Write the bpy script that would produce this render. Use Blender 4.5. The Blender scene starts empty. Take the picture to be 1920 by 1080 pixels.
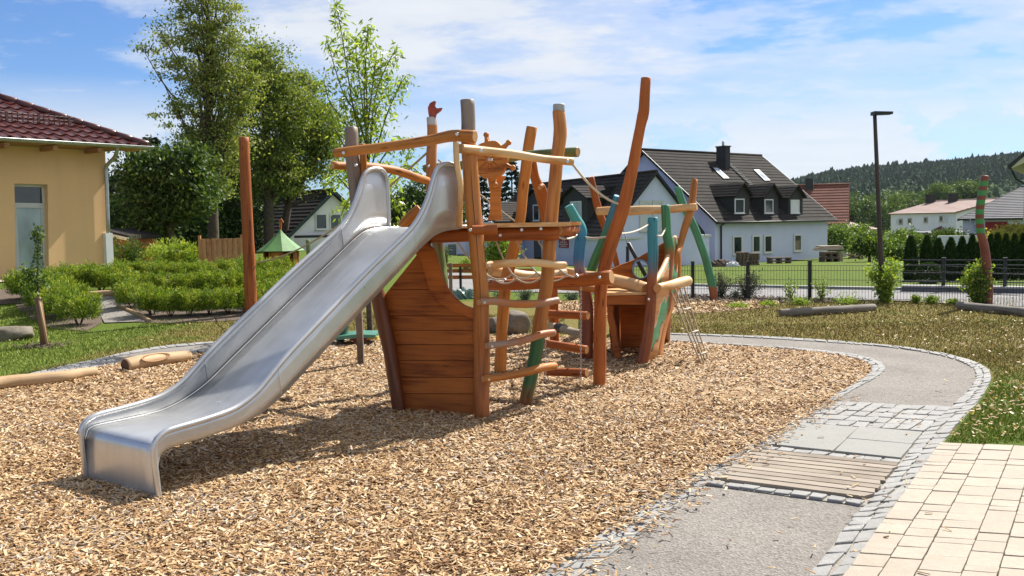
import bpy, math, random
import numpy as np
from mathutils import Vector, Matrix
from mathutils.geometry import tessellate_polygon
random.seed(7); RNG = np.random.default_rng(11)
SC = bpy.context.scene; COL = SC.collection
# ------------------------------------------------------------------ camera
FPX = 1750.0; PITCH = math.atan(122/1750); ROLL = 0.018; EYE = 1.6
_f = Vector((0, math.cos(PITCH), -math.sin(PITCH))); _u0 = Vector((0, math.sin(PITCH), math.cos(PITCH)))
CR = Vector((1,0,0))*math.cos(ROLL) - _u0*math.sin(ROLL)
CU = _u0*math.cos(ROLL) + Vector((1,0,0))*math.sin(ROLL)
cam = bpy.data.cameras.new('camera'); co = bpy.data.objects.new('camera', cam); COL.objects.link(co)
cam.sensor_width = 36; cam.lens = FPX/1920*36; cam.clip_end = 6000; cam.clip_start = .05
M = Matrix((CR, CU, -_f)).transposed().to_4x4(); M.translation = (0,0,EYE); co.matrix_world = M
SC.camera = co
# ------------------------------------------------------------------ sky and sun
SUN_EL = math.radians(47); SUN_AZ = math.radians(43.5)          # azimuth from +Y towards +X
SC.view_settings.view_transform = 'Standard'; SC.view_settings.look = 'None'
SC.view_settings.exposure = 0.95; SC.view_settings.gamma = 1
world = bpy.data.worlds.new('World'); SC.world = world; world.use_nodes = True
def N(nt, t, **k):
    n = nt.nodes.new(t)
    for a, b in k.items():
        if a == 'inp':
            for i, v in b.items(): n.inputs[i].default_value = v
        else: setattr(n, a, b)
    return n
def ramp(nt, src, stops, interp='LINEAR'):
    r = N(nt, 'ShaderNodeValToRGB'); r.color_ramp.interpolation = interp; e = r.color_ramp.elements
    while len(e) < len(stops): e.new(.5)
    for i, (p, c) in enumerate(stops):
        e[i].position = p; e[i].color = tuple(c)+(1,) if len(c) == 3 else c
    if src is not None: nt.links.new(src, r.inputs[0])
    return r.outputs[0]
def g3(v): return (v,v,v)
def math_(nt, op, a, b=None, c=None, clamp=False):
    n = N(nt, 'ShaderNodeMath', operation=op, use_clamp=clamp)
    for i, v in enumerate((a,b,c)):
        if v is None: continue
        if isinstance(v, (int,float)): n.inputs[i].default_value = v
        else: nt.links.new(v, n.inputs[i])
    return n.outputs[0]
def mixc(nt, fac, a, b, mode='MIX'):
    n = N(nt, 'ShaderNodeMix', data_type='RGBA', blend_type=mode)
    for i, v in ((0,fac),(6,a),(7,b)):
        if isinstance(v, (int,float)): n.inputs[i].default_value = v
        elif isinstance(v, tuple): n.inputs[i].default_value = v+(1,) if len(v) == 3 else v
        else: nt.links.new(v, n.inputs[i])
    return n.outputs[2]
def noise(nt, vec, scale, detail=4, rough=.5, dist=0):
    n = N(nt, 'ShaderNodeTexNoise'); n.inputs['Scale'].default_value = scale; n.inputs['Detail'].default_value = detail
    n.inputs['Roughness'].default_value = rough; n.inputs['Distortion'].default_value = dist
    if vec is not None: nt.links.new(vec, n.inputs['Vector'])
    return n.outputs['Fac']
def mapping(nt, vec, scale=(1,1,1), loc=(0,0,0), rot=(0,0,0)):
    m = N(nt, 'ShaderNodeMapping'); m.inputs['Scale'].default_value = scale; m.inputs['Location'].default_value = loc
    m.inputs['Rotation'].default_value = rot; nt.links.new(vec, m.inputs['Vector']); return m.outputs[0]
def make_world():
    nt = world.node_tree; nt.nodes.clear()
    out = N(nt, 'ShaderNodeOutputWorld'); bg = N(nt, 'ShaderNodeBackground'); bg.inputs[1].default_value = .05
    sky = N(nt, 'ShaderNodeTexSky', sky_type='NISHITA', sun_disc=False, sun_elevation=SUN_EL, sun_rotation=SUN_AZ,
            altitude=400, air_density=1.0, dust_density=.6, ozone_density=2.0)
    tc = N(nt, 'ShaderNodeTexCoord'); sep = N(nt, 'ShaderNodeSeparateXYZ'); nt.links.new(tc.outputs['Generated'], sep.inputs[0])
    z = math_(nt, 'MAXIMUM', sep.outputs[2], 0.0); zz = math_(nt, 'ADD', z, .16)
    cx = math_(nt, 'DIVIDE', sep.outputs[0], zz); cy = math_(nt, 'DIVIDE', sep.outputs[1], zz)
    cmb = N(nt, 'ShaderNodeCombineXYZ'); nt.links.new(cx, cmb.inputs[0]); nt.links.new(cy, cmb.inputs[1])
    v1 = mapping(nt, cmb.outputs[0], (.80,.95,1), (2.45,.9,0), (0,0,.3))
    n1 = noise(nt, v1, 1.0, 10, .60, .12)
    n2 = noise(nt, mapping(nt, cmb.outputs[0], (1,1.35,1), (4,7,0), (0,0,.2)), 3.4, 9, .62, .1)
    # clouds thicken towards the right of the view
    side = math_(nt, 'MULTIPLY', math_(nt, 'ADD', cx, 1.1), .055)
    n = math_(nt, 'ADD', math_(nt, 'MULTIPLY', n1, .72), math_(nt, 'MULTIPLY', n2, .3)); n = math_(nt, 'ADD', n, math_(nt, 'MINIMUM', side, .10))
    mask = ramp(nt, n, [(.46, g3(0)), (.54, g3(.5)), (.64, g3(.95))], 'EASE')
    # low heaped clouds
    dv = mapping(nt, tc.outputs['Generated'], (1,1,1.7), (3.1,0,.12))
    h = noise(nt, dv, 4.3, 10, .60, .1)
    band = ramp(nt, sep.outputs[2], [(.0, g3(.7)), (.04, g3(1)), (.09, g3(1)), (.15, g3(0))])
    hs = math_(nt, 'MULTIPLY', ramp(nt, h, [(.455, g3(0)), (.505, g3(1))]), band)
    mask = math_(nt, 'MULTIPLY', mask, ramp(nt, sep.outputs[2], [(.05, g3(.15)), (.17, g3(1))]))
    m = math_(nt, 'MAXIMUM', mask, math_(nt, 'MULTIPLY', hs, .85))
    cc = mixc(nt, n2, (7.3,8.0,8.9), (9.8,9.9,10.2))
    skyc = mixc(nt, 1.0, sky.outputs[0], (.72,1.0,1.42), 'MULTIPLY')
    nt.links.new(mixc(nt, m, skyc, cc), bg.inputs[0]); nt.links.new(bg.outputs[0], out.inputs[0])
make_world()
sl = bpy.data.lights.new('sun', 'SUN'); sl.energy = 5.0; sl.angle = math.radians(.53); sl.color = (1,.95,.87)
so = bpy.data.objects.new('sun', sl); COL.objects.link(so)
sd = Vector((math.sin(SUN_AZ)*math.cos(SUN_EL), math.cos(SUN_AZ)*math.cos(SUN_EL), math.sin(SUN_EL)))
so.rotation_euler = sd.to_track_quat('Z','Y').to_euler(); so.location = (0,0,30)
cy_ = SC.cycles if hasattr(SC, 'cycles') else None
if cy_: cy_.max_bounces = 6; cy_.diffuse_bounces = 3; cy_.glossy_bounces = 3; cy_.transmission_bounces = 4; cy_.volume_bounces = 0
# ------------------------------------------------------------------ terrain and pixel helpers
def S(t): t = min(1,max(0,t)); return t*t*(3-2*t)
HR = ([.0,.18,.27,.32,.366,.423,.48,.549,.75,1.2], [5,14,34,50,58,62,67,74,86,60])
def zt(x, y):
    if y > 400:
        b = -4.03; k = x/y
        return b + S((y-430)/870)*float(np.interp(k, *HR))
    r = S((x+2)/7); drop = -.031*max(0, min(y,150)-20)*r
    drop += -.031*max(0, min(y,150)-45)*(1-r)
    up = .45*S((y-15)/6)*S((-3.2-x)/4)
    return drop + up
def ray(px, py): return _f*FPX + CR*(px-960) + CU*(540-py)
def at(px, py, Y):
    v = ray(px,py); return Vector((0,0,EYE)) + v*(Y/v.y)
def g(px, py, dz=0):
    v = ray(px,py); v = v/v.y; y = 2.0; st = .05; o = Vector((0,0,EYE))
    while y < 1500:
        p = o+v*y
        if p.z <= zt(p.x,p.y)+dz: break
        y += st if y < 60 else 1.0
    lo, hi = y-st, y
    if y >= 60: lo = y-1.0
    for _ in range(18):
        m = (lo+hi)/2; p = o+v*m
        if p.z <= zt(p.x,p.y)+dz: hi = m
        else: lo = m
    p = o+v*hi; p.z = zt(p.x,p.y)+dz; return p
def hitv(px, py, p0, n):
    v = ray(px,py); o = Vector((0,0,EYE)); return o + v*((p0-o).dot(n)/v.dot(n))
# ------------------------------------------------------------------ object helpers
ORG = {}
def tag(o, label=None, cat=None, group=None, kind=None):
    if label: o['label'] = label
    if cat: o['category'] = cat
    if group: o['group'] = group
    if kind: o['kind'] = kind
    return o
def thing(name, loc, label, cat, group=None):
    o = bpy.data.objects.new(name, None); COL.objects.link(o); o.location = loc; o.empty_display_size = .1
    ORG[o.name] = Vector(loc); return tag(o, label, cat, group)
class MB:
    def __init__(s): s.v = []; s.f = []; s.uv = []; s.mi = []; s.sm = []
    def face(s, idx, uv=None, mi=0, sm=False):
        s.f.append(tuple(idx)); s.uv.append(uv or [(0,0)]*len(idx)); s.mi.append(mi); s.sm.append(sm)
    def poly(s, pts, mi=0, uv=None):
        b = len(s.v); s.v += [Vector(p) for p in pts]
        if uv is None:
            p0 = Vector(pts[0]); n = (Vector(pts[1])-p0).cross(Vector(pts[2])-p0)
            n = n.normalized() if n.length > 1e-9 else Vector((0,0,1))
            uax = Vector((0,0,1)).cross(n); uax = uax.normalized() if uax.length > .05 else Vector((1,0,0))
            vax = n.cross(uax); uv = [((Vector(p)).dot(vax), (Vector(p)).dot(uax)) for p in pts]
        s.face(range(b, b+len(pts)), uv, mi)
    def hexa(s, b4, t4, mi=0, bottom=True, along=None):
        """box from 4 bottom and 4 top corners; uv v runs along the longest side"""
        b4 = [Vector(p) for p in b4]; t4 = [Vector(p) for p in t4]
        P = b4+t4; ax = along if along else max(((P[1]-P[0]),(P[3]-P[0]),(P[4]-P[0])), key=lambda q: q.length)
        ax = Vector(ax).normalized(); oth = ax.orthogonal().normalized(); o2 = ax.cross(oth)
        off = random.random()*10
        fs = [(4,5,6,7),(0,1,5,4),(1,2,6,5),(2,3,7,6),(3,0,4,7)]+([(3,2,1,0)] if bottom else [])
        b = len(s.v); s.v += P
        for q in fs:
            s.face([b+i for i in q], [(P[i].dot(oth)+P[i].dot(o2)+off, P[i].dot(ax)+off) for i in q], mi)
    def box(s, c, ux, uy, uz, mi=0):
        c = Vector(c); ux, uy, uz = Vector(ux), Vector(uy), Vector(uz)
        q = [(-1,-1),(1,-1),(1,1),(-1,1)]
        s.hexa([c+ux*a+uy*b-uz for a,b in q], [c+ux*a+uy*b+uz for a,b in q], mi)
    def abox(s, x0,x1,y0,y1,z0,z1, mi=0):
        s.box(((x0+x1)/2,(y0+y1)/2,(z0+z1)/2), ((x1-x0)/2,0,0), (0,(y1-y0)/2,0), (0,0,(z1-z0)/2), mi)
    def tube(s, pts, rad, seg=12, sub=4, lump=0.0, cap=(True,True), capmi=1, mi=0, flat=1.0):
        P = [Vector(p) for p in pts]; R = list(rad) if hasattr(rad,'__len__') else [rad]*len(P)
        Q = []; RR = []
        n = len(P)
        for i in range(n-1):
            p0 = P[max(0,i-1)]; p1 = P[i]; p2 = P[i+1]; p3 = P[min(n-1,i+2)]
            for k in range(sub):
                t = k/sub; t2 = t*t; t3 = t2*t
                Q.append(.5*((2*p1)+(p2-p0)*t+(2*p0-5*p1+4*p2-p3)*t2+(3*p1-p0-3*p2+p3)*t3)); RR.append(R[i]*(1-t)+R[i+1]*t)
        Q.append(P[-1]); RR.append(R[-1]); m = len(Q); b = len(s.v)
        T = [(Q[min(i+1,m-1)]-Q[max(i-1,0)]).normalized() for i in range(m)]
        a = T[0].orthogonal().normalized(); ph = random.random()*6
        L = 0; LS = []
        for i in range(m):
            if i: L += (Q[i]-Q[i-1]).length
            LS.append(L); a = (a - T[i]*a.dot(T[i])).normalized(); c = T[i].cross(a)
            for k in range(seg):
                th = 2*math.pi*k/seg
                r = RR[i]*(1+lump*(math.sin(th*2+ph+L*5)*.5+math.sin(th*3-ph*2+L*9)*.35+math.sin(th+L*13+ph)*.5))
                s.v.append(Q[i]+a*(math.cos(th)*r)+c*(math.sin(th)*r*flat))
        off = random.random()*7; circ = 2*math.pi*max(RR)
        for i in range(m-1):
            for k in range(seg):
                k2 = (k+1)%seg
                s.face((b+i*seg+k, b+i*seg+k2, b+(i+1)*seg+k2, b+(i+1)*seg+k),
                       [(circ*k/seg+off,LS[i]+off),(circ*(k+1)/seg+off,LS[i]+off),(circ*(k+1)/seg+off,LS[i+1]+off),(circ*k/seg+off,LS[i+1]+off)], mi, True)
        def cp(i, sgn, base):
            # small chamfer ring then the cut face
            j = len(s.v); r = RR[i]
            for k in range(seg): s.v.append(s.v[base+k]*1.0 + (Q[i]-s.v[base+k])*.14 + T[i]*(sgn*r*.09))
            for k in range(seg):
                k2 = (k+1)%seg; q = (base+k, base+k2, j+k2, j+k); s.face(q if sgn > 0 else q[::-1], None, mi, True)
            idx = list(range(j,j+seg)); s.face(idx if sgn > 0 else idx[::-1], [(math.cos(6.283*k/seg)*r, math.sin(6.283*k/seg)*r) for k in (range(seg) if sgn > 0 else reversed(range(seg)))], capmi)
        if cap[1]: cp(m-1, 1, b+(m-1)*seg)
        if cap[0]: cp(0, -1, b)
        return s
    def prism(s, loops, th, mi=0, side_mi=None):
        """loops of 3D points (first outer, rest holes), extruded along th"""
        loops = [[Vector(p) for p in l] for l in loops]; th = Vector(th); b = len(s.v)
        allp = [p for l in loops for p in l]; n = len(allp)
        s.v += allp + [p+th for p in allp]
        tri = tessellate_polygon(loops)
        p0 = loops[0][0]; nn = None
        uax = (Vector((0,0,1)).cross(th)); uax = uax.normalized() if uax.length > 1e-6 else Vector((1,0,0)); vax = th.normalized().cross(uax)
        U = lambda p: (p.dot(vax), p.dot(uax))
        for t in tri:
            q = (allp[t[1]]-allp[t[0]]).cross(allp[t[2]]-allp[t[0]])
            t = tuple(t) if q.dot(th) < 0 else tuple(t)[::-1]
            s.face([b+i for i in t], [U(allp[i]) for i in t], mi)
            s.face([b+n+i for i in t[::-1]], [U(allp[i]) for i in t[::-1]], mi)
        k = 0
        for l in loops:
            m = len(l)
            for i in range(m):
                a_, c_ = k+i, k+(i+1)%m
                s.face((b+a_,b+c_,b+n+c_,b+n+a_), [(0,0),(0,.3),(th.length,.3),(th.length,0)], mi if side_mi is None else side_mi)
            k += m
    def build(s, name, mats, parent=None, org=None, label=None, cat=None, group=None, kind=None, fixn=True):
        if not isinstance(mats, (list,tuple)): mats = [mats]
        o3 = ORG[parent.name] if parent else Vector(org if org else (0,0,0))
        me = bpy.data.meshes.new(name); me.from_pydata([tuple(v-o3) for v in s.v], [], s.f)
        for m in mats: me.materials.append(m)
        nm = max(0,len(mats)-1)
        me.polygons.foreach_set('material_index', [min(q,nm) for q in s.mi]); me.polygons.foreach_set('use_smooth', s.sm)
        uvl = me.uv_layers.new(name='UVMap'); uvl.data.foreach_set('uv', [c for f in s.uv for p in f for c in p])
        me.update(); o = bpy.data.objects.new(name, me); COL.objects.link(o)
        if parent: o.parent = parent
        else: o.location = o3
        ORG[o.name] = o3
        return tag(o, label, cat, group, kind)
def npmesh(name, V, F, mats, parent=None, org=(0,0,0), attr=None, smooth=False):
    """V (n,3) F (m,k) numpy"""
    o3 = ORG[parent.name] if parent else Vector(org)
    V = np.asarray(V, np.float32) - np.array(tuple(o3), np.float32); me = bpy.data.meshes.new(name)
    n, k = F.shape; me.vertices.add(len(V)); me.vertices.foreach_set('co', V.ravel())
    me.loops.add(n*k); me.loops.foreach_set('vertex_index', F.ravel().astype(np.int32))
    me.polygons.add(n); me.polygons.foreach_set('loop_start', (np.arange(n)*k).astype(np.int32))
    me.polygons.foreach_set('use_smooth', np.full(n, smooth))
    if attr is not None:
        a = me.attributes.new('tone', 'FLOAT', 'POINT'); a.data.foreach_set('value', np.asarray(attr, np.float32))
    for m in (mats if isinstance(mats,(list,tuple)) else [mats]): me.materials.append(m)
    me.update(calc_edges=True); o = bpy.data.objects.new(name, me); COL.objects.link(o)
    if parent: o.parent = parent
    else: o.location = o3
    ORG[o.name] = o3; return o
def dup(root, loc, rotz=0, sc=1, label=None, group=None):
    r = root.copy(); COL.objects.link(r); r.location = loc; r.rotation_euler = (0,0,rotz); r.scale = (sc,sc,sc)
    if label: r['label'] = label
    if group: r['group'] = group
    for ch in list(root.children):
        c = ch.copy(); COL.objects.link(c); c.parent = r
        for gch in ch.children:
            d = gch.copy(); COL.objects.link(d); d.parent = c
    return r
# ------------------------------------------------------------------ materials
def mat(name):
    m = bpy.data.materials.new(name); m.use_nodes = True; nt = m.node_tree
    return m, nt, nt.nodes['Principled BSDF']
def bump(nt, bsdf, h, strength=.3, dist=.01):
    b = N(nt, 'ShaderNodeBump'); b.inputs['Strength'].default_value = strength; b.inputs['Distance'].default_value = dist
    nt.links.new(h, b.inputs['Height']); nt.links.new(b.outputs[0], bsdf.inputs['Normal'])
def plain(name, c, rough=.6, metal=0, var=.12, scale=6, bmp=.0, c2=None):
    m, nt, b = mat(name); tc = N(nt, 'ShaderNodeTexCoord')
    n = noise(nt, tc.outputs['Object'], scale, 6, .6)
    c2 = c2 or tuple(x*(1-var*2) for x in c)
    nt.links.new(ramp(nt, n, [(.3, c2), (.7, tuple(min(1,x*(1+var)) for x in c))]), b.inputs['Base Color'])
    b.inputs['Roughness'].default_value = rough; b.inputs['Metallic'].default_value = metal
    if bmp: bump(nt, b, noise(nt, tc.outputs['Object'], scale*8, 4, .6), bmp, .01)
    return m
def wood(name, c, dark, pale=None, rough=.5, bmp=.35, worn=0.0):
    m, nt, b = mat(name); uv = N(nt, 'ShaderNodeUVMap').outputs[0]; tc = N(nt, 'ShaderNodeTexCoord')
    n1 = noise(nt, mapping(nt, uv, (38,1.6,1)), 1.0, 6, .6, .6)
    n2 = noise(nt, mapping(nt, uv, (7,.9,1)), 1.0, 4, .55, 1.2)
    n3 = noise(nt, tc.outputs['Object'], 2.2, 4, .6)
    col = ramp(nt, math_(nt, 'ADD', math_(nt, 'MULTIPLY', n1, .5), math_(nt, 'MULTIPLY', n2, .5)),
               [(.36, dark), (.48, c), (.60, tuple(min(1,x*1.18) for x in c)), (.8, pale or tuple(min(1,x*1.4) for x in c))])
    col = mixc(nt, ramp(nt, n3, [(.35, g3(0)), (.75, g3(.45))]), col, dark)
    # knots
    vo = N(nt, 'ShaderNodeTexVoronoi'); vo.inputs['Scale'].default_value = 1.0; nt.links.new(mapping(nt, uv, (7.5,2.2,1)), vo.inputs['Vector'])
    kn = ramp(nt, vo.outputs['Distance'], [(.05, g3(.75)), (.13, g3(0))]); col = mixc(nt, kn, col, tuple(x*.35 for x in dark))
    ck = ramp(nt, noise(nt, mapping(nt, uv, (55,.55,1), (3,9,0)), 1.0, 2, .5, .3), [(.27, g3(1)), (.31, g3(0))])
    col = mixc(nt, math_(nt, 'MULTIPLY', ck, .8), col, tuple(x*.25 for x in dark))
    oi = N(nt, 'ShaderNodeObjectInfo'); col = mixc(nt, ramp(nt, oi.outputs['Random'], [(0, g3(.0)), (1, g3(.42))]), col, mixc(nt, 1.0, col, (.55,.48,.42), 'MULTIPLY'))
    if worn: col = mixc(nt, ramp(nt, noise(nt, mapping(nt, uv, (6,1.4,1), (2,3,0)), 1.2, 5, .6), [(.45-worn*.2, g3(0)), (.62-worn*.2, g3(.9))]), col, pale or (.6,.42,.26))
    nt.links.new(col, b.inputs['Base Color']); b.inputs['Roughness'].default_value = rough
    b.inputs['Specular IOR Level'].default_value = .35
    h = math_(nt, 'SUBTRACT', math_(nt, 'ADD', n1, n2), math_(nt, 'MULTIPLY', ck, .8)); bump(nt, b, h, bmp, .006)
    return m
def endgrain(name, c, dark):
    m, nt, b = mat(name); uv = N(nt, 'ShaderNodeUVMap').outputs[0]
    w = N(nt, 'ShaderNodeTexWave', wave_type='RINGS', rings_direction='Z'); w.inputs['Scale'].default_value = 22; w.inputs['Distortion'].default_value = 1.5
    nt.links.new(uv, w.inputs[0]); nt.links.new(ramp(nt, w.outputs['Fac'], [(.1, dark), (.8, c)]), b.inputs['Base Color']); b.inputs['Roughness'].default_value = .7
    return m
def painted(name, stops, axis=2, wob=.06, base=None, rough=.45):
    """bands of paint along the height (metres)"""
    m, nt, b = mat(name); geo = N(nt, 'ShaderNodeNewGeometry'); sep = N(nt, 'ShaderNodeSeparateXYZ'); nt.links.new(geo.outputs['Position'], sep.inputs[0])
    uv = N(nt, 'ShaderNodeUVMap').outputs[0]; n1 = noise(nt, mapping(nt, uv, (30,1.6,1)), 1.0, 5, .6, .5); n0 = noise(nt, geo.outputs['Position'], 9, 5, .6)
    h = math_(nt, 'ADD', sep.outputs[axis], math_(nt, 'MULTIPLY', math_(nt, 'SUBTRACT', n0, .5), wob*2))
    hi = max(s for s, _ in stops)+.01; col = ramp(nt, math_(nt, 'DIVIDE', h, hi), [(s/hi, c) for s, c in stops])
    n2 = noise(nt, mapping(nt, uv, (9,.9,1)), 1.0, 4, .55, 1.2)
    col = mixc(nt, ramp(nt, math_(nt, 'ADD', math_(nt, 'MULTIPLY', n1, .5), math_(nt, 'MULTIPLY', n2, .5)), [(.36, g3(.85)), (.5, g3(.15)), (.6, g3(0))]), col, mixc(nt, 1.0, col, (.42,.30,.20), 'MULTIPLY'))
    ck = ramp(nt, noise(nt, mapping(nt, uv, (50,.5,1), (3,9,0)), 1.0, 2, .5, .3), [(.29, g3(.85)), (.33, g3(0))]); col = mixc(nt, ck, col, (.03,.015,.008))
    vo = N(nt, 'ShaderNodeTexVoronoi'); vo.inputs['Scale'].default_value = 1.0; nt.links.new(mapping(nt, uv, (7.5,2.4,1)), vo.inputs['Vector'])
    col = mixc(nt, ramp(nt, vo.outputs['Distance'], [(.05, g3(.7)), (.14, g3(0))]), col, mixc(nt, 1.0, col, (.25,.15,.1), 'MULTIPLY'))
    nt.links.new(col, b.inputs['Base Color']); b.inputs['Roughness'].default_value = rough; bump(nt, b, math_(nt, 'SUBTRACT', n1, ck), .4, .006)
    return m
def leafmat(name, stops, trans=.35, rough=.55):
    m, nt, b = mat(name); a = N(nt, 'ShaderNodeAttribute', attribute_name='tone'); out = nt.nodes['Material Output']
    col = ramp(nt, a.outputs['Fac'], stops); nt.links.new(col, b.inputs['Base Color']); b.inputs['Roughness'].default_value = rough
    b.inputs['Specular IOR Level'].default_value = .3
    t = N(nt, 'ShaderNodeBsdfTranslucent'); nt.links.new(mixc(nt, 1.0, col, (1.25,1.3,.55), 'MULTIPLY'), t.inputs[0])
    mx = N(nt, 'ShaderNodeMixShader'); mx.inputs[0].default_value = trans
    nt.links.new(b.outputs[0], mx.inputs[1]); nt.links.new(t.outputs[0], mx.inputs[2]); nt.links.new(mx.outputs[0], out.inputs[0])
    return m
WD = wood('larch_orange', (.53,.205,.038), (.20,.050,.008), (.72,.37,.11), rough=.58, bmp=.5)
WR = wood('larch_red', (.44,.125,.021), (.17,.033,.006), (.58,.21,.045), rough=.58, bmp=.5)
WP = wood('larch_pale', (.60,.29,.085), (.36,.12,.025), (.74,.50,.25), worn=.3)
WG = wood('grey_wood', (.21,.155,.115), (.10,.07,.05), (.30,.24,.19), rough=.75)
WT = wood('tan_log', (.52,.36,.20), (.30,.17,.08), (.66,.50,.32), rough=.7)
WGL = wood('weathered_log', (.24,.215,.18), (.11,.095,.08), (.36,.33,.29), rough=.85, bmp=.7)
WPL = wood('red_plank', (.45,.142,.026), (.22,.052,.010), (.60,.25,.06), rough=.6, bmp=.5)
WRG = wood('rung_worn_grey', (.48,.16,.035), (.20,.05,.012), (.30,.22,.17), worn=.12)
EG = endgrain('cut_end', (.66,.38,.16), (.42,.19,.06))
EGD = endgrain('cut_end_grey', (.30,.24,.18), (.16,.11,.08))
BARK = plain('bark', (.095,.07,.05), .9, 0, .3, 12, .6)
STEEL = None
def steel():
    m, nt, b = mat('brushed_steel'); uv = N(nt, 'ShaderNodeUVMap').outputs[0]; tc = N(nt, 'ShaderNodeTexCoord')
    n = noise(nt, mapping(nt, uv, (160,2.5,1)), 1.0, 4, .6); n2 = noise(nt, tc.outputs['Object'], 3.0, 5, .6); n3 = noise(nt, tc.outputs['Object'], 45, 3, .6)
    nt.links.new(ramp(nt, n2, [(.3, (.50,.505,.51)), (.7, (.62,.625,.625))]), b.inputs['Base Color'])
    b.inputs['Metallic'].default_value = .72
    n5 = noise(nt, tc.outputs['Object'], 1.6, 6, .65); n6 = noise(nt, mapping(nt, uv, (14,1.2,1), (3,1,0)), 1.0, 5, .6); bc = b.inputs['Base Color'].links[0].from_socket
    nt.links.new(mixc(nt, math_(nt, 'MULTIPLY', ramp(nt, math_(nt, 'ADD', math_(nt, 'MULTIPLY', n5, .6), math_(nt, 'MULTIPLY', n6, .4)), [(.47, g3(0)), (.64, g3(1))]), .30), bc, (.27,.25,.22)), b.inputs['Base Color'])
    r = math_(nt, 'ADD', math_(nt, 'MULTIPLY', n, .10), math_(nt, 'MULTIPLY', n2, .22)); r = math_(nt, 'ADD', r, .17)
    nt.links.new(r, b.inputs['Roughness']); bump(nt, b, math_(nt, 'ADD', n, math_(nt, 'MULTIPLY', n3, .3)), .07, .003)
    return m
STEEL = steel()
ZINC = plain('galvanised', (.42,.43,.43), .42, .85, .12, 10)
BOLT = plain('bolt_steel', (.6,.6,.6), .3, .95, .05, 10)
ROPE = plain('rope_fibre', (.46,.37,.25), .9, 0, .15, 90, .4)
ROPEW = plain('rope_pale', (.62,.57,.48), .9, 0, .12, 90, .4)
BLACK = plain('black_paint', (.012,.013,.013), .45, .2, .1, 8)
WHITEP = plain('white_frame', (.78,.78,.76), .4, 0, .04, 4)
def glassmat(name, c):
    m, nt, b = mat(name); tc = N(nt, 'ShaderNodeTexCoord')
    n = noise(nt, mapping(nt, tc.outputs['Object'], (1,1,.5)), 1.7, 3, .5)
    nt.links.new(ramp(nt, n, [(.35, tuple(x*.6 for x in c)), (.7, tuple(x*1.3 for x in c))]), b.inputs['Base Color'])
    b.inputs['Roughness'].default_value = .06; b.inputs['Specular IOR Level'].default_value = .8; return m
GLASS = glassmat('window_glass', (.035,.05,.055)); GLASSC = glassmat('curtained_glass', (.30,.40,.42))
def render_wall(name, c, sc=5):
    m, nt, b = mat(name); tc = N(nt, 'ShaderNodeTexCoord')
    n = noise(nt, tc.outputs['Object'], .7, 5, .6); n2 = noise(nt, tc.outputs['Object'], 60, 3, .7)
    st = noise(nt, mapping(nt, tc.outputs['Object'], (3,3,.25)), 1.0, 4, .6)
    col = ramp(nt, n, [(.3, tuple(x*.9 for x in c)), (.7, c)]); col = mixc(nt, ramp(nt, st, [(.5, g3(0)), (.8, g3(.25))]), col, tuple(x*.7 for x in c))
    nt.links.new(col, b.inputs['Base Color']); b.inputs['Roughness'].default_value = .9; bump(nt, b, n2, .25, .004); return m
OCHRE = render_wall('ochre_render', (.84,.53,.26)); BLUEW = render_wall('pale_blue_render', (.70,.74,.98)); WHITEW = render_wall('white_render', (.90,.90,.91)); BEIGEW = render_wall('beige_render', (.50,.46,.38))
def tilemat(name, c, dk, rough=.6, spec=.4):
    m, nt, b = mat(name); tc = N(nt, 'ShaderNodeTexCoord'); geo = N(nt, 'ShaderNodeNewGeometry')
    n = noise(nt, tc.outputs['Object'], 1.1, 6, .65); n2 = noise(nt, tc.outputs['Object'], 9, 4, .6)
    col = ramp(nt, math_(nt, 'ADD', math_(nt, 'MULTIPLY', n, .5), math_(nt, 'MULTIPLY', n2, .5)), [(.35, dk), (.62, c)])
    nt.links.new(col, b.inputs['Base Color']); b.inputs['Roughness'].default_value = rough; b.inputs['Specular IOR Level'].default_value = spec; return m
ROOFD = tilemat('dark_concrete_tile', (.052,.046,.041), (.025,.022,.020), .92, .12); ROOFR = tilemat('glazed_red_tile', (.105,.024,.019), (.05,.012,.010), .28, .5)
ROOFB = tilemat('red_clay_tile', (.24,.095,.06), (.13,.05,.035), .8, .2); ROOFG = tilemat('grey_tile', (.115,.115,.125), (.06,.06,.07), .7, .25); ROOFP = tilemat('faded_brown_sheet', (.36,.24,.20), (.26,.17,.14), .7)
# leaves
L_LIME = leafmat('lime_leaf', [(0,(.08,.125,.025)), (.4,(.20,.255,.06)), (.8,(.34,.36,.10)), (1,(.44,.38,.14))], .42)
L_DARK = leafmat('dark_leaf', [(0,(.018,.042,.010)), (.6,(.06,.11,.022)), (1,(.16,.22,.045))])
L_CON = leafmat('conifer_needle', [(0,(.010,.022,.012)), (.7,(.022,.045,.022)), (1,(.045,.075,.03))], .1)
L_CHERRY = leafmat('cherry_leaf', [(0,(.13,.20,.02)), (.6,(.30,.42,.05)), (1,(.52,.60,.12))], .45, .35)
L_HEDGE = leafmat('hedge_leaf', [(0,(.025,.06,.006)), (.45,(.12,.21,.016)), (.8,(.34,.44,.035)), (1,(.52,.46,.08))], .28)
L_THUJA = leafmat('thuja_leaf', [(0,(.012,.030,.008)), (.7,(.035,.070,.016)), (1,(.085,.14,.03))], .15)
L_BUSH = leafmat('bright_bush_leaf', [(0,(.08,.15,.02)), (.6,(.24,.35,.045)), (1,(.50,.55,.12))], .42)
L_MID = leafmat('garden_leaf', [(0,(.03,.07,.012)), (.6,(.10,.17,.03)), (1,(.24,.32,.06))], .38)
L_YEL = leafmat('yellowing_leaf', [(0,(.14,.16,.02)), (.6,(.36,.34,.06)), (1,(.5,.4,.1))], .4)
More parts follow.
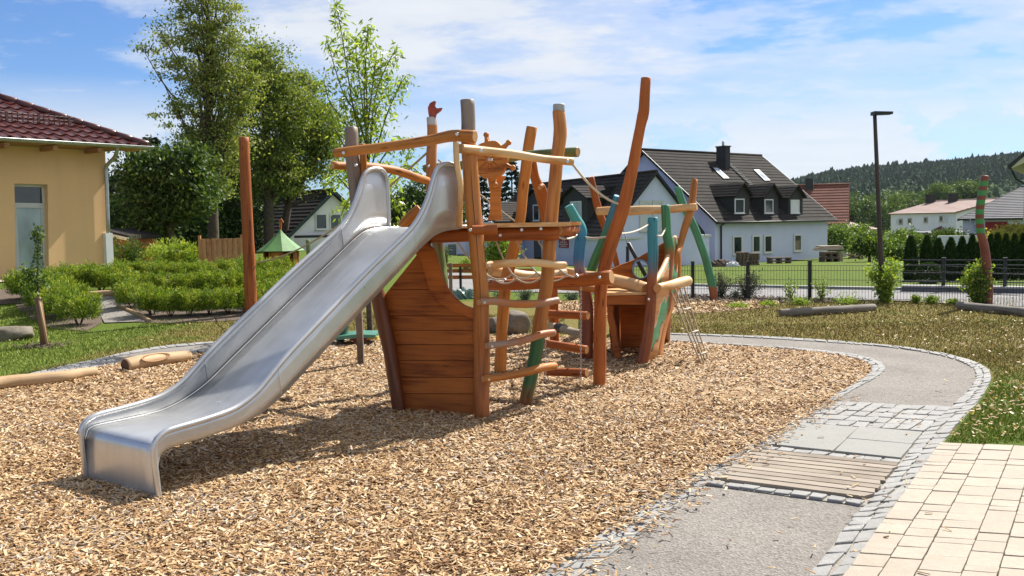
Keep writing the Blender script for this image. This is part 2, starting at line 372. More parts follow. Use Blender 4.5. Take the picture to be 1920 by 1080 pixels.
L_JUN = leafmat('juniper_leaf', [(0,(.03,.04,.025)), (.6,(.07,.085,.05)), (1,(.14,.13,.07))], .15)
L_GREYG = leafmat('grey_green_leaf', [(0,(.06,.09,.06)), (.6,(.13,.18,.12)), (1,(.25,.29,.22))], .25)
# ------------------------------------------------------------------ the ground
def groundmat():
    m, nt, b = mat('lawn'); geo = N(nt, 'ShaderNodeNewGeometry'); P = geo.outputs['Position']
    lush = lawn_mix(nt, P); n = noise(nt, P, 26, 5, .7); n2 = noise(nt, P, 7, 4, .6)
    gr = ramp(nt, n, [(.3, (.06,.10,.014)), (.7, (.15,.20,.03))]); br = ramp(nt, n, [(.3, (.11,.10,.025)), (.55, (.21,.17,.05)), (.75, (.32,.25,.09))])
    nt.links.new(mixc(nt, lush, br, gr), b.inputs['Base Color']); b.inputs['Roughness'].default_value = .95; b.inputs['Specular IOR Level'].default_value = .1
    bump(nt, b, math_(nt, 'ADD', n, n2), .8, .05); return m
def lawn_mix(nt, P):
    """0 = dry brown, 1 = lush green, by place"""
    sep = N(nt, 'ShaderNodeSeparateXYZ'); nt.links.new(P, sep.inputs[0]); x, y = sep.outputs[0], sep.outputs[1]
    far = math_(nt, 'GREATER_THAN', y, 19.2)
    near = N(nt, 'ShaderNodeMapRange'); near.inputs[1].default_value = 10.2; near.inputs[2].default_value = 7.4; nt.links.new(y, near.inputs[0])
    left = N(nt, 'ShaderNodeMapRange'); left.inputs[1].default_value = -4.3; left.inputs[2].default_value = -6.6; nt.links.new(x, left.inputs[0])
    a = math_(nt, 'MAXIMUM', math_(nt, 'MAXIMUM', far, near.outputs[0]), math_(nt, 'MULTIPLY', left.outputs[0], .85))
    n = noise(nt, P, .9, 5, .6); n2 = noise(nt, P, 4.5, 4, .6)
    v = math_(nt, 'ADD', math_(nt, 'MULTIPLY', a, .62), math_(nt, 'ADD', math_(nt, 'MULTIPLY', n, .9), math_(nt, 'MULTIPLY', n2, .5)))
    return ramp(nt, math_(nt, 'SUBTRACT', v, .25), [(.50, g3(0)), (.80, g3(1))])
LAWN = groundmat()
def grassblade():
    m, nt, b = mat('grass_blade'); geo = N(nt, 'ShaderNodeNewGeometry'); a = N(nt, 'ShaderNodeAttribute', attribute_name='tone').outputs['Fac']
    lush = lawn_mix(nt, geo.outputs['Position'])
    gr = ramp(nt, a, [(0, (.10,.16,.018)), (.6, (.21,.28,.035)), (1, (.38,.40,.07))]); br = ramp(nt, a, [(0, (.12,.12,.022)), (.5, (.24,.195,.05)), (1, (.42,.32,.12))])
    nt.links.new(mixc(nt, lush, br, gr), b.inputs['Base Color']); b.inputs['Roughness'].default_value = .7; b.inputs['Specular IOR Level'].default_value = .2; return m
BLADE = grassblade()
xs = np.unique(np.concatenate([np.arange(-14,14.1,.5), np.arange(-60,-13,1.5), np.arange(14,90,1.5), np.arange(90,400,12), np.arange(400,1600,40), np.arange(-900,-60,40)]))
ys = np.unique(np.concatenate([np.arange(-10,32,.5), np.arange(32,80,1.5), np.arange(80,400,10), np.arange(400,1500,30)]))
VV = np.array([(x, y, zt(x,y)) for y in ys for x in xs]); nx = len(xs)
I = np.arange(len(ys)-1)[:,None]*nx + np.arange(nx-1)[None,:]; I = I.ravel()
go = npmesh('ground', VV, np.stack([I, I+1, I+nx+1, I+nx], 1), LAWN, smooth=True); tag(go, kind='structure')
def pl(pts): return [g(*p) for p in pts]
def resample(P, n):
    P = [Vector(p) for p in P]; d = [0]
    for i in range(1,len(P)): d.append(d[-1]+(P[i]-P[i-1]).length)
    t = np.linspace(0, d[-1], n); return [Vector([float(np.interp(q, d, [p[k] for p in P])) for k in range(3)]) for q in t]
def smoothpoly(P, sub=5):
    Q = []; n = len(P)
    for i in range(n-1):
        p0 = P[max(0,i-1)]; p1 = P[i]; p2 = P[i+1]; p3 = P[min(n-1,i+2)]
        for k in range(sub):
            t = k/sub; t2 = t*t; t3 = t2*t; Q.append(.5*((2*p1)+(p2-p0)*t+(2*p0-5*p1+4*p2-p3)*t2+(3*p1-p0-3*p2+p3)*t3))
    Q.append(P[-1]); return Q
def sheet(name, A, B, dz, m, n=60, across=1, **k):
    A = resample(A, n); B = resample(B, n); mb = MB()
    for i in range(n-1):
        for j in range(across):
            f0, f1 = j/across, (j+1)/across
            q = [A[i].lerp(B[i],f0), A[i].lerp(B[i],f1), A[i+1].lerp(B[i+1],f1), A[i+1].lerp(B[i+1],f0)]
            q = [Vector((p.x,p.y,zt(p.x,p.y)+dz)) for p in q]
            if (q[1]-q[0]).cross(q[2]-q[0]).z < 0: q = q[::-1]
            mb.poly(q)
    return mb.build(name, m, kind='structure', **k)
def chipmat():
    m, nt, b = mat('wood_chip_ground'); geo = N(nt, 'ShaderNodeNewGeometry'); P = geo.outputs['Position']
    v = N(nt, 'ShaderNodeTexVoronoi'); v.inputs['Scale'].default_value = 26; nt.links.new(mapping(nt, P, (1,1.9,1), rot=(0,0,.5)), v.inputs['Vector'])
    v2 = N(nt, 'ShaderNodeTexVoronoi'); v2.inputs['Scale'].default_value = 24; nt.links.new(mapping(nt, P, (2.1,1,1), rot=(0,0,.2)), v2.inputs['Vector'])
    c = ramp(nt, v.outputs['Color'], [(.1, (.20,.10,.04)), (.5, (.46,.28,.12)), (.9, (.64,.48,.28))]); c2 = ramp(nt, v2.outputs['Color'], [(.1, (.22,.12,.05)), (.5, (.48,.30,.14)), (.9, (.62,.46,.27))])
    c = mixc(nt, .5, c, c2); c = mixc(nt, ramp(nt, v.outputs['Distance'], [(.35, g3(0)), (.8, g3(.7))]), c, (.06,.035,.02))  # cell edges darkened: shadows between the chips painted into the colour
    nt.links.new(c, b.inputs['Base Color']); b.inputs['Roughness'].default_value = .9; bump(nt, b, v.outputs['Distance'], .8, .02); return m
CHIPG = chipmat()
def gravelmat(name, a, c):
    m, nt, b = mat(name); geo = N(nt, 'ShaderNodeNewGeometry'); P = geo.outputs['Position']
    v = N(nt, 'ShaderNodeTexVoronoi'); v.inputs['Scale'].default_value = 75; nt.links.new(P, v.inputs['Vector'])
    n = noise(nt, P, 1.3, 5, .6); n2 = noise(nt, P, 240, 2, .6)
    col = ramp(nt, math_(nt, 'ADD', math_(nt, 'MULTIPLY', v.outputs['Color'], .5), math_(nt, 'MULTIPLY', n2, .5)), [(.2, a), (.5, tuple((x+y)/2 for x,y in zip(a,c))), (.8, c)])
    col = mixc(nt, ramp(nt, n, [(.4, g3(0)), (.7, g3(.35))]), col, tuple(x*.62 for x in a)); nt.links.new(col, b.inputs['Base Color'])
    b.inputs['Roughness'].default_value = .95; bump(nt, b, v.outputs['Distance'], .7, .008); return m
GRAVEL = gravelmat('grey_grit', (.17,.15,.13), (.40,.365,.325)); ASPH = gravelmat('grey_asphalt', (.24,.23,.225), (.34,.33,.32))
JOINT = gravelmat('sandy_joint', (.26,.235,.195), (.40,.365,.31))
MULCH = gravelmat('dark_bark_mulch', (.05,.035,.025), (.20,.14,.10))
# play area: inner border of the curving path (edge of chips)
E_CH = [(995,1085),(1100,1020),(1180,968),(1290,900),(1380,850),(1450,812),(1520,770),(1580,735),(1622,708),(1634,692),(1622,680),(1590,670),(1545,663),(1480,656),(1400,650),(1310,644),(1230,640),(1150,638)]
I_IN = [(1085,1085),(1160,1033),(1245,965),(1338,905),(1425,846),(1490,800),(1555,760),(1602,731),(1648,706),(1660,690),(1645,678),(1605,667),(1555,660),(1485,653.5),(1400,648),(1310,642),(1230,638),(1150,636)]
O_IN = [(1513,1085),(1557,1030),(1602,970),(1645,925),(1690,866),(1732,813),(1778,770),(1815,735),(1829,712),(1825,694),(1792,676),(1735,662),(1645,650),(1500,639.5),(1400,634),(1310,630),(1230,628),(1150,627)]
O_OUT = [(1590,1085),(1640,1015),(1697,930),(1760,845),(1790,802),(1832,757),(1856,717),(1853,695),(1822,678),(1762,663),(1660,648.5),(1500,636),(1400,631),(1310,627.5),(1230,625.5),(1150,625)]
e_ch, i_in, o_in, o_out = [smoothpoly(pl(q)) for q in (E_CH,I_IN,O_IN,O_OUT)]
def lengthen(P, d=3.2):
    v = (P[0]-P[3]).normalized(); return [P[0]+v*d]+P
e_ch, i_in, o_in, o_out = [lengthen(q) for q in (e_ch,i_in,o_in,o_out)]
pathw = sheet('gravel_path', i_in, o_in, .004, GRAVEL, 90)
j1 = sheet('path_edging_bed', e_ch, i_in, .0045, JOINT, 90); j2 = sheet('path_edging_bed', o_in, o_out, .0045, JOINT, 90)
# left part of the path
L_IN = smoothpoly(pl([(-90,752),(0,722),(60,712),(120,703),(175,692),(235,681),(300,672),(360,664),(430,655),(520,650)])); L_OUT = smoothpoly(pl([(-90,742),(0,711),(50,704),(110,690),(175,676),(235,662),(300,651),(360,645),(430,640),(520,636)]))
sheet('gravel_path', L_IN, L_OUT, .004, GRAVEL, 40)
# chip bed polygon
CHIP_FAR = [(1060,632),(1000,628),(900,628),(800,630),(700,634),(600,640),(520,648)]
chip_poly = [p for p in e_ch] + pl(CHIP_FAR) + list(reversed(L_IN)) + [Vector((-9,7.5,0)), Vector((-9,0,0)), Vector((e_ch[0].x, 0, 0))]
mb = MB(); mb.poly([Vector((p.x,p.y,.006)) for p in chip_poly][::-1]); mb.build('play_area_ground', CHIPG, kind='structure')
chip2 = pl([(1030,592),(1130,592),(1250,590),(1345,586),(1440,577),(1466,566),(1400,562),(1250,562),(1130,564),(1030,568)])
mb = MB(); mb.poly([Vector((p.x,p.y,.006)) for p in chip2]); mb.build('far_play_area_ground', CHIPG, kind='structure')
mulch = pl([(1225,562),(1300,563),(1400,566),(1470,568),(1560,568),(1600,564),(1500,560),(1400,556.5),(1300,555),(1225,554)])
mb = MB(); mb.poly([Vector((p.x,p.y,.010)) for p in mulch]); mb.build('mulch_bed', MULCH, kind='structure')
def inpoly(X, Y, poly):
    c = np.zeros(len(X), bool); n = len(poly)
    for i in range(n):
        x1,y1,x2,y2 = poly[i].x,poly[i].y,poly[(i+1)%n].x,poly[(i+1)%n].y
        if y1 == y2: continue
        k = ((y1 > Y) != (y2 > Y)) & (X < (x2-x1)*(Y-y1)/(y2-y1)+x1); c ^= k
    return c
def scatter(poly, bands, margin=1.2):
    out = []
    for y0,y1,dens in bands:
        xa, xb = -.56*y1-margin, .56*y1+margin; n = int((xb-xa)*(y1-y0)*dens)
        X = RNG.uniform(xa,xb,n); Y = RNG.uniform(y0,y1,n); k = (np.abs(X) < .56*Y+margin) & inpoly(X,Y,poly); out.append(np.stack([X[k],Y[k]],1))
    return out
def chips(name, XY, Lr, Wr, T, zmax, m, tilt=.35, z0=.003, tones=(0,1)):
    n = len(XY); th = RNG.uniform(0, 2*np.pi, n); L = RNG.uniform(Lr[0],Lr[1],n)/2; W = RNG.uniform(Wr[0],Wr[1],n)/2
    p = RNG.normal(0,tilt,n); q = RNG.normal(0,tilt,n); c = np.stack([XY[:,0],XY[:,1],z0+RNG.uniform(0,1,n)**1.3*zmax+hmp(XY[:,0],XY[:,1])],1)
    ax = np.stack([np.cos(th)*np.cos(p), np.sin(th)*np.cos(p), np.sin(p)],1); sd = np.stack([-np.sin(th)*np.cos(q), np.cos(th)*np.cos(q), np.sin(q)],1); up = np.cross(ax,sd)
    k1 = RNG.uniform(.45,1,n)[:,None]; k2 = RNG.uniform(.45,1,n)[:,None]; sh = RNG.uniform(-.5,.5,n)[:,None]
    A = ax*L[:,None]; B = sd*W[:,None]; u = up*T
    top = [c-A-B*k1+u, c+A-B*k2+A*0+u, c+A+B*k2+u+A*.25*sh, c-A+B*k1+u-A*.25*sh]; pt_ = np.sin(XY[:,0]*1.3+2*np.sin(XY[:,1]*.9))*np.sin(XY[:,1]*1.7+1.5*np.sin(XY[:,0]*1.1))+.6*np.sin(XY[:,0]*4.1+XY[:,1]*2.3)*np.sin(XY[:,1]*5.3-XY[:,0]); tone = np.clip(RNG.uniform(tones[0],tones[1],n)+(pt_*.09 if T >= 0 and tones == (0,1) else 0),0,1)
    if T > 0:
        bot = [t-2*u for t in top]; V = np.stack(top+bot,1).reshape(-1,3); b = np.arange(n)[:,None]*8
        F = np.concatenate([b+np.array([[0,1,2,3]]), b+np.array([[1,0,4,5]]), b+np.array([[2,1,5,6]]), b+np.array([[3,2,6,7]]), b+np.array([[0,3,7,4]])]); tt = np.repeat(tone,8)
    else:
        V = np.stack(top,1).reshape(-1,3); F = np.arange(n*4).reshape(-1,4); tt = np.repeat(tone,4)
    return V, F, tt
def hmp(x, y): return .0035*(np.sin(x*1.7+y*.9)+np.sin(x*.8-y*2.1+2)+np.sin(x*3.9+y*3.1+1)*.6+1.6)
def merge(parts):
    V, F, T = [], [], []; o = 0
    for v,f,t in parts: V.append(v); F.append(f+o); T.append(t); o += len(v)
    return np.concatenate(V), np.concatenate(F), np.concatenate(T)
CHIPM = leafmat('wood_chip', [(0,(.11,.05,.022)), (.16,(.31,.165,.068)), (.42,(.475,.295,.138)), (.70,(.61,.425,.23)), (.86,(.72,.56,.355)), (.94,(.62,.52,.42)), (1,(.29,.24,.20))], 0.0, .8)
sc_ = scatter(chip_poly, [(3.2,5.5,3900),(5.5,8,3100),(8,11,1900),(11,15,900)])
fine_ = scatter(chip_poly, [(3.2,5.5,2600),(5.5,8,1500)])
parts = [chips('', np.concatenate(fine_), (.006,.026), (.003,.009), .001, .015, CHIPM, .3), chips('', sc_[0], (.020,.072), (.007,.019), .0016, .014, CHIPM, .26), chips('', sc_[1], (.022,.072), (.008,.020), .0016, .014, CHIPM, .26)]
V,F,T = merge(parts); o = npmesh('wood_chips', V, F, CHIPM, attr=T); tag(o, 'loose tan wood chips covering the play area around the slide', 'wood chips', kind='stuff')
parts = [chips('', sc_[2], (.022,.066), (.010,.021), 0, .014, CHIPM, .28), chips('', sc_[3], (.035,.08), (.014,.03), 0, .014, CHIPM, .28)]
far = scatter(chip2, [(14,20,450)])[0]; parts.append(chips('', far, (.05,.10), (.02,.045), 0, .02, CHIPM))
V,F,T = merge(parts); o = npmesh('distant_wood_chips', V, F, CHIPM, attr=T); tag(o, 'pale wood chips farther off, round and beyond the ship', 'wood chips', kind='stuff')
# spilled chips on the edging, the path and the terrace
def near_line(P, n, s):
    P = resample(P, 300); k = RNG.integers(0, 170, n); q = np.array([(P[i].x,P[i].y) for i in k]); return q + RNG.normal(0,s,(n,2))
sp = np.concatenate([near_line(e_ch, 2600, .07), near_line(i_in, 700, .10), near_line(o_in, 90, .3)])
V,F,T = chips('', sp, (.02,.055), (.007,.016), .0014, .006, CHIPM, .15, .03); o = npmesh('spilled_wood_chips', V, F, CHIPM, attr=T); tag(o, 'wood chips strewn over the granite edging and the path', 'wood chips', kind='stuff')
# grass blades
def blades(poly, bands, h=(.014,.038), seedz=0):
    out = []
    for XY, k in zip(scatter(poly, bands, 2.5), range(99)):
        n = len(XY);
        if not n: continue
        yy = XY[:,1]; sc = np.clip(yy/8, 1, 2.6); H = RNG.uniform(h[0],h[1],n)*np.sqrt(sc); w = .0028*sc*RNG.uniform(.7,1.4,n); th = RNG.uniform(0,2*np.pi,n)
        z = np.array([zt(a,b) for a,b in XY]); c = np.stack([XY[:,0],XY[:,1],z],1); s = np.stack([np.cos(th)*w, np.sin(th)*w, 0*w],1)
        ln = RNG.normal(0,.5,(n,2))*H[:,None]; tip = c+np.stack([ln[:,0],ln[:,1],H],1)
        V = np.stack([c-s,c+s,tip],1).reshape(-1,3); out.append((V, np.arange(3*n).reshape(-1,3), np.repeat(RNG.uniform(0,1,n),3)))
    return merge(out)
right_lawn = list(reversed([Vector((p.x+.03,p.y,0)) for p in o_out if p.y > 6.3])) + [Vector((3.0,6.42,0)), Vector((9,6.6,0)), Vector((18,7,0)), Vector((18,17.4,0)), Vector((3.5,17.6,0))]
rl = [p for p in right_lawn]
V,F,T = blades(rl, [(6,8.5,5200),(8.5,11,2600),(11,14,1300),(14,18,650)]); o = npmesh('lawn_grass', V, F, BLADE, attr=T); tag(o, 'short patchy lawn grass right of the curving path', 'grass', kind='stuff')
left_lawn = list(L_OUT) + pl([(600,632),(700,630),(900,625),(1060,628),(1060,596),(900,590),(700,588),(590,585)]) + pl([(470,600),(300,600),(180,625),(60,560),(0,575)]) + [Vector((-14,20,0)), Vector((-14,7,0))]
V,F,T = blades(left_lawn, [(7,10,2600),(10,13,1300),(13,17,800),(17,21,500)]); o = npmesh('meadow_grass', V, F, BLADE, attr=T); tag(o, 'green mown grass between the path and the hedge', 'grass', kind='stuff')
# fallen leaves on the lawn
fl = scatter(rl, [(6,9,55),(9,12,45),(12,17,22)]); ex = near_line([p for p in o_out], 900, .16); ex = ex[(ex[:,1] > 6.5)]+np.array([.22,0]); ex = ex[inpoly(ex[:,0],ex[:,1],rl)]
fl = np.concatenate(fl+[ex, scatter(left_lawn, [(8,16,5)])[0]]); LEAFL = leafmat('fallen_leaf', [(0,(.30,.15,.05)), (.6,(.55,.36,.16)), (1,(.72,.58,.36))], .2)
V,F,T = chips('', fl, (.018,.045), (.010,.024), 0, .02, LEAFL, .4, .022); o = npmesh('fallen_leaves', V, F, LEAFL, attr=T); tag(o, 'dry tan leaves lying scattered on the lawn', 'fallen leaves', kind='stuff')
# ------------------------------------------------------------------ stones: edging, setts, slabs, pavers
def stone(mb, q, z0, z1, ins=.008, jit=.006, mi=0):
    q = [Vector((p.x+random.uniform(-jit,jit), p.y+random.uniform(-jit,jit), 0)) for p in q]; c = sum(q, Vector())/4; b = len(mb.v)
    dz = random.uniform(-.003,.003); tl = [random.uniform(-.0015,.0015) for _ in range(4)]
    lo = [Vector((p.x,p.y,z0)) for p in q]; mid = [Vector((p.x,p.y,z1+dz-ins*.6)) for p in q]
    top = [Vector((p.x,p.y,0))+(c-p).normalized()*ins*1.3+Vector((0,0,z1+dz+tl[i])) for i,p in enumerate(q)]
    if (q[1]-q[0]).cross(q[2]-q[0]).z < 0: lo, mid, top = lo[::-1], mid[::-1], top[::-1]
    mb.v += lo+mid+top; of = random.random()*9
    for r in (0,4):
        for i in range(4): k = (i+1)%4; mb.face((b+r+i,b+r+k,b+r+4+k,b+r+4+i), None, mi, r == 4)
    mb.face((b+8,b+9,b+10,b+11), [(p.x+of,p.y+of) for p in top], mi)
def sett_strip(mb, A, B, step, rows, gap=.010, z1=.018):
    LA = sum((A[i+1]-A[i]).length for i in range(len(A)-1)); n = max(2,int(LA/step)); A = resample(A, n*3+1); B = resample(B, n*3+1)
    for r in range(rows):
        i = 0
        while i < n*3-1:
            j = min(n*3, i+random.choice((2,3,3,4))); f0 = r/rows; f1 = (r+1)/rows
            q = [A[i].lerp(B[i],f0), A[i].lerp(B[i],f1), A[j].lerp(B[j],f1), A[j].lerp(B[j],f0)]; c = sum(q, Vector())/4
            q = [p+(c-p).normalized()*gap*.7 for p in q]; stone(mb, q, 0, z1, .007, .011); i = j
def stonemat(name, a, c, spot=.5, isl=True):
    m, nt, b = mat(name); geo = N(nt, 'ShaderNodeNewGeometry'); P = geo.outputs['Position']
    n = noise(nt, P, 110, 3, .7); n2 = noise(nt, P, 6, 5, .6); n3 = noise(nt, P, 33, 4, .6)
    col = ramp(nt, math_(nt, 'ADD', math_(nt, 'MULTIPLY', n, .35), math_(nt, 'MULTIPLY', math_(nt, 'ADD', n2, n3), .33)), [(.35, a), (.62, c)])
    col = mixc(nt, math_(nt, 'MULTIPLY', geo.outputs['Random Per Island'], .3), col, tuple(x*.72 for x in a)); nt.links.new(col, b.inputs['Base Color'])
    b.inputs['Roughness'].default_value = .85; bump(nt, b, math_(nt, 'ADD', n, n3), .4, .006); return m
GRAN = stonemat('granite', (.26,.255,.245), (.45,.44,.42)); PAVM = stonemat('cream_paver', (.43,.36,.275), (.56,.48,.385)); SLAB = stonemat('grey_slab', (.30,.295,.27), (.37,.365,.335))
mb = MB(); sett_strip(mb, e_ch, i_in, .15, 2); mb.build('path_edging', GRAN, kind='structure')
mb = MB(); sett_strip(mb, o_in, o_out, .15, 2); mb.build('path_edging', GRAN, kind='structure')
mb = MB()
A = resample(L_OUT, 41); B = resample(L_IN, 41); 
sett_strip(mb, L_OUT, [a.lerp(b,.22) for a,b in zip(A,B)], .13, 1); sett_strip(mb, [a.lerp(b,.78) for a,b in zip(A,B)], L_IN, .13, 1)
sett_strip(mb, [a.lerp(b,.24) for a,b in zip(A[8:22],B[8:22])], [a.lerp(b,.76) for a,b in zip(A[8:22],B[8:22])], .10, 5)
mb.build('path_edging', GRAN, kind='structure')
# sett band with slabs and deck set in it
def quad_grid(c4, nu, nv, fn):
    A,B,C,D = c4
    for i in range(nu):
        for j in range(nv):
            f = lambda u,v: (A.lerp(B,u)).lerp(D.lerp(C,u), v)
            fn(i, j, [f(i/nu,j/nv), f((i+1)/nu,j/nv), f((i+1)/nu,(j+1)/nv), f(i/nu,(j+1)/nv)])
bed = pl([(1563,756),(1786,767),(1733,813),(1489,797)]); mbJ = MB(); allq = pl([(1560,756),(1784,767),(1622,952),(1322,912)])
mbJ.poly([Vector((p.x,p.y,.009)) for p in allq][::-1]); mbJ.build('sett_band_bed', JOINT, kind='structure')
mb = MB(); quad_grid(bed, 9, 5, lambda i,j,q: stone(mb, [p+(sum(q,Vector())/4-p).normalized()*.010 for p in q], 0, .022, .007, .012))
for q4, nu, nv in ((pl([(1489,797),(1503,797.5),(1452,840.5),(1433,838)]),1,4), (pl([(1432,840),(1692,867.5),(1687,874),(1420,846)]),8,1), (pl([(1335,906),(1624,943),(1616,952),(1325,912)]),9,1), (pl([(1420,847),(1432,848),(1350,905),(1336,903)]),1,4)):
    quad_grid(q4, nu, nv, lambda i,j,q: stone(mb, [p+(sum(q,Vector())/4-p).normalized()*.008 for p in q], 0, .022, .007, .010))
mb.build('sett_band', GRAN, kind='structure')
sl4 = pl([(1496,797.4),(1730,816.6),(1690,866),(1445,839.6)])
names = {(0,0):'far left of the four grey slabs in the path',(1,0):'far right of the four grey slabs in the path',(0,1):'near left of the four grey slabs, beside the wooden deck',(1,1):'near right of the four grey slabs, beside the wooden deck'}
def slabf(i, j, q):
    m_ = MB(); c = sum(q,Vector())/4; stone(m_, [p+(c-p).normalized()*.004 for p in q], .0095, .028, .004, .0005); m_.build('stone_slab', SLAB, org=(c.x,c.y,.0095), label='smooth square concrete slab, '+names[(i,j)], cat='paving slab', group='grey slabs set in the path')
quad_grid(sl4, 2, 2, slabf)
dk = pl([(1420,849),(1685,875.5),(1625,941),(1340,904)]); c = sum(dk,Vector())/4
deck = thing('wooden_deck', (c.x,c.y,0), 'weathered wooden board deck let into the path in front of the grey slabs', 'deck')
WDK = wood('deck_board', (.42,.36,.29), (.25,.205,.16), (.52,.46,.39), rough=.88)
def plankf(i, j, q):
    m_ = MB(); c = sum(q,Vector())/4; a = (q[1]-q[0]).normalized(); b_ = (q[3]-q[0]); e_ = b_.normalized()*.008
    r = random.uniform(-.012,.012); q2 = [q[0]+e_-a*r, q[1]+e_+a*random.uniform(-.02,.02), q[2]-e_+a*random.uniform(-.02,.02), q[3]-e_-a*r]
    z = .029+random.uniform(-.002,.002); m_.hexa([Vector((p.x,p.y,.0095)) for p in q2], [Vector((p.x,p.y,z)) for p in q2], along=a); m_.build('board', WDK, deck)
quad_grid(dk, 1, 9, plankf)
# cream terrace pavers
T0 = g(1762,838); T1 = g(1589,1080); d1 = (T1-T0); d1.z = 0; d1.normalize(); d2 = g(1920,845)-T0; d2.z = 0; d2.normalize()
mb = MB()
col = 0; x = 0.0
while x < 5.2:
    w = random.choice((.14,.18,.14)); y = -.0; tgt = 6.4
    while y < tgt:
        l = random.choice((.08,.13,.17,.17,.21)); g_ = .0025
        q = [T0+d2*(x+g_)+d1*(y+g_), T0+d2*(x+w-g_)+d1*(y+g_), T0+d2*(x+w-g_)+d1*(y+l-g_), T0+d2*(x+g_)+d1*(y+l-g_)]
        stone(mb, q, 0, .036, .003, .001); y += l
    x += w
mb.build('terrace', PAVM, kind='structure')
mb = MB(); mb.poly([Vector((p.x,p.y,.012)) for p in (T0-d2*.05, T0+d2*5.3, T0+d2*5.3+d1*6.5, T0+d1*6.5-d2*.05)][::-1]); mb.build('terrace_bed', gravelmat('cream_joint', (.30,.25,.18), (.44,.37,.28)), kind='structure')
# road beyond the fence, lawn beyond it, low wall
rd = sheet('road', pl([(840,545),(1000,549),(1130,552),(1290,556),(1520,562),(1700,566),(1920,580),(2100,592)]), pl([(840,512),(1000,522),(1130,530),(1290,538),(1520,543),(1700,546.5),(1920,549),(2100,551)]), .02, ASPH, 60, 6)
sheet('mulch_bed', pl([(205,575),(262,606),(330,607),(420,603),(480,600),(560,588)]), pl([(215,545),(240,520),(300,516),(400,514),(480,512),(560,508)]), .012, MULCH, 24, 10)
sheet('mulch_bed', pl([(30,575),(60,600),(100,617),(160,622)]), pl([(30,545),(120,545),(180,560),(192,605)]), .012, MULCH, 16, 8)
sheet('hedge_path', pl([(150,549),(172,562),(185,585),(196,607)]), pl([(215,549),(223,566),(255,588),(283,604)]), .02, GRAVEL, 16, 4)
sheet('house_apron', pl([(-40,532),(0,531),(26,530)]), pl([(-40,527),(0,525.5),(26,524)]), .03, PAVM, 4)
sheet('mulch_bed', pl([(-60,580),(0,572),(40,570),(70,575)]), pl([(-60,548),(0,545),(40,540),(60,545)]), .02, MULCH, 8, 4)
# ================================================================== THE CLIMBING SHIP
ship = thing('climbing_ship', g(903,782), 'large wooden climbing ship of orange logs with platform, wheel and painted bow', 'climbing frame')
def rpx(w, Y): return w/2/1750*Y*1.0
def pole(parent, name, pts, Ys, m=WD, cap=EG, base=None, lump=.085, seg=18, label=None, both=True, **k):
    """pts: (px,py,width px) from top/left to bottom/right; Ys: depth at both ends; base: ground pixel to end on"""
    n = len(pts); P, R = [], []
    for i,(x,y,w) in enumerate(pts):
        Y = Ys[0]+(Ys[1]-Ys[0])*i/(n-1) if len(Ys) == 2 else Ys[i]
        P.append(at(x,y,Y)); R.append(rpx(w,Y))
    if base:
        b = g(*base); b.z -= .03; P.append(b); R.append(rpx(pts[-1][2], b.y))
    mb = MB(); mb.tube(P, R, seg, 5, lump, (True, both)); return mb.build(name, [m, cap], parent, label=label, **k)
BL = painted('paint_blue_to_brown', [(0,(.30,.085,.022)),(.95,(.33,.10,.03)),(1.08,(.10,.16,.22)),(1.25,(.03,.26,.36)),(2,(.05,.36,.40))])
BL1 = painted('paint_turquoise_blue', [(0,(.22,.05,.015)),(.95,(.25,.06,.02)),(1.06,(.26,.17,.20)),(1.18,(.03,.17,.36)),(1.45,(.035,.25,.45)),(1.62,(.05,.33,.32)),(2.2,(.06,.34,.28))], wob=.04)
GR5 = painted('paint_green_to_brown', [(0,(.33,.10,.03)),(1.18,(.36,.11,.03)),(1.30,(.05,.22,.08)),(1.5,(.05,.25,.10)),(2.2,(.07,.32,.14))])
GR2 = painted('paint_green_blue', [(0,(.04,.20,.07)),(1.15,(.04,.22,.08)),(1.45,(.03,.20,.13)),(1.7,(.03,.21,.34)),(2.2,(.05,.28,.42))])
GR7 = painted('paint_green_pole', [(0,(.33,.09,.03)),(.24,(.34,.10,.03)),(.30,(.05,.24,.11)),(1.5,(.07,.30,.15)),(2.6,(.08,.34,.16))], wob=.02)
P3M = painted('orange_with_green_foot', [(0,(.34,.11,.02)),(.10,(.20,.12,.03)),(.2,(.035,.15,.055)),(.58,(.03,.15,.05)),(.68,(.48,.175,.028)),(1.2,(.54,.205,.035)),(2.3,(.56,.22,.04))], wob=.05)
P1M = painted('grey_top_red_foot', [(0,(.16,.045,.014)),(1.0,(.20,.06,.018)),(1.5,(.23,.15,.10)),(2.6,(.25,.19,.145))], wob=.1)
P2M = painted('orange_grey_top', [(0,(.40,.125,.03)),(1.2,(.50,.185,.03)),(2.28,(.54,.205,.035)),(2.33,(.25,.20,.16)),(2.8,(.27,.215,.17))], wob=.02)
P4M = painted('orange_white_cap_green_foot', [(0,(.12,.17,.05)),(1.3,(.17,.22,.06)),(1.42,(.20,.09,.03)),(1.75,(.47,.17,.03)),(2.58,(.52,.20,.035)),(2.585,(.55,.54,.52)),(3.1,(.57,.56,.54))], wob=.006)
TOPM = painted('orange_grey_cap', [(0,(.44,.15,.04)),(2.46,(.50,.18,.045)),(2.48,(.46,.43,.39)),(2.8,(.48,.45,.41))], wob=.006)
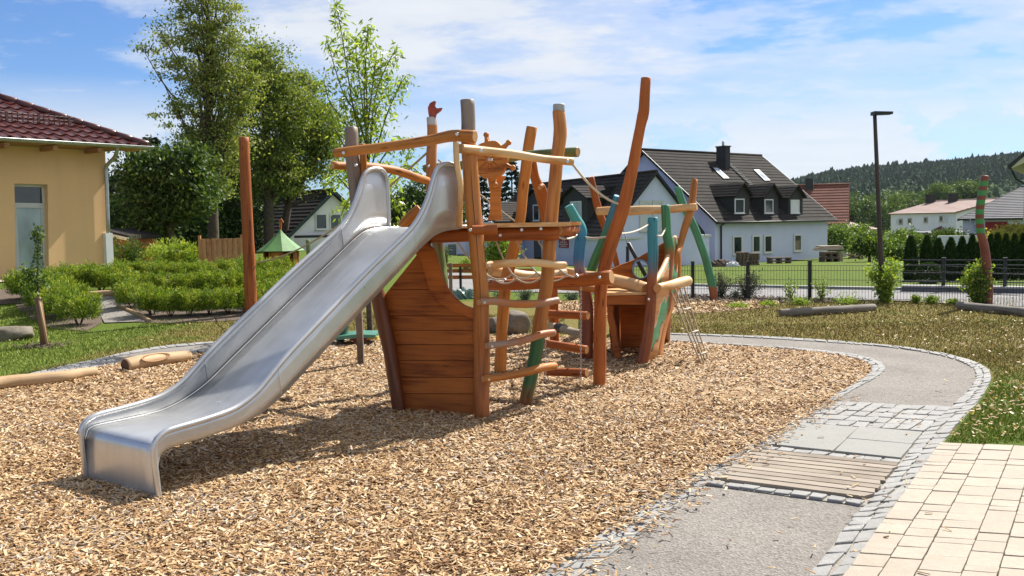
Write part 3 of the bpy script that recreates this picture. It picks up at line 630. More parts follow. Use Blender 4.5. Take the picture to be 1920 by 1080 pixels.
# posts
pole(ship,'post',[(658,240,25),(664,330,25),(672,395,25),(690,480,26),(712,570,27),(735,680,27)],[8.1,7.97],P1M,EGD,(749,771),label='leaning stern post, grey at the top and red-brown below')
pole(ship,'post',[(876,188,27),(879,267,28),(885,364,29),(896,481,29),(902,567,30),(903,680,30)],[7.64,7.64],P2M,EGD,(903,783),label='front post beside the slide with a grey top')
o = pole(ship,'post',[(1047,208,23),(1050,253,26),(1043,314,24),(1034,406,25),(1027,515,26),(1019,567,25),(1011,618,26),(1000,687,25)],[8.13,8.13],P3M,EGD,(982,760),.05,label='crooked ladder post with green painted foot')
pole(o,'cap',[(1048,196,22),(1048,209,22.5)],[8.13,8.13],plain('zinc_cap',(.42,.42,.41),.6,.2),EGD,lump=0)
pole(ship,'post',[(809,221,19),(810,253,20),(809,337,20),(812,378,21),(820,444,23),(827,500,20),(832,560,20)],[9.35,9.3],P4M,EGD,(834,700),label='post with white band and red bird on top, green below')
pole(ship,'post',[(997,238,20),(983,337,20),(976,406,20),(970,442,21),(961,473,22),(947,543,22),(941,620,23)],[9.6,9.9],WD,EG,(938,700))
pole(ship,'post',[(996,300,16),(1004,335,18),(1013,360,22),(1022,395,22),(1030,450,20),(1036,540,19)],[10.6,12.2],WR,EG,(1040,642),label='thinner reddish post leaning behind the ladder')
pole(ship,'branch',[(1012,352,11),(1018,350,9),(1024,372,9),(1026,396,10)],[10.75,10.9],WR,EG)
pole(ship,'mast',[(1211,146,18),(1208,200,20),(1205,218,21),(1200,240,19),(1185,320,22),(1170,383,25),(1145,461,25),(1133,503,24),(1127,540,25),(1125,620,24)],[8.95,9.02],WR,EG,(1124,724),.05,label='tallest crooked red-brown mast post')
pole(ship,'post',[(1066,386,16),(1078,408,18),(1089,433,22),(1087,471,22),(1086,503,21),(1099,560,24)],[10.75,10.85],BL1,plain('turquoise_end',(.06,.33,.28)),(1100,673),label='curved post painted turquoise and blue')
pole(ship,'post',[(1156,367,11),(1143,418,16),(1127,461,17),(1109,506,18),(1098,550,18)],[11.6,12.2],GR2,plain('blue_end',(.05,.28,.42)),(1092,622),label='slanting post painted blue above and green below')
pole(ship,'post',[(1108,332,12),(1121,390,14),(1134,425,13),(1147,460,12),(1157,496,12),(1168,540,12)],[12.6,12.8],WR,EG,(1174,612))
o4 = pole(ship,'post',[(1224,408,19),(1224,461,19),(1223,520,19),(1218,601,21)],[10.4,10.4],BL,plain('turquoise_end2',(.06,.36,.38)),(1204,682),label='upright bow post with turquoise blue upper half')
pole(ship,'post',[(1248,385,17),(1250,433,18),(1255,462,20),(1254,489,17),(1251,560,16)],[11.2,11.2],GR5,plain('green_end',(.07,.32,.14)),(1248,640),label='bow post with green painted top')
pole(ship,'post',[(1302,337,12),(1296,390,14),(1287,418,14),(1275,461,12),(1264,500,12)],[11.9,11.5],WD,EG,(1248,640),label='thin orange pole slanting up from the bow')
# beams and rails
pole(ship,'beam',[(1121,396,15),(1170,395,17),(1240,393,16),(1306,388,14)],[12.4,11.7],WP,EG)
pole(ship,'beam',[(914,534,20),(960,534,21),(1060,528,23),(1146,520,27)],[9.45,8.72],WR,EG,label='thick round log the rope net is bolted to',lump=.03)
pole(ship,'beam',[(920,507,19),(960,513,18),(1005,517,16),(1060,512,17)],[10.6,11.2],WP,EG)
pole(ship,'beam',[(1040,505,15),(1100,517,18),(1160,527,25),(1212,543,26)],[11.6,10.55],WP,EG,label='pale log forming the side rail of the bow')
pole(ship,'beam',[(1046,537,13),(1085,539,14),(1122,544,14)],[10.9,10.6],WD,EG)
pole(ship,'railing',[(629,287,17),(680,281,18),(750,272,19),(810,262,20),(850,255,22),(890,256,23)],[7.9,7.45],WD,EG,label='long log rail above the top of the slide',lump=.05)
pole(ship,'railing',[(624,310,14),(680,312,16),(735,318,16),(775,331,15),(802,339,13)],[8.1,9.1],WD,EG,lump=.06)
pole(ship,'railing',[(862,279,17),(900,282,17),(960,289,16),(1020,298,15),(1073,303,15)],[7.5,7.95],WP,EG,label='pale log rail in front of the ship wheel',lump=.05)
GRL = painted('mossy_green_log',[(0,(.16,.20,.05)),(2.3,(.14,.19,.05)),(2.5,(.16,.20,.06))])
pole(ship,'railing',[(798,316,16),(880,308,16),(990,291,16),(1083,285,18)],[9.55,8.5],GRL,EG,label='greenish log rail at the back of the platform')
pole(ship,'spindle',[(855,266,10),(857,310,11),(863,350,12),(862,400,12),(861,424,12)],[7.4,7.42],WP,EG)
pole(ship,'spindle',[(679,270,12),(681,300,13),(682,325,14),(679,372,13)],[8.05,8.1],WD,EG)
pole(ship,'brace',[(752,425,17),(768,408,19),(788,393,21)],[9.6,9.6],WD,EG,label='short slanting log stub behind the slide')
pole(ship,'beam',[(786,445,24),(880,441,25),(960,439,25),(1046,437,27)],[7.95,8.05],WR,EG,lump=.02,label='square-cut red beam carrying the platform')
pole(ship,'beam',[(884,431,18),(906,431,18),(932,430,19)],[7.55,7.55],WR,EG,lump=.02)
# platform boards
zp = 1.60
def wpl(px, Y, z): v = ray(px, 425); return Vector((v.x/v.y*Y, Y, z))
for i in range(9):
    y0 = 7.72+i*.155; L = -.62 + i*.02; Rr = .44+i*.03
    if i == 0: L = -.27; Rr = -.03
    mb = MB(); mb.abox(L, Rr+random.uniform(-.02,.03), y0, y0+.145, zp-.035+random.uniform(-.003,.003), zp); mb.build('platform_board', WP, ship)
mb = MB(); mb.tube([(-.62,9.05,1.52),(.62,9.0,1.52)], .06, 12, 2, .03); mb.build('beam', [WR,EG], ship)
mb = MB(); mb.tube([(.40,8.05,1.53),(.62,9.1,1.53)], .055, 12, 2, .03); mb.build('beam', [WR,EG], ship)
# stern hull panel
A0 = g(749,771); A0.z = 0; B0 = g(903,782); B0.z = 0; pn = (B0-A0).normalized(); nrm = Vector((pn.y,-pn.x,0)); org = A0-nrm*.035
hp = lambda x,y,d=0: hitv(x,y,org-nrm*0+nrm*d,nrm)
EDG = [(440,1),(487,1),(517,1),(545,1),(590,1),(619,1),(646,1),(675,1),(705,1),(737,1),(785,1)]
left = lambda y: 707+(y-560)*(752-707)/(770-560) if y > 560 else 707-(560-y)*.19
cut = [(797,455),(812,468),(821,495),(827,520),(838,543),(852,560),(868,573),(888,580)]
def clipx(y):
    for (x1,y1),(x2,y2) in zip(cut,cut[1:]):
        if y1 <= y <= y2: return x1+(x2-x1)*(y-y1)/(y2-y1)
    return 797 if y < 455 else 889
mb = None
rows = [446,478,512,543,592,619,646,676,707,738,784]
for y0,y1 in zip(rows,rows[1:]):
    ys_ = np.linspace(y0+.6,y1-.6,5)
    Lp = [(max(left(y), 660),y) for y in ys_]; Rp = [(clipx(y)-1 if y < 580 else 893, y+(.6 if y>580 else 0)) for y in ys_]
    # slide runs in front; upper boards start under it
    Lp = [((x if y > 560 else max(x, 800-(y-455)*.80)) , y) for x,y in Lp]
    th = nrm*-.028; dd = random.uniform(-.003,.003)
    mb = MB(); mb.prism([[hp(x,y,dd) for x,y in Lp]+[hp(x,y,dd) for x,y in reversed(Rp)]], th); mb.build('hull_board', WPL, ship)
bk_ = [(max(left(y),800-(y-455)*.80) if y <= 560 else left(y),y) for y in np.linspace(447,782,14)]; rt_ = [(clipx(y)-2 if y < 580 else 892,y) for y in np.linspace(447,782,40)]
mb = MB(); mb.prism([[hp(x,y,-.031) for x,y in bk_]+[hp(x,y,-.031) for x,y in reversed(rt_)]], nrm*-.02); mb.build('hull_lining', WR, ship, label='inner lining behind the hull boards')
band = cut; inn = [(775,470),(790,490),(797,515),(804,540),(822,565),(848,583),(888,598)]
mb = MB(); mb.prism([[hp(x,y,.045) for x,y in inn]+[hp(x,y,.045) for x,y in reversed(cut)]], nrm*-.044); mb.build('hull_frame', WR, ship, label='curved board edging the cut-out of the hull')
# ladder rungs
for pts,Ys,m in (([(907,498,13),(935,495,15),(985,492,15),(1030,495,15),(1059,497,14)],[7.62,8.02],WP),([(898,567,14),(925,564,15),(965,570,15),(1010,569,15),(1046,563,13)],[7.5,7.98],WRG),
                 ([(912,649,13),(950,644,13),(985,637,15),(1015,627,15),(1038,624,14)],[7.5,8.0],WRG),([(906,711,14),(945,706,14),(985,698,15),(1020,689,16),(1040,686,15)],[7.5,8.0],WD)):
    o = pole(ship,'rung',pts,Ys,m,EG,lump=.06)
    for (x,y,w),Y in ((pts[0],Ys[0]),(pts[-1],Ys[-1])):
        s_ = 1 if x < 960 else -1; c = at(x+s_*11,y,Y-.062+.02); mb = MB(); mb.tube([c, c+Vector((0,-.028,0))], .010, 10, 1); mb.build('bolt', BOLT, o)
for px,py,Y in ((922,300,8.5),(916,526,9.36),(1124,520,8.6),(645,287,7.84),(857,252,7.45),(902,282,7.42),(1064,303,7.85),(804,312,9.24),(938,441,7.86),(978,431,7.88),(1014,429,7.9),(882,431,7.5),(668,310,7.98),(1216,561,10.28)):
    c = at(px,py,Y); mb = MB(); mb.tube([c+Vector((0,.03,0)), c+Vector((0,-.03,0))], .013, 10, 1); mb.build('bolt', BOLT, ship)
# bow
HULLP = None
def hullpaint():
    m, nt, b = mat('painted_hull'); geo = N(nt, 'ShaderNodeNewGeometry'); P = geo.outputs['Position']; uv = N(nt, 'ShaderNodeUVMap').outputs[0]
    sep = N(nt, 'ShaderNodeSeparateXYZ'); nt.links.new(P, sep.inputs[0]); n0 = noise(nt, P, 2.2, 3, .5); n1 = noise(nt, mapping(nt, uv, (30,1.6,1)), 1.0, 5, .6, .5)
    h = math_(nt, 'ADD', sep.outputs[2], math_(nt, 'MULTIPLY', math_(nt, 'SUBTRACT', n0, .5), .9)); h = math_(nt, 'SUBTRACT', h, math_(nt, 'MULTIPLY', math_(nt, 'SUBTRACT', sep.outputs[1], 10.6), .55))
    G = (.07,.27,.12); O = (.50,.22,.07); D = (.09,.035,.02); W = (.50,.42,.33)
    col = ramp(nt, h, [(0,O),(.17,O),(.18,D),(.20,D),(.205,G),(.50,G),(.505,W),(.54,W),(.545,O),(.80,O),(.805,W),(.82,G),(.93,G),(1,O)], 'LINEAR')
    col = mixc(nt, ramp(nt, n1, [(.3, g3(.6)), (.6, g3(0))]), col, mixc(nt, .6, col, (.03,.02,.01)))
    nt.links.new(col, b.inputs['Base Color']); b.inputs['Roughness'].default_value = .5; bump(nt, b, n1, .3, .005); return m
HULLP = hullpaint()
# starboard side: ruled strip between the bow post and the raking stem
zs = [(676,1213,1233),(650,1216,1236),(620,1219,1242),(590,1222,1251),(565,1224,1259),(545,1226,1266),(532,1230,1270)]
mb = MB(); colsN = 6; pf = []; 
def hullpt(py, xl, xr, t, off=0):
    Yl = 10.42; Yr = 10.85+(676-py)/150*.75; Y = Yl+(Yr-Yl)*t; x = xl+(xr-xl)*t
    return at(x, py-(1-abs(2*t-1))*0, Y)+Vector((.035*math.sin(math.pi*t),0,0))
G_ = [[hullpt(py,xl,xr,j/colsN) for j in range(colsN+1)] for py,xl,xr in zs]
# sweep of the rim up to the stem head
rim = [(1231,532),(1240,518),(1249,500),(1257,481),(1264,462),(1269,447)]
top = [(at(x,y,10.42+ (i/5)*1.25)) for i,(x,y) in enumerate(rim)]
right_up = [at(1270,532,11.57),at(1271,515,11.62),at(1271.5,498,11.65),at(1271.5,480,11.67),at(1271,462,11.68),at(1270.2,447,11.69)]
G_.append([p+Vector((0,0,.001)) for p in [hullpt(532,1231,1270,j/colsN) for j in range(colsN+1)]])
thk = Vector((-.05,-.0,0))
def gridsolid(G_, thk, name, m, parent, **k):
    V = [p for r in G_ for p in r]; nr, nc = len(G_), len(G_[0]); b = len(V); mb = MB(); mb.v = V+[p+thk for p in V]
    uvf = lambda i,j: (i*.11, j*.09)
    for i in range(nr-1):
        for j in range(nc-1):
            q = (i*nc+j, i*nc+j+1, (i+1)*nc+j+1, (i+1)*nc+j); mb.face(q, [uvf(i,j),uvf(i,j+1),uvf(i+1,j+1),uvf(i+1,j)], 0, True); mb.face(tuple(b+t for t in q[::-1]), None, 0, True)
    edge = [(0,j) for j in range(nc)]+[(i,nc-1) for i in range(1,nr)]+[(nr-1,j) for j in range(nc-2,-1,-1)]+[(i,0) for i in range(nr-2,0,-1)]
    for a_,c_ in zip(edge, edge[1:]+edge[:1]):
        p, q = a_[0]*nc+a_[1], c_[0]*nc+c_[1]; mb.face((q,p,b+p,b+q), [(0,0),(0,.1),(.05,.1),(.05,0)], 0)
    return mb.build(name, m, parent, **k)
gridsolid(G_[:-1], thk, 'bow_side', HULLP, ship, label='bow side board painted with green waves')
up = [[a.lerp(b,j/5) for j in range(6)] for a,b in zip(top,right_up)]
gridsolid(up, thk, 'bow_side', HULLP, ship, label='rising bow board with a pale sawn rim')
mb = MB(); mb.tube([p+Vector((-.025,0,.012)) for p in top], [.030]*6, 8, 4, 0); mb.build('bow_rim', [WP,EG], ship)
mb = MB(); mb.tube([at(1234,674,10.95),at(1243,620,11.2),at(1258,570,11.45),at(1270,532,11.62),at(1272,490,11.7),at(1270,446,11.72)], [.045,.045,.045,.04,.035,.03], 10, 4, .03); mb.build('stem', [WD,EG], ship)
# port side board with porthole
pp = lambda x,y: at(x,y,11.25+(x-1146)/105*.45)
hole = [pp(1201.5+15*math.cos(t),505+17*math.sin(t)) for t in np.linspace(0,2*math.pi,22,endpoint=False)]
outer = [pp(x,y) for x,y in [(1136,510),(1165,496),(1190,487),(1215,473),(1244,455),(1262,470),(1262,560),(1240,575),(1136,575)]]
mb = MB(); mb.prism([outer, hole], Vector((.0,.045,0))); mb.build('bow_side', WPL, ship, label='dark red bow board with a round porthole')
mb = MB(); R0 = [pp(1201.5+15.5*math.cos(t),505+17.5*math.sin(t))+Vector((0,-.012,0)) for t in np.linspace(0,2*math.pi,22)]; mb.tube(R0, .011, 6, 1, 0); mb.build('porthole_ring', plain('blue_ring',(.22,.34,.50),.4), ship)
# lower hull: boards across behind, curved side frame, front beam and deck
for y0,y1 in ((572,597),(597,622),(622,648),(648,674)):
    mb = MB(); mb.prism([[at(1140+(y0-572)*.06,y0+.1,11.6),at(1246,y0+.1,11.6),at(1240,y1-.1,11.6),at(1141+(y1-572)*.06,y1-.1,11.6)]], Vector((0,.04,0))); mb.build('hull_board', WPL, ship)
for y0,y1 in ((556,600),(600,638),(638,672)):
    a_,b_,c_,d_ = at(1142+(y0-556)*.09,y0,10.84),at(1141+(y0-556)*.05,y0-3,11.62),at(1141+(y1-556)*.05,y1-6,11.62),at(1142+(y1-556)*.09,y1,10.84)
    mb = MB(); mb.prism([[a_,b_,c_,d_]], Vector((.03,0,0))); mb.build('hull_board', WPL, ship)
mb = MB(); mb.prism([[at(x,y,10.75) for x,y in [(1138,572),(1150,574),(1149,590),(1154,610),(1157,635),(1164,672),(1153,674),(1150,650),(1145,625),(1139,600)]]], Vector((.02,.07,0))); mb.build('hull_frame', WR, ship)
mb = MB(); mb.prism([[at(x,y,11.3) for x,y in [(1146,572),(1160,574),(1164,674),(1150,674),(1142,620)]]], Vector((.02,.07,0))); mb.build('hull_frame', WR, ship)
a = at(1139,562,10.55); b = at(1213,562,10.5); mb = MB(); mb.hexa([a+Vector((0,0,-.055)),b+Vector((0,0,-.055)),b+Vector((0,.045,-.055)),a+Vector((0,.045,-.055))],[a+Vector((0,0,.05)),b+Vector((0,0,.05)),b+Vector((0,.045,.05)),a+Vector((0,.045,.05))]); mb.build('beam', WPL, ship, label='front edge board of the bow deck')
zd = a.z+.052
for i in range(7):
    y0 = 10.5+i*.16; mb = MB(); mb.abox(a.x-.02, b.x+.02+i*.03, y0, y0+.15, zd, zd+.03); mb.build('platform_board', WP, ship)
outr = pole(ship,'outrigger_log',[(1232,541,17),(1250,537,18),(1270,532,19),(1290,526,20)],[10.25,10.75],WP,EG,label='pale log sticking out of the bow with a patch of green paint')
# wheel
wc = at(922,300,8.7); wx = Vector((.93,-.36,0)).normalized(); wn = Vector((wx.y,-wx.x,0)).normalized()
if wn.y > 0: wn = -wn
mb = MB(); ring = []; tilt = .17
nseg = 144
prof = []
for k in range(nseg):
    th = 2*math.pi*k/nseg + tilt; r = .155
    s_ = (k % 24)/24.0; d = abs(s_-.5)
    if d < .05: r = .235
    elif d < .10: r = .185
    else: r = .172+.006*math.cos((s_)*6.283)
    prof.append((math.cos(th)*r, math.sin(th)*r))
mb.prism([[wc+wx*x+Vector((0,0,z)) for x,z in prof]], wn*.05)
sw = mb.build('steering_wheel', WD, ship, label='carved wooden ship wheel with knobs')
for k in range(6):
    th = 2*math.pi*(k*24+12)/nseg+tilt; c = wc+wx*(math.cos(th)*.235)+Vector((0,0,math.sin(th)*.235))+wn*.025
    mb = MB(); mb.tube([c-wx*(math.cos(th)*.022)-Vector((0,0,math.sin(th)*.022)), c, c+wx*(math.cos(th)*.02)+Vector((0,0,math.sin(th)*.02))], [.018,.028,.018], 8, 2); mb.build('wheel_knob', [WD,EG], sw)
for k in range(10):
    th = 2*math.pi*k/10; mb = MB(); u = wx*math.cos(th)+Vector((0,0,math.sin(th))); mb.tube([wc+wn*.052+u*.035, wc+wn*.052+u*.12], .006, 6, 1); mb.build('wheel_spoke', [WR,WR], sw)
mb = MB(); mb.tube([wc+wn*.05, wc+wn*.065], .014, 12, 1); mb.build('bolt', BOLT, sw)
cx0 = [(914,330),(916,345),(919,360),(919,380),(918,398),(914,413)]; cx1 = [(949,330),(941,345),(939,360),(939,380),(940,398),(942,413)]
mb = MB(); mb.prism([[at(x,y,8.72) for x,y in cx0]+[at(x,y,8.72) for x,y in reversed(cx1)]], Vector((.0,.09,0))); mb.build('wheel_pedestal', WD, ship)
# red bird head on the tall post
mb = MB(); REDP = plain('red_paint', (.36,.05,.02), .5, 0, .2, 12)
bp = [(805,221),(803,212),(802,202),(806,193),(814,189),(817,190),(815,198),(819,203),(829,202),(826,207),(818,213),(816,221)]
mb.prism([[at(x,y,9.31) for x,y in bp]], Vector((.0,.07,0))); mb.build('bird_finial', REDP, ship, label='carved red beak-like finial')
# ------------------------------------------------------------------ slide
FR = g(299,938); FR.z = 0; ang = math.radians(53); se = Vector((math.cos(ang), math.sin(ang), 0)); sn = Vector((-se.y, se.x, 0)); SWD = .82
slide = thing('slide', FR+sn*SWD/2, 'wide stainless steel slide running down from the ship to the wood chips', 'slide')
def sp_(s, h, w): return FR + se*s + sn*w + Vector((0,0,h))
BED = [(-.005,0),(-.005,.10),(-.003,.22),(.006,.295),(.040,.332),(.12,.340),(.30,.343),(.51,.352),(.62,.372),(.73,.405),(.84,.452),(.96,.52),(1.12,.63),(1.40,.82),(1.80,1.09),(2.26,1.395),(2.40,1.487),(2.50,1.54),(2.60,1.565),(2.72,1.575),(2.95,1.58)]
TOP = [(.0,0),(-.010,.12),(-.020,.25),(-.012,.345),(.045,.392),(.12,.408),(.30,.42),(.51,.445),(.62,.478),(.73,.535),(.84,.622),(.96,.72),(1.12,.835),(1.40,1.025),(1.72,1.245),(2.02,1.435),(2.22,1.565),(2.34,1.68),(2.44,1.83),(2.50,1.96),(2.545,2.035),(2.61,2.075),(2.70,2.085),(2.76,2.07),(2.80,2.02),(2.815,1.90),(2.82,1.58)]
def solidstrip(P, Q, th, name, m, parent, nsub=1, uvs=1, **k):
    """ruled surface between polylines P and Q with thickness th (vector per point or one)"""
    n = len(P); V = []; mb = MB(); cols_ = nsub+1
    for i in range(n):
        for j in range(cols_): V.append(P[i].lerp(Q[i], j/nsub))
    b = len(V); T_ = th if isinstance(th, list) else [th]*n
    mb.v = V + [V[i*cols_+j]+T_[i] for i in range(n) for j in range(cols_)]
    L = [0]
    for i in range(1,n): L.append(L[-1]+(P[i]-P[i-1]).length)
    w = (P[0]-Q[0]).length
    for i in range(n-1):
        for j in range(nsub):
            q = (i*cols_+j, (i+1)*cols_+j, (i+1)*cols_+j+1, i*cols_+j+1)
            uv = [(w*j/nsub,L[i]),(w*j/nsub,L[i+1]),(w*(j+1)/nsub,L[i+1]),(w*(j+1)/nsub,L[i])]
            mb.face(q, uv, 0, True); mb.face(tuple(b+t for t in q[::-1]), uv[::-1], 0, True)
        for j in (0,nsub):
            a_, c_ = i*cols_+j, (i+1)*cols_+j; q = (a_,b+a_,b+c_,c_) if j == 0 else (a_,c_,b+c_,b+a_); mb.face(q, [(0,L[i])]*4, 0)
    for i in (0,n-1):
        for j in range(nsub):
            a_, c_ = i*cols_+j, i*cols_+j+1; q = (a_,c_,b+c_,b+a_) if i == 0 else (c_,a_,b+a_,b+c_); mb.face(q, None, 0)
    return mb.build(name, m, parent, **k)
def smooth2(C, sub=3): return [Vector((p.x,p.y,0)) for p in smoothpoly([Vector((a,b,0)) for a,b in C], sub)]
B2 = smooth2(BED,4); bedobj = solidstrip([sp_(p.x,p.y,.012) for p in B2],[sp_(p.x,p.y,SWD-.012) for p in B2],Vector((0,0,-.004)),'slide_bed',STEEL,slide,6,label='brushed steel chute with a grimy front apron')
# side walls: from just below the bed up to the top line
LOWS = [(-.0,0),(.0,.12),(.003,.20),(.02,.26),(.06,.292),(.12,.300),(.30,.312),(.51,.330),(.62,.350),(.73,.380),(.84,.425),(.96,.492),(1.12,.60),(1.40,.79),(1.72,1.005),(2.02,1.205),(2.22,1.34),(2.34,1.42),(2.44,1.48),(2.50,1.51),(2.545,1.525),(2.61,1.54),(2.70,1.55),(2.76,1.553),(2.80,1.556),(2.812,1.557),(2.82,1.558)]
for side, w0 in ((0,0.0),(1,SWD)):
    P = smooth2(TOP,3); Q = smooth2(LOWS,3); wo = w0
    A = [sp_(p.x,p.y,wo) for p in P]; B = [sp_(q.x,q.y,wo) for q in Q]; inw = sn*(.006 if side == 0 else -.006)
    sw_ = solidstrip(A,B,inw,'side_wall',STEEL,slide,3)
    for s_,h0,h1 in ((.93,.475,.69),(2.28,1.39,1.60)):
        for dw in (-.0015,.0015): mb = MB(); mb.tube([sp_(s_,h0,w0+(.0045*(1 if side == 0 else -1))+dw*3), sp_(s_-.02,h1-.02,w0+(.0045*(1 if side == 0 else -1))+dw*3)], .003, 6, 1, 0, (True,True), 0); mb.build('weld_seam', STEEL, sw_)
    mb = MB(); mb.tube([a+inw*.5 for a in A], .0195, 10, 1, 0, (True,True), 0); mb.build('rim_tube', STEEL, sw_)
# weld bead lines on the bed, support post
SEAM = plain('polished_seam', (.78,.78,.77), .25, .9, .05, 20)
for side,w in ((0,.016),(1,SWD-.016)):
    mb = MB(); mb.tube([sp_(p.x,p.y+.004,w) for p in B2[10:]], .006, 6, 1, 0, (True,True), 0); mb.build('weld_seam', SEAM, slide)
for s,h in ((.93,.5),(2.33,1.44)):
    hh = h-.005; mb = MB(); mb.tube([sp_(s,hh+.008,.02), sp_(s,hh+.008,SWD-.02)], .0018, 4, 1, 0, (True,True), 0); 
q0 = g(677,684); mb = MB(); mb.hexa([q0+Vector((x,y,-.02)) for x,y in ((-.035,-.035),(.035,-.035),(.035,.035),(-.035,.035))],[Vector((q0.x+x-.01,q0.y+y,1.1)) for x,y in ((-.035,-.035),(.035,-.035),(.035,.035),(-.035,.035))])
mb.build('support_post', [WG], org=(q0.x,q0.y,0), label='slim square grey-brown wooden post standing in the chips behind the slide', cat='post')
# ------------------------------------------------------------------ ropes, nets, ladders
def sag(a, b, s, n=7): return [a.lerp(b,i/n)+Vector((0,0,-s*4*(i/n)*(1-i/n))) for i in range(n+1)]
def rope(name, a, b, s, r, m, label, cat='rope', parent=None, group=None):
    mb = MB(); mb.tube(sag(a,b,s), r, 7, 3, 0, (True,True), 0); return mb.build(name, m, parent, org=None if parent else tuple(a), label=label, cat=cat, group=group)
mp = thing('marker_post', g(470,592), 'round orange-red log post standing in the grass left of the slide', 'post')
pole(mp,'shaft',[(457,258,19),(460,330,20),(463,400,21),(467,480,22),(470,560,23)],[g(470,592).y]*2,WR,EG,(471,592),lump=.03)
rope('long_rope', at(478,493,17.0), at(799,288,9.35), .22, .012, ROPE, 'long brown rope sagging from the red post to the bird-topped post')
rope('stay_rope', at(1073,307,7.95), at(1162,383,9.0), .06, .011, ROPEW, 'rope slanting from the pale rail end down to the tall mast')
rope('stay_rope', at(1046,444,8.1), at(1082,440,10.7), .03, .010, ROPEW, 'short pale rope from the platform corner to the turquoise post')
rope('stay_rope', at(1098,445,10.75), at(1137,444,9.0), .01, .010, ROPEW, 'short pale rope from the turquoise post to the tall mast')
rope('stay_rope', at(1160,438,9.0), at(1217,420,10.4), .03, .010, ROPEW, 'pale rope from the tall mast to the turquoise-topped bow post')
mb = MB(); mb.tube([at(1232,442,10.35),at(1240,442,10.7),at(1244,436,11.0),at(1248,428,11.15)], .010, 7, 3, 0, (True,True), 0); mb.build('stay_rope', ROPEW, org=tuple(at(1232,442,10.35)), label='short kinked white rope between the two painted bow posts', cat='rope')
rope('back_rope', at(822,300,9.35), at(1000,440,10.6), .02, .009, ROPE, 'rope running down behind the ship wheel')
net = thing('climbing_net', at(960,490,9.0), 'rope climbing net slanting from the platform edge to the thick log', 'net')
tops = [(852,446,8.7),(929,448,8.8),(967,448,8.9),(1006,445,9.0)]; bots = [(951,529,9.25),(983,529,9.15),(1035,525,9.0),(1086,521,8.85)]
strands = []
for (a,b) in zip(tops,bots):
    A_, B_ = at(*a), at(*b); P = sag(A_,B_,.10); strands.append(P); mb = MB(); mb.tube(P, .009, 7, 3, 0, (True,True), 0); mb.build('net_strand', ROPEW, net)
    mb = MB(); mb.tube([B_+(A_-B_).normalized()*.05, B_], .014, 8, 1, 0, (True,True), 0); mb.build('rope_ferrule', BOLT, net)
for f in (2,4,5):
    for s0,s1 in zip(strands,strands[1:]):
        mb = MB(); mb.tube(sag(s0[f],s1[min(7,f)],.05,5), .008, 6, 2, 0, (True,True), 0); mb.build('net_strand', ROPEW, net)
a_ = at(896,500,9.3); 
for s0 in strands[:1]:
    for f in (3,5): mb = MB(); mb.tube(sag(a_,s0[f],.03,4), .008, 6, 2, 0, (True,True), 0); mb.build('net_strand', ROPEW, net)
# chain ladder under the thick log
cl = thing('chain_ladder', at(1060,560,9.1), 'three thick red log rungs hanging on steel chains under the log', 'chain ladder')
RGY = [(588,592,1028,1096),(643,656,1022,1094),(697,699,1024,1094)]
for yl,yr,xl,xr in RGY:
    pole(cl,'rung',[(xl,yl,15),((xl+xr)/2,(yl+yr)/2,16),(xr+6,yr,16)],[9.3,9.0],WR,EG,lump=.03)
def chain(x0,y0,x1,y1,Y):
    A_, B_ = at(x0,y0,Y), at(x1,y1,Y); n = int((B_-A_).length/.022); mb = MB()
    for i in range(n):
        c = A_.lerp(B_,(i+.5)/n); u = Vector((.008,0,0)) if i%2 else Vector((0,.008,0)); w = Vector((0,0,.014)); o_ = Vector((0,.003,0)) if i%2 else Vector((.003,0,0))
        ring_ = [c+w, c+w*.6+u, c-w*.6+u, c-w, c-w*.6-u, c+w*.6-u, c+w]; mb.tube(ring_, .0028, 5, 1, 0, (False,False), 0)
    mb.build('chain', BOLT, cl)
chain(1089,535,1089,716,8.97); chain(1023,640,1023,716,9.22)
# net-wrapped rope log
sb = thing('rope_bridge', at(1070,620,11.8), 'thick braided rope with a black sleeve slung low between two posts', 'rope bridge')
pole(sb,'log_end',[(1031,610,16),(1040,614,17),(1048,616,17)],[12.3,12.1],WT,EGD); pole(sb,'sleeve',[(1046,614,18),(1058,617,18)],[12.1,11.9],BLACK,BLACK,lump=0)
RPM = plain('braided_rope',(.42,.35,.25),.9,0,.25,60,.8); pole(sb,'braid',[(1056,617,15),(1080,624,16),(1112,629,16)],[11.9,11.0],RPM,RPM,lump=.05)
# rope ladder from the outrigger
rl_ = thing('rope_ladder', at(1320,683,10.3), 'slender rope ladder slanting from the bow log down into the chips', 'rope ladder')
Ls = []
for x0,y0,x1,y1,Y0,Y1 in ((1256,540,1318,688,10.42,10.2),(1265,538,1322,685,10.46,10.25),(1273,536,1325,683,10.75,10.5),(1281,533,1330,680,10.8,10.55)):
    P = sag(at(x0,y0,Y0),at(x1,y1,Y1),.02); Ls.append(P); mb = MB(); mb.tube(P, .0085, 6, 2, 0, (True,True), 0); mb.build('rope_strand', ROPE, rl_)
for f in (2,4,6):
    for a_,b_ in ((0,2),(1,3)): mb = MB(); mb.tube([Ls[a_][f]+Vector((0,0,.01)), Ls[b_][f]-Vector((0,0,.0))], .009, 6, 1, 0, (True,True), 0); mb.build('rope_rung', ROPEW, rl_)
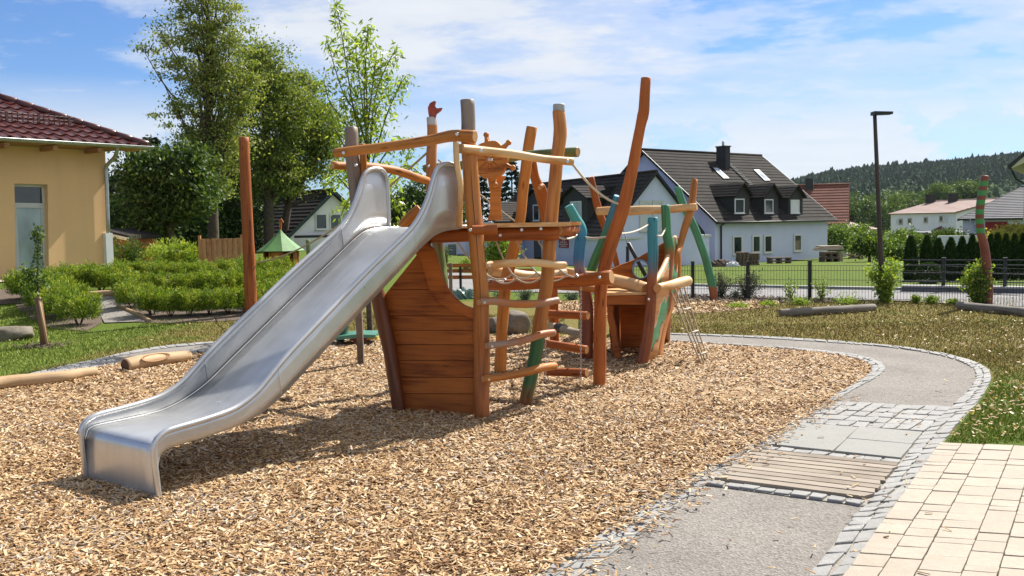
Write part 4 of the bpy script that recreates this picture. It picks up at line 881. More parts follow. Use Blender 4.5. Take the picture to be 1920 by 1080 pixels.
# ------------------------------------------------------------------ poles, logs and boulders standing alone
gp = thing('marker_post', g(1339,563), 'tall wavy green pole with brown foot standing behind the bow near the fence', 'post')
yq = g(1339,563).y; pole(gp,'shaft',[(1270,351,12),(1281,383,14),(1301,425,15),(1315,461,15),(1326,496,15),(1336,540,15)],[yq,yq],GR7,plain('green_top',(.08,.34,.16)),(1339,563),lump=.04)
def stripes():
    m, nt, b = mat('striped_paint'); geo = N(nt, 'ShaderNodeNewGeometry'); sep = N(nt, 'ShaderNodeSeparateXYZ'); nt.links.new(geo.outputs['Position'], sep.inputs[0])
    z = sep.outputs[2]; z0 = at(1842,420,STY).z; z1 = at(1842,330,STY).z
    t = math_(nt, 'DIVIDE', math_(nt, 'SUBTRACT', z, at(1842,437,STY).z), at(1842,339,STY).z-at(1842,437,STY).z)
    s_ = math_(nt, 'LESS_THAN', math_(nt, 'FRACT', math_(nt, 'MULTIPLY', t, 5.55)), .53)
    rng = math_(nt, 'MULTIPLY', math_(nt, 'GREATER_THAN', t, 0.0), math_(nt, 'LESS_THAN', t, 1.0)); n = noise(nt, geo.outputs['Position'], 6, 4, .6)
    col = mixc(nt, math_(nt, 'MULTIPLY', s_, rng), ramp(nt, n, [(.3,(.19,.045,.025)),(.7,(.27,.07,.035))]), (.06,.30,.07)); nt.links.new(col, b.inputs['Base Color']); b.inputs['Roughness'].default_value = .5; return m
STY = g(1852,572).y; ST = stripes()
gp = thing('marker_post', g(1852,572), 'crooked red-brown pole with green stripes round its top, at the right by the fence', 'post')
pole(gp,'shaft',[(1847,330,14),(1843,355,15),(1838,385,15),(1837,410,15),(1839,437,15),(1845,460,16),(1850,500,17),(1853,540,17)],[STY,STY],ST,EG,(1852,572),lump=.02)
def lying(name, pts, zc, lab, m=WGL, cap=EGD, lump=.05, grp=None):
    P = []; R = []
    for x,y,w in pts:
        p = g(x,y); r = w/2/1750*p.y; p.z = zt(p.x,p.y)+r*.8; P.append(p); R.append(r)
    mb = MB(); mb.tube(P, R, 16, 6, lump); return mb.build(name, [m,cap], org=tuple(P[0]-Vector((0,0,R[0]))), label=lab, cat='log', group=grp)
lying('lying_log', [(1462,593,15),(1500,592,17),(1560,589,17),(1610,585,16),(1638,582,14)], 0, 'long weathered grey log lying on the lawn in front of the fence')
lying('lying_log', [(1797,580,16),(1850,586,18),(1900,591,19),(1985,602,20)], 0, 'weathered grey log at the right edge beside the striped pole')
lying('lying_log', [(-70,742,26),(0,730,27),(70,722,26),(120,717,25),(150,711,24),(179,706,20)], 0, 'peeled tan log lying along the chips at the left edge', WT, EG, .07)
lying('lying_log', [(146,560,13),(180,557,13),(217,555,13)], 0, 'short pale log across the little hedge path', WT, EGD)
lying('lying_log', [(221,577,7),(255,591,8),(281,605,8)], 0, 'slim log edging the hedge path on its right', WT, EGD)
# hollowed log: thing with carved bowl
hl = thing('hollow_log', g(290,690), 'short tan log with a carved hollow and a dark sawn end', 'log')
P = [g(236,697),g(265,692),(g(300,686)),(g(330,681)),(g(354,677))]; R = []
for p,w in zip(P,(27,29,28,24,21)): r = w/2/1750*p.y; p.z = r*.85; R.append(r)
mb = MB(); mb.tube(P, R, 20, 5, .04, (True,True)); lo = mb.build('log_body', [WT, plain('dark_end',(.10,.045,.025),.8)], hl)
DK = wood('carved_hollow', (.36,.20,.09), (.19,.09,.035), rough=.8)
c = (P[1]+P[2])/2+Vector((.02,0,0)); ax = (P[2]-P[1]).normalized(); sd_ = Vector((ax.y,-ax.x,0)); nup = (Vector((0,0,1))*.62+sd_*.78).normalized()
if nup.y > 0: nup = (Vector((0,0,1))*.62-sd_*.78).normalized()
vv = ax.cross(nup).normalized(); mb = MB(); ro = R[2]*1.03
oc = [c+nup*ro*(.99-.0*abs(math.sin(t)))+ax*(.20*math.cos(t))+vv*(.052*math.sin(t)) - nup*(.016*math.sin(t)**2) for t in np.linspace(0,2*math.pi,28,endpoint=False)]
ic = [c+nup*ro*.70+ax*(.13*math.cos(t))+vv*(.03*math.sin(t)) for t in np.linspace(0,2*math.pi,28,endpoint=False)]
b = len(mb.v); mb.v += oc+ic
for i in range(28): mb.face((b+i,b+(i+1)%28,b+28+(i+1)%28,b+28+i), [(0,i*.02),(0,(i+1)*.02),(.1,(i+1)*.02),(.1,i*.02)], 0, True)
mb.face([b+28+i for i in range(28)], None, 0); mb.build('carved_hollow', DK, hl)
ROCK = stonemat('field_stone', (.09,.075,.055), (.25,.21,.16))
def boulder(c, s, seed, lab):
    r = random.Random(seed); import bmesh
    bm = bmesh.new(); bmesh.ops.create_icosphere(bm, subdivisions=4, radius=1)
    ds = [(Vector((r.gauss(0,1),r.gauss(0,1),r.gauss(0,1))).normalized(), r.uniform(.55,.95)) for _ in range(14)]
    for v in bm.verts:
        p = v.co.copy()
        for d,h in ds:
            k = p.dot(d)
            if k > h: p -= d*(k-h)*.85
        n_ = math.sin(p.x*7+seed)*math.sin(p.y*6)*math.sin(p.z*8+1)*.035; v.co = Vector((p.x*s[0]*(1+n_),p.y*s[1]*(1+n_),p.z*s[2]*(1+n_)))
    me = bpy.data.meshes.new('boulder'); bm.to_mesh(me); bm.free(); me.materials.append(ROCK)
    for q in me.polygons: q.use_smooth = True
    o = bpy.data.objects.new('boulder', me); COL.objects.link(o); o.location = c; o.rotation_euler = (0,0,seed); return tag(o, lab, 'boulder')
p = g(966,629); boulder(Vector((p.x,p.y+.2,.14)), (.24,.2,.21), 3, 'large grey-brown boulder seen between the ladder posts behind the ship')
p = g(928,625); boulder(Vector((p.x,p.y+.15,.10)), (.18,.15,.18), 5, 'smaller boulder half hidden behind the ladder post, left of the large one')
p = g(8,640); boulder(Vector((p.x,p.y+.2,.08)), (.42,.3,.17), 8, 'flat brown boulder lying on the grass at the left edge')
# ================================================================== BUILDINGS
def proj(P):
    d = Vector(P)-Vector((0,0,EYE)); w = d.dot(_f); return 960+FPX*d.dot(CR)/w, 540-FPX*d.dot(CU)/w
def zfor(P, py):
    lo, hi = -20.0, 120.0
    for _ in range(40):
        m = (lo+hi)/2
        if proj((P[0],P[1],m))[1] > py: lo = m
        else: hi = m
    return lo
UP = Vector((0,0,1))
def slope(mb, E0, E1, R1, R0, nc, step=.035, th=.10):
    n = (E1-E0).cross(R0-E0).normalized(); n = n if n.z > 0 else -n
    for i in range(nc):
        a, b = i/nc, (i+1)/nc; p0, p1 = E0.lerp(R0,a), E1.lerp(R1,a); q0, q1 = E0.lerp(R0,b), E1.lerp(R1,b)
        mb.poly([p0+n*step, p1+n*step, q1+n*.004, q0+n*.004]); mb.poly([p0-n*.01, p1-n*.01, p1+n*step, p0+n*step])
    mb.hexa([E0-n*th, E1-n*th, R1-n*th, R0-n*th], [E0-n*.004, E1-n*.004, R1-n*.004, R0-n*.004])
def window(parent, px0, py0, px1, py1, P0, n, fw=.07, glass=None, frame=None, mull=None, proud=.05, name='window', label=None):
    """window on the wall plane through P0 with outward normal n"""
    n = n.normalized(); u = UP.cross(n).normalized(); pm = P0+n*.012
    A = hitv(px0,py0,pm,n); B = hitv(px1,py1,pm,n); c = (A+B)/2; hw = abs((B-A).dot(u))/2; hh = abs(B.z-A.z)/2
    f = MB(); bx = lambda du,dz,w,h,d0,d1,m_=f: m_.box(c+u*du+UP*dz+n*(d0+d1)/2, u*w, n*((d1-d0)/2), UP*h)
    bx(0,hh-fw/2,hw,fw/2,0,proud); bx(0,-hh+fw/2,hw,fw/2,0,proud); bx(-hw+fw/2,0,fw/2,hh-fw,0,proud); bx(hw-fw/2,0,fw/2,hh-fw,0,proud)
    if mull == 'v': bx(0,0,fw*.35,hh-fw,0,proud*.9)
    if mull == 'h': bx(0,hh*.5,hw-fw,fw*.4,0,proud*.9)
    fo = f.build(name, frame or WHITEP, parent, label=label); p = MB(); bx(0,0,hw-fw*.9,hh-fw*.9,0,proud*.4,p); p.build('pane', glass or GLASS, fo)
    s = MB(); s.box(c-UP*(hh+.02)+n*(.05), u*(hw+.04), n*.06, UP*.02); s.build('sill', frame or WHITEP, fo); return fo
def house(name, label, C0, u, v, L, W, zb, ze, zr, ov, og, wm, rm, nc, group=None, verge=None, ridge_off=.5):
    """C0 near corner, u along the eaves, v across"""
    t = thing(name, (C0.x,C0.y,zb), label, 'house', group); z = lambda P, h: Vector((P.x,P.y,h))
    a, b, c, d = C0, C0+u*L, C0+u*L+v*W, C0+v*W; m1, m2 = a.lerp(d,ridge_off), b.lerp(c,ridge_off); mb = MB()
    mb.poly([z(a,zb),z(b,zb),z(b,ze),z(a,ze)]); mb.poly([z(c,zb),z(d,zb),z(d,ze),z(c,ze)]); zt_ = zr-.12
    mb.poly([z(d,zb),z(a,zb),z(a,ze),z(m1,zt_),z(d,ze)]); mb.poly([z(b,zb),z(c,zb),z(c,ze),z(m2,zt_),z(b,ze)]); mb.build('wall', wm, t)
    k = (zr-ze)/(W*ridge_off); k2 = (zr-ze)/(W*(1-ridge_off)); mb = MB()
    E0 = z(a-v*ov-u*og, ze-k*ov+.06); E1 = z(b-v*ov+u*og, ze-k*ov+.06); R0 = z(m1-u*og, zr+.06); R1 = z(m2+u*og, zr+.06); F0 = z(d+v*ov-u*og, ze-k2*ov+.06); F1 = z(c+v*ov+u*og, ze-k2*ov+.06)
    slope(mb,E0,E1,R1,R0,nc); slope(mb,F1,F0,R0,R1,max(6,nc//2)); ro = mb.build('roof', rm, t)
    mb = MB(); mb.tube([R0+UP*.02,R1+UP*.02], .10, 8, 1, 0, (True,True), 0); mb.build('ridge_cap', rm, ro)
    vm = verge or BLACK
    for p,q in ((E0,R0),(F0,R0),(E1,R1),(F1,R1)):
        s = u*(-.03) if p in (E0,F0) else u*.03; hexp = [p-UP*.16,q-UP*.16,q-UP*.16+s,p-UP*.16+s]; mb = MB(); mb.hexa(hexp, [w+UP*.20 for w in hexp]); mb.build('bargeboard', vm, t)
    return t, ro, (E0,E1,R1,R0)
def nv(x, y): return Vector((x,y,0)).normalized()
# --- big pale blue house
u1 = nv(.78,.62); v1 = Vector((-u1.y,u1.x,0)); C = at(1341,480,60); zb = zt(C.x,C.y)-.1
ze = zfor(C-v1*.5-u1*.4, 417.5)+.35; Wd = 12.1; zr = zfor(C+v1*Wd/2-u1*.4, 281)-.05
H1, r1, (E0,E1,R1,R0) = house('blue_house','big pale blue house with dark roof, three dormers and a black chimney', C, u1, v1, 12.6, Wd, zb, ze, zr, .5, .4, BLUEW, ROOFD, 22)
n1_ = -v1
PW = Vector((C.x,C.y,0))
LG = plain('pale_stone_frame',(.66,.66,.63),.6,0,.05,6)
for q in ((1373,1391,442,477),(1409.5,1425,441,474),(1431.5,1447,440.5,474),(1487.5,1502,439,471)):
    window(H1,q[0],q[2],q[1],q[3],PW,n1_,.11,GLASS,WHITEP,proud=.08)
rn = (E1-E0).cross(R0-E0).normalized(); rn = rn if rn.z > 0 else -rn
kslope = (zr-ze)/(Wd/2)
def dormer(parent, bx, by, apex, eR, win, rp0, rn, fn, back, km, wallm, roofm, gl=GLASS):
    B = hitv(bx,by,rp0,rn); AP = hitv(apex[0],apex[1],B,fn); EV = hitv(eR[0],eR[1],B,fn); u = UP.cross(fn).normalized()
    hw = abs((EV-AP).dot(u)); zE = EV.z; zA = AP.z; zB = B.z-.1; c = Vector((AP.x,AP.y,0)); z = lambda P,h: Vector((P.x,P.y,h)); d = thing  # noqa
    wd = hw*.82; bl = max(.5,(zA-zB)/km); mb = MB(); a, b = c-u*wd, c+u*wd; zeW = zE+.12
    mb.poly([z(a,zB),z(b,zB),z(b,zeW),z(c,zA-.05),z(a,zeW)]); mb.poly([z(b,zB),z(b+back*bl,zB+km*bl),z(b+back*bl,zeW),z(b,zeW)]); mb.poly([z(a+back*bl,zB+km*bl),z(a,zB),z(a,zeW),z(a+back*bl,zeW)])
    do = mb.build('dormer', wallm, parent); mb = MB(); o = fn*.25
    for s in (-1,1):
        E_ = z(c+u*hw*s+o, zE); slope(mb, E_, E_+back*(bl+.3)-UP*0, z(c+o,zA)+back*(bl+.9), z(c+o,zA), 5, .03, .06)
    mb.build('dormer_roof', roofm, do)
    window(do, *win, B, fn, .07, gl, WHITEP, proud=.05); return do
SLATE = plain('slate_cladding',(.045,.043,.042),.85,0,.2,9)
dormer(H1,1386,403,(1391,342),(1408,368),(1377,372.5,1395,400),E0,rn,n1_,v1,kslope,SLATE,ROOFD)
dormer(H1,1441,403,(1446,344),(1462,370),(1433,373.5,1449,400),E0,rn,n1_,v1,kslope,SLATE,ROOFD)
dormer(H1,1490,403,(1492,347),(1508,371),(1482,374.5,1498,400),E0,rn,n1_,v1,kslope,SLATE,ROOFD,WHITEP)
CREAM_IN = glassmat('skylight_glass',(.55,.60,.66))
for q in ((1334,314),(1344,314),(1367,335),(1356,335)),((1413,319),(1423,319),(1444,339),(1433,339)):
    pts = [hitv(x,y,E0+rn*.05,rn) for x,y in q]; mb = MB(); mb.hexa([p-rn*.05 for p in pts],[p+rn*.05 for p in pts]); so_ = mb.build('skylight', BLACK, r1)
    cc = sum(pts,Vector())/4; mb = MB(); p2 = [cc+(p-cc)*.82 for p in pts]; mb.hexa([p+rn*.051 for p in p2],[p+rn*.058 for p in p2]); mb.build('pane', CREAM_IN, so_)
B_ = hitv(1356,311,E0,rn); cw = .42; zc0 = B_.z-.6; zc1 = zfor(B_,276); mb = MB(); c = Vector((B_.x,B_.y,0))
mb.box(c+UP*(zc0+zc1)/2, u1*cw*.62, v1*cw, UP*(zc1-zc0)/2); mb.box(c+UP*(zc1+.04), u1*(cw*.62+.06), v1*(cw+.06), UP*.04); ch = mb.build('chimney', SLATE, r1)
mb = MB(); mb.tube([c+UP*zc1, c+UP*(zc1+.42)], .09, 10, 1, 0, (True,True), 0); mb.build('flue_pipe', ZINC, ch)
mb = MB(); 
for f in np.linspace(0,1,16):
    p = hitv(1364+(1408-1364)*f, 304+(346-304)*f, E0+rn*.07, rn); mb.box(p, u1*.22, (R0-E0).normalized()*.05, rn*.03)
mb.build('roof_ladder', SLATE, r1)
mb = MB(); mb.tube([E0-UP*.04-u1*-.1, E1-UP*.04], .065, 8, 1, 0, (True,True), 0)
gC = C+u1*.45-v1*.12; mb.tube([E0+u1*.7-UP*.08, Vector((gC.x,gC.y,ze-.55)), Vector((gC.x,gC.y,zb))], .06, 8, 1, 0, (True,True), 0); mb.build('gutter', BLACK, H1)
# --- lower blue house with gable towards us
def gable_house(name, label, apx, apy, Y, ga, half, ridge_px, ridge_len, eave_py, wm, rm, nc, zbase=None, ov=.35, verge=None, extra=0):
    A_ = at(apx,apy,Y); ga = ga.normalized(); rd = Vector((-ga.y,ga.x,0)); c = Vector((A_.x,A_.y,0)); C0 = c-ga*half
    zb = (zbase if zbase is not None else zt(c.x,c.y)-.15); ze = zfor(C0, eave_py); zr = A_.z-.06
    # eaves run along rd, gable across ga
    t, ro, cs = house(name, label, C0, rd, ga, ridge_len, half*2, zb, ze, zr, ov, .25, wm, rm, nc, verge=verge)
    return t, ro, cs, c, ga, rd, ze, zr, zb
ga = nv(.92,.39)
H2, r2, cs2, c2, ga, rd, ze2, zr2, zb2 = gable_house('blue_house','lower blue house with steep gable and closed shutters in front of the big one', 1227, 322, 55, ga, 2.95, None, 19, 430, BLUEW, ROOFD, 15)
fn2 = -rd
SHUT = plain('roller_shutter',(.62,.64,.70),.6,0,.05,4)
window(H2,1199,376,1221,433,c2,fn2,.12,SHUT,LG); window(H2,1223,376,1244,433,c2,fn2,.12,SHUT,LG)
wn2 = -ga; WP2 = c2-ga*2.95
for q in ((1000,1018,448,492),(1131,1145,456,492)): window(H2,q[0],q[2],q[1],q[3],WP2,wn2,.12,GLASS,LG)
window(H2,1092,452,1112,497,WP2,wn2,.14,GLASS,LG,name='door')
E0b,E1b,R1b,R0b = cs2; rn2 = (E1b-E0b).cross(R0b-E0b).normalized(); rn2 = rn2 if rn2.z > 0 else -rn2; k2 = (zr2-ze2)/2.95
dormer(H2,1080,418,(1078,348),(1106,371),(1070,378,1091,415),E0b,rn2,wn2,ga,k2,SLATE,ROOFD,GLASSC)
dormer(H2,1006,418,(1003,353),(1026,374),(1000,384,1012,414),E0b,rn2,wn2,ga,k2,SLATE,ROOFD)
# sign
REDS = plain('sign_red',(.42,.012,.015),.4,0,.05,5); u = UP.cross(wn2).normalized()
A = hitv(1048,441,WP2+wn2*.03,wn2); B = hitv(1066,465,WP2+wn2*.03,wn2); c = (A+B)/2; hw = abs((B-A).dot(u))/2; hh = abs(A.z-B.z)/2; u = u if (B-A).dot(u) > 0 else -u
sg = thing('wall_sign', c, 'red wall sign with a white figure and three white lines on the blue house', 'sign'); mb = MB(); mb.box(c, u*hw, wn2*.02, UP*hh); mb.build('board', REDS, sg)
mb = MB(); WN = wn2*.026
ringp = [c+u*(-.02*0+hw*.28*math.cos(t))+UP*(hh*.55+hh*.24*math.sin(t))+WN for t in np.linspace(0.4,5.9,14)]; mb.tube(ringp, .045, 6, 1, 0, (True,True), 0)
for du in (-.12,.12): mb.tube([c+u*du*hw+UP*hh*.30+WN, c+u*du*2.2*hw+UP*hh*.08+WN], .03, 5, 1, 0, (True,True), 0)
mb.build('figure', WHITEP, sg); rs = random.Random(4)
for zf,w0,w1 in ((-.12,-.7,.7),(-.45,-.88,.88),(-.75,-.62,.62)):
    mb = MB(); x = w0
    while x < w1:
        w = rs.uniform(.05,.10); hgt = rs.choice((.075,.10,.075)); mb.box(c+u*(x+w/2)*hw+UP*(zf+rs.choice((0,.02)))*hh+WN*1.0, u*w*hw*.42, wn2*.004, UP*hgt*hh*.9); x += w*1.18+ (rs.random() < .12)*.09
    mb.build('lettering', WHITEP, sg)
# garage in front of the gable
P = at(1125,449,53.2); Q = at(1330,449,57.5); gu = (Q-P); gu.z = 0; L = gu.length; gu.normalize(); gn = Vector((-gu.y,gu.x,0)); zbg = zt(P.x,P.y)-.15; P.z = 0
gr = thing('garage', (P.x,P.y,zbg), 'flat-roofed pale blue garage with white coping in front of the lower blue house', 'garage'); zg = zfor(P,450)
mb = MB(); mb.hexa([Vector((w.x,w.y,zbg)) for w in (P,P+gu*L,P+gu*L+gn*2.3,P+gn*2.3)],[Vector((w.x,w.y,zg)) for w in (P,P+gu*L,P+gu*L+gn*2.3,P+gn*2.3)]); mb.build('wall', BLUEW, gr)
mb = MB(); mb.hexa([Vector((w.x,w.y,zg)) for w in (P-gn*.1-gu*.1,P+gu*(L+.1)-gn*.1,P+gu*(L+.1)+gn*2.4,P+gn*2.4-gu*.1)],[Vector((w.x,w.y,zg+.13)) for w in (P-gn*.1-gu*.1,P+gu*(L+.1)-gn*.1,P+gu*(L+.1)+gn*2.4,P+gn*2.4-gu*.1)]); mb.build('coping', LG, gr)
window(gr,1225,457,1262,494,P,-gn,.05,plain('garage_door_white',(.72,.74,.76),.5,0,.04,3),LG,name='garage_door')
# annex on the left with flat roof and louvred window
P = at(786,440,62); Q = at(1010,440,66); gu = (Q-P); gu.z = 0; L = gu.length; gu.normalize(); gn = Vector((-gu.y,gu.x,0)); P.z = 0; zba = zt(P.x,P.y)-.3; za = zfor(P,424)
an = thing('annex_building', (P.x,P.y,zba), 'low pale blue building with a louvred window, seen under the platform', 'building'); mb = MB()
fp = (P,P+gu*L,P+gu*L+gn*6,P+gn*6); mb.hexa([Vector((w.x,w.y,zba)) for w in fp],[Vector((w.x,w.y,za)) for w in fp]); mb.build('wall', BLUEW, an)
mb = MB(); fp = (P-gn*.3-gu*.3,P+gu*(L+.3)-gn*.3,P+gu*(L+.3)+gn*6,P+gn*6-gu*.3); mb.hexa([Vector((w.x,w.y,za)) for w in fp],[Vector((w.x,w.y,za+.18)) for w in fp]); mb.build('roof', ROOFD, an)
LOUV = plain('louvre_grey',(.10,.13,.15),.5,0,.1,5)
wi = window(an,838,457,857,486,P,-gn,.06,LOUV,LG); window(an,878,457,890,484,P,-gn,.06,GLASS,LG)
mb = MB()
for k in range(8): p = hitv(848,461+k*3.1,P-gn*.05,-gn); mb.box(p, gu*.26, gn*.02, UP*.022)
mb.build('louvre', plain('louvre_slat',(.30,.34,.37),.5), wi)
P = at(936,378,66); Q = at(1010,380,70)
mb = MB(); lr = thing('low_roof_house', (P.x,P.y,zt(P.x,P.y)), 'low house with brown tiled roof left of the dormers', 'house'); gu = (Q-P); gu.z=0; gu.normalize(); gn = Vector((-gu.y,gu.x,0))
E0_ = at(928,416,62); E1_ = E0_+gu*5.5; R0_ = at(938,378,66); slope(mb, E0_, E1_, R0_+gu*5.5, R0_, 9); mb.build('roof', ROOFD, lr)
b0 = Vector((E0_.x,E0_.y,0))+gn*.3; mb = MB(); fp = (b0,b0+gu*5.3,b0+gu*5.3+gn*5,b0+gn*5); mb.hexa([Vector((w.x,w.y,-1.7)) for w in fp],[Vector((w.x,w.y,E0_.z)) for w in fp]); mb.build('wall', BLUEW, lr)
# --- far houses on the right
u3 = nv(.99,.13); 
def rowhouse(name, label, pL, pR, pridge, Y, dYr, base, wm, rm, depth, nc=12, ov=.3):
    """eaves front from px pL to pR (x,y), ridge y at left end"""
    A = at(pL[0],pL[1],Y); B = at(pR[0],pR[1],Y+dYr); u = (B-A); u.z = 0; L = u.length; u.normalize(); v = Vector((-u.y,u.x,0)); A.z = 0; C0 = A+v*ov
    ze = zfor(A,pL[1])+.2; R = C0+v*depth/2; zr = zfor(R,pridge); t,ro,cs = house(name,label,C0,u,v,L,depth,base,ze,zr,ov,.15,wm,rm,nc,verge=rm); return t,ro,cs,C0,u,v
H3,r3,cs3,C3,u3,v3 = rowhouse('red_roof_house','beige house with a red tiled roof behind the big blue house',(1470,421),(1588,416),350,86,-1.9,-2.5,BEIGEW,ROOFB,8,14)
window(H3,1551,435,1566,451,C3,-v3,.1); mb = MB(); p = cs3[0].lerp(cs3[3],.93)+u3*2.2; mb.box(p+UP*.3,u3*.35,v3*.3,UP*.6); mb.build('chimney', SLATE, r3)
H4,r4,cs4,C4,u4,v4 = rowhouse('long_white_house','long white two-storey house with faded red-brown roof and two chimneys',(1666,404),(1788,396),379,112,-12,-6.5,WHITEW,ROOFP,11,10)
for x in (1689,1706,1736,1765): window(H4,x-3.5,410-(x-1689)*.07,x+3.5,421-(x-1689)*.07,C4,-v4,.12,GLASS,BEIGEW)
for x in (1700,1730,1775): window(H4,x-4,432,x+4,440,C4,-v4,.12,GLASS,BEIGEW)
window(H4,1680,411,1685,421,C4,-v4,.1,SHUT,WHITEP); window(H4,1769,404,1777,416,C4,-v4,.1,SHUT,WHITEP)
for x,y in ((1745,368),(1787,366)):
    p = hitv(x,y+12,cs4[0],((cs4[1]-cs4[0]).cross(cs4[3]-cs4[0])).normalized()); mb = MB(); zc = zfor(p,y); mb.box(Vector((p.x,p.y,(p.z+zc)/2-.2)),u4*.4,v4*.4,UP*((zc-p.z)/2+.3)); mb.box(Vector((p.x,p.y,zc+.15)),u4*.5,v4*.5,UP*.06); mb.build('chimney', SLATE, r4)
pc = hitv(1752,432,C4-v4*1.0,-v4); mb = MB(); slope(mb, pc-u4*1.0-UP*.2, pc+u4*1.0-UP*.2, pc+u4*.1+v4*.8+UP*.45, pc-u4*.1+v4*.8+UP*.45, 4); mb.build('porch_roof', ROOFB, H4)
H5,r5,cs5,C5,u5,v5 = rowhouse('grey_roof_house','white house with a striped grey tiled roof and a red wall panel at the right',(1799,415),(2060,405),352,62,-9,-2.8,WHITEW,ROOFG,11,19)
A = hitv(1848,416,C5-v5*.03,-v5); B = hitv(1888,441,C5-v5*.03,-v5); mb = MB(); c = (A+B)/2; mb.box(c, u5*((B-A).dot(u5)/2), v5*.03, UP*abs(A.z-B.z)/2); mb.build('wall_panel', plain('red_panel',(.38,.02,.02),.6), H5, label='red wall panel')
mb = MB(); mb.tube([cs5[0]+u5*1.0, C5+u5*1.2+UP*(cs5[0].z-1.0), C5+u5*1.25+UP*-2.5], .05, 8, 1, 0, (True,True), 0); mb.build('downpipe', ZINC, H5)
H9,r9,cs9,C9,u9,v9 = rowhouse('small_beige_house','small beige house with pale brown roof between the red roof and the lamp',(1586,435),(1650,434),418,100,2,-3.6,BEIGEW,ROOFP,9,6)
# house at the right edge: only its eave corner reaches into the picture
t6 = thing('eaves_house', at(1960,420,44), 'house corner with dark verge and cream soffit at the right edge of the picture', 'house')
V6 = [at(1889,316,44), at(1960,262,44)]; bk = nv(.55,.83)*8; mb = MB()
mb.hexa([V6[0],V6[1],V6[1]+bk,V6[0]+bk],[p+UP*.16 for p in (V6[0],V6[1],V6[1]+bk,V6[0]+bk)]); mb.build('roof', BLACK, t6)
mb = MB(); gx = V6[0]+Vector((.25,.3,-.02)); gy = V6[1]+Vector((0,.3,-.02)); mb.prism([[gx, gy, Vector((gy.x,gy.y,-1)), Vector((gx.x+.7,gx.y,-1)), Vector((gx.x+.7,gx.y,gx.z+.3))]], bk*.9); mb.build('wall', render_wall('cream_render',(.70,.65,.52)), t6)
mb = MB(); mb.tube([V6[0]+Vector((.1,-.1,0)), at(1905,335,44), at(1930,350,44.1), at(1931,440,44.1)], .05, 8, 1, 0, (True,True), 0); mb.build('downpipe', BLACK, t6)
# white garden wall and car port
P = at(1757,441,48); Q = at(1850,441,46); u = (Q-P); u.z = 0; L = u.length; u.normalize(); v = Vector((-u.y,u.x,0)); mb = MB(); zz = zfor(P,442); fp = (P,P+u*L,P+u*L+v*.3,P+v*.3)
mb.hexa([Vector((w.x,w.y,-1.3)) for w in fp],[Vector((w.x,w.y,zz)) for w in fp]); mb.build('garden_wall', WHITEW, org=(P.x,P.y,-1.3), label='plain white garden wall rising behind the dark conifers', cat='wall')
P = at(1690,438,66); Q = at(1800,443,60); cpt = thing('carport', (P.x,P.y,-1.6), 'low yellowish shed with a thin dark flat roof below the long white house', 'shed'); u = (Q-P); u.z = 0; L = u.length; u.normalize(); v = Vector((-u.y,u.x,0))
mb = MB(); mb.hexa([P,P+u*L-UP*.15,P+u*L+v*4-UP*.15,P+v*4],[p+UP*.15 for p in (P,P+u*L-UP*.15,P+u*L+v*4-UP*.15,P+v*4)]); mb.build('roof', BLACK, cpt)
fp = [Vector((w.x,w.y,0)) for w in (P+u*.3+v*.4,P+u*(L*.75)+v*.4,P+u*(L*.75)+v*3.6,P+u*.3+v*3.6)]; mb = MB(); mb.hexa([w+UP*-1.8 for w in fp],[w+UP*(P.z-.16) for w in fp]); mb.build('wall', render_wall('yellow_render',(.62,.50,.28)), cpt)
# --- white gable house on the left, seen past the slide
H7, r7, cs7, c7, ga7, rd7, ze7, zr7, zb7 = gable_house('white_gable_house','white house with a steep dark green edged gable behind the green play hut', 622, 357, 46, nv(.78,.62), 2.55, None, 13, 447, WHITEW, ROOFD, 14, zbase=-.8, verge=plain('dark_green_verge',(.012,.035,.028),.4), ov=.3)
for x0,x1 in ((590.5,613),(617.5,640),(645,668)): window(H7,x0,401,x1,430,c7-rd7*0,-rd7,.05)
P = at(470,448,44.5); fp = [Vector((w.x,w.y,0)) for w in (P,P+nv(.95,.1)*3.6,P+nv(.95,.1)*3.6+nv(-.1,.95)*3,P+nv(-.1,.95)*3)]
gg = thing('garage', (P.x,P.y,-.6), 'low white garage left of the white gable house', 'garage'); mb = MB(); mb.hexa([w+UP*-.6 for w in fp],[w+UP*(P.z) for w in fp]); mb.build('wall', WHITEW, gg)
mb = MB(); mb.hexa([w+UP*P.z for w in fp],[w+UP*(P.z+.12) for w in fp]); mb.build('roof', SLATE, gg)
# --- ochre building on the left
W0 = g(0,525); WC = g(208,513); du = (WC-W0); du.z = 0; du.normalize(); dn = Vector((du.y,-du.x,0)); zB = W0.z-.1; LW = (WC-W0).dot(du)
och = thing('ochre_building', (WC.x,WC.y,zB), 'ochre rendered building with red tiled hip roof and tall window at the left', 'building')
w0 = Vector((W0.x,W0.y,0))-du*7; wc = Vector((W0.x,W0.y,0))+du*LW; OV = .75
ec = wc+du*OV+dn*OV; zE = zfor(ec, 274)
hx = lambda x,y,d=0: hitv(x,y,W0+dn*d,dn)
hole = [hx(27,344),hx(89,346),hx(92,518),hx(29.5,521.5)]
wl = [w0+UP*zB, wc+UP*zB, wc+UP*(zE-.12), w0+UP*(zE-.12)]
mb = MB(); mb.prism([wl, hole], -dn*.28); mb.prism([[wc+UP*zB-dn*.281,wc+UP*(zE-.12)-dn*.281,wc-dn*9+UP*(zE-.12),wc-dn*9+UP*zB]], -du*.28); mb.build('wall', OCHRE, och)
FRM = plain('light_grey_frame',(.58,.58,.56),.45,0,.05,5)
D = .16; hq = [p-dn*D for p in hole]; cc = sum(hq,Vector())/4; uu = (hq[1]-hq[0]).normalized()
mb = MB(); ft = .065
L0,R0_,T_,B__ = 0, (hq[1]-hq[0]).length, (hq[0]-hq[3]).length, 0
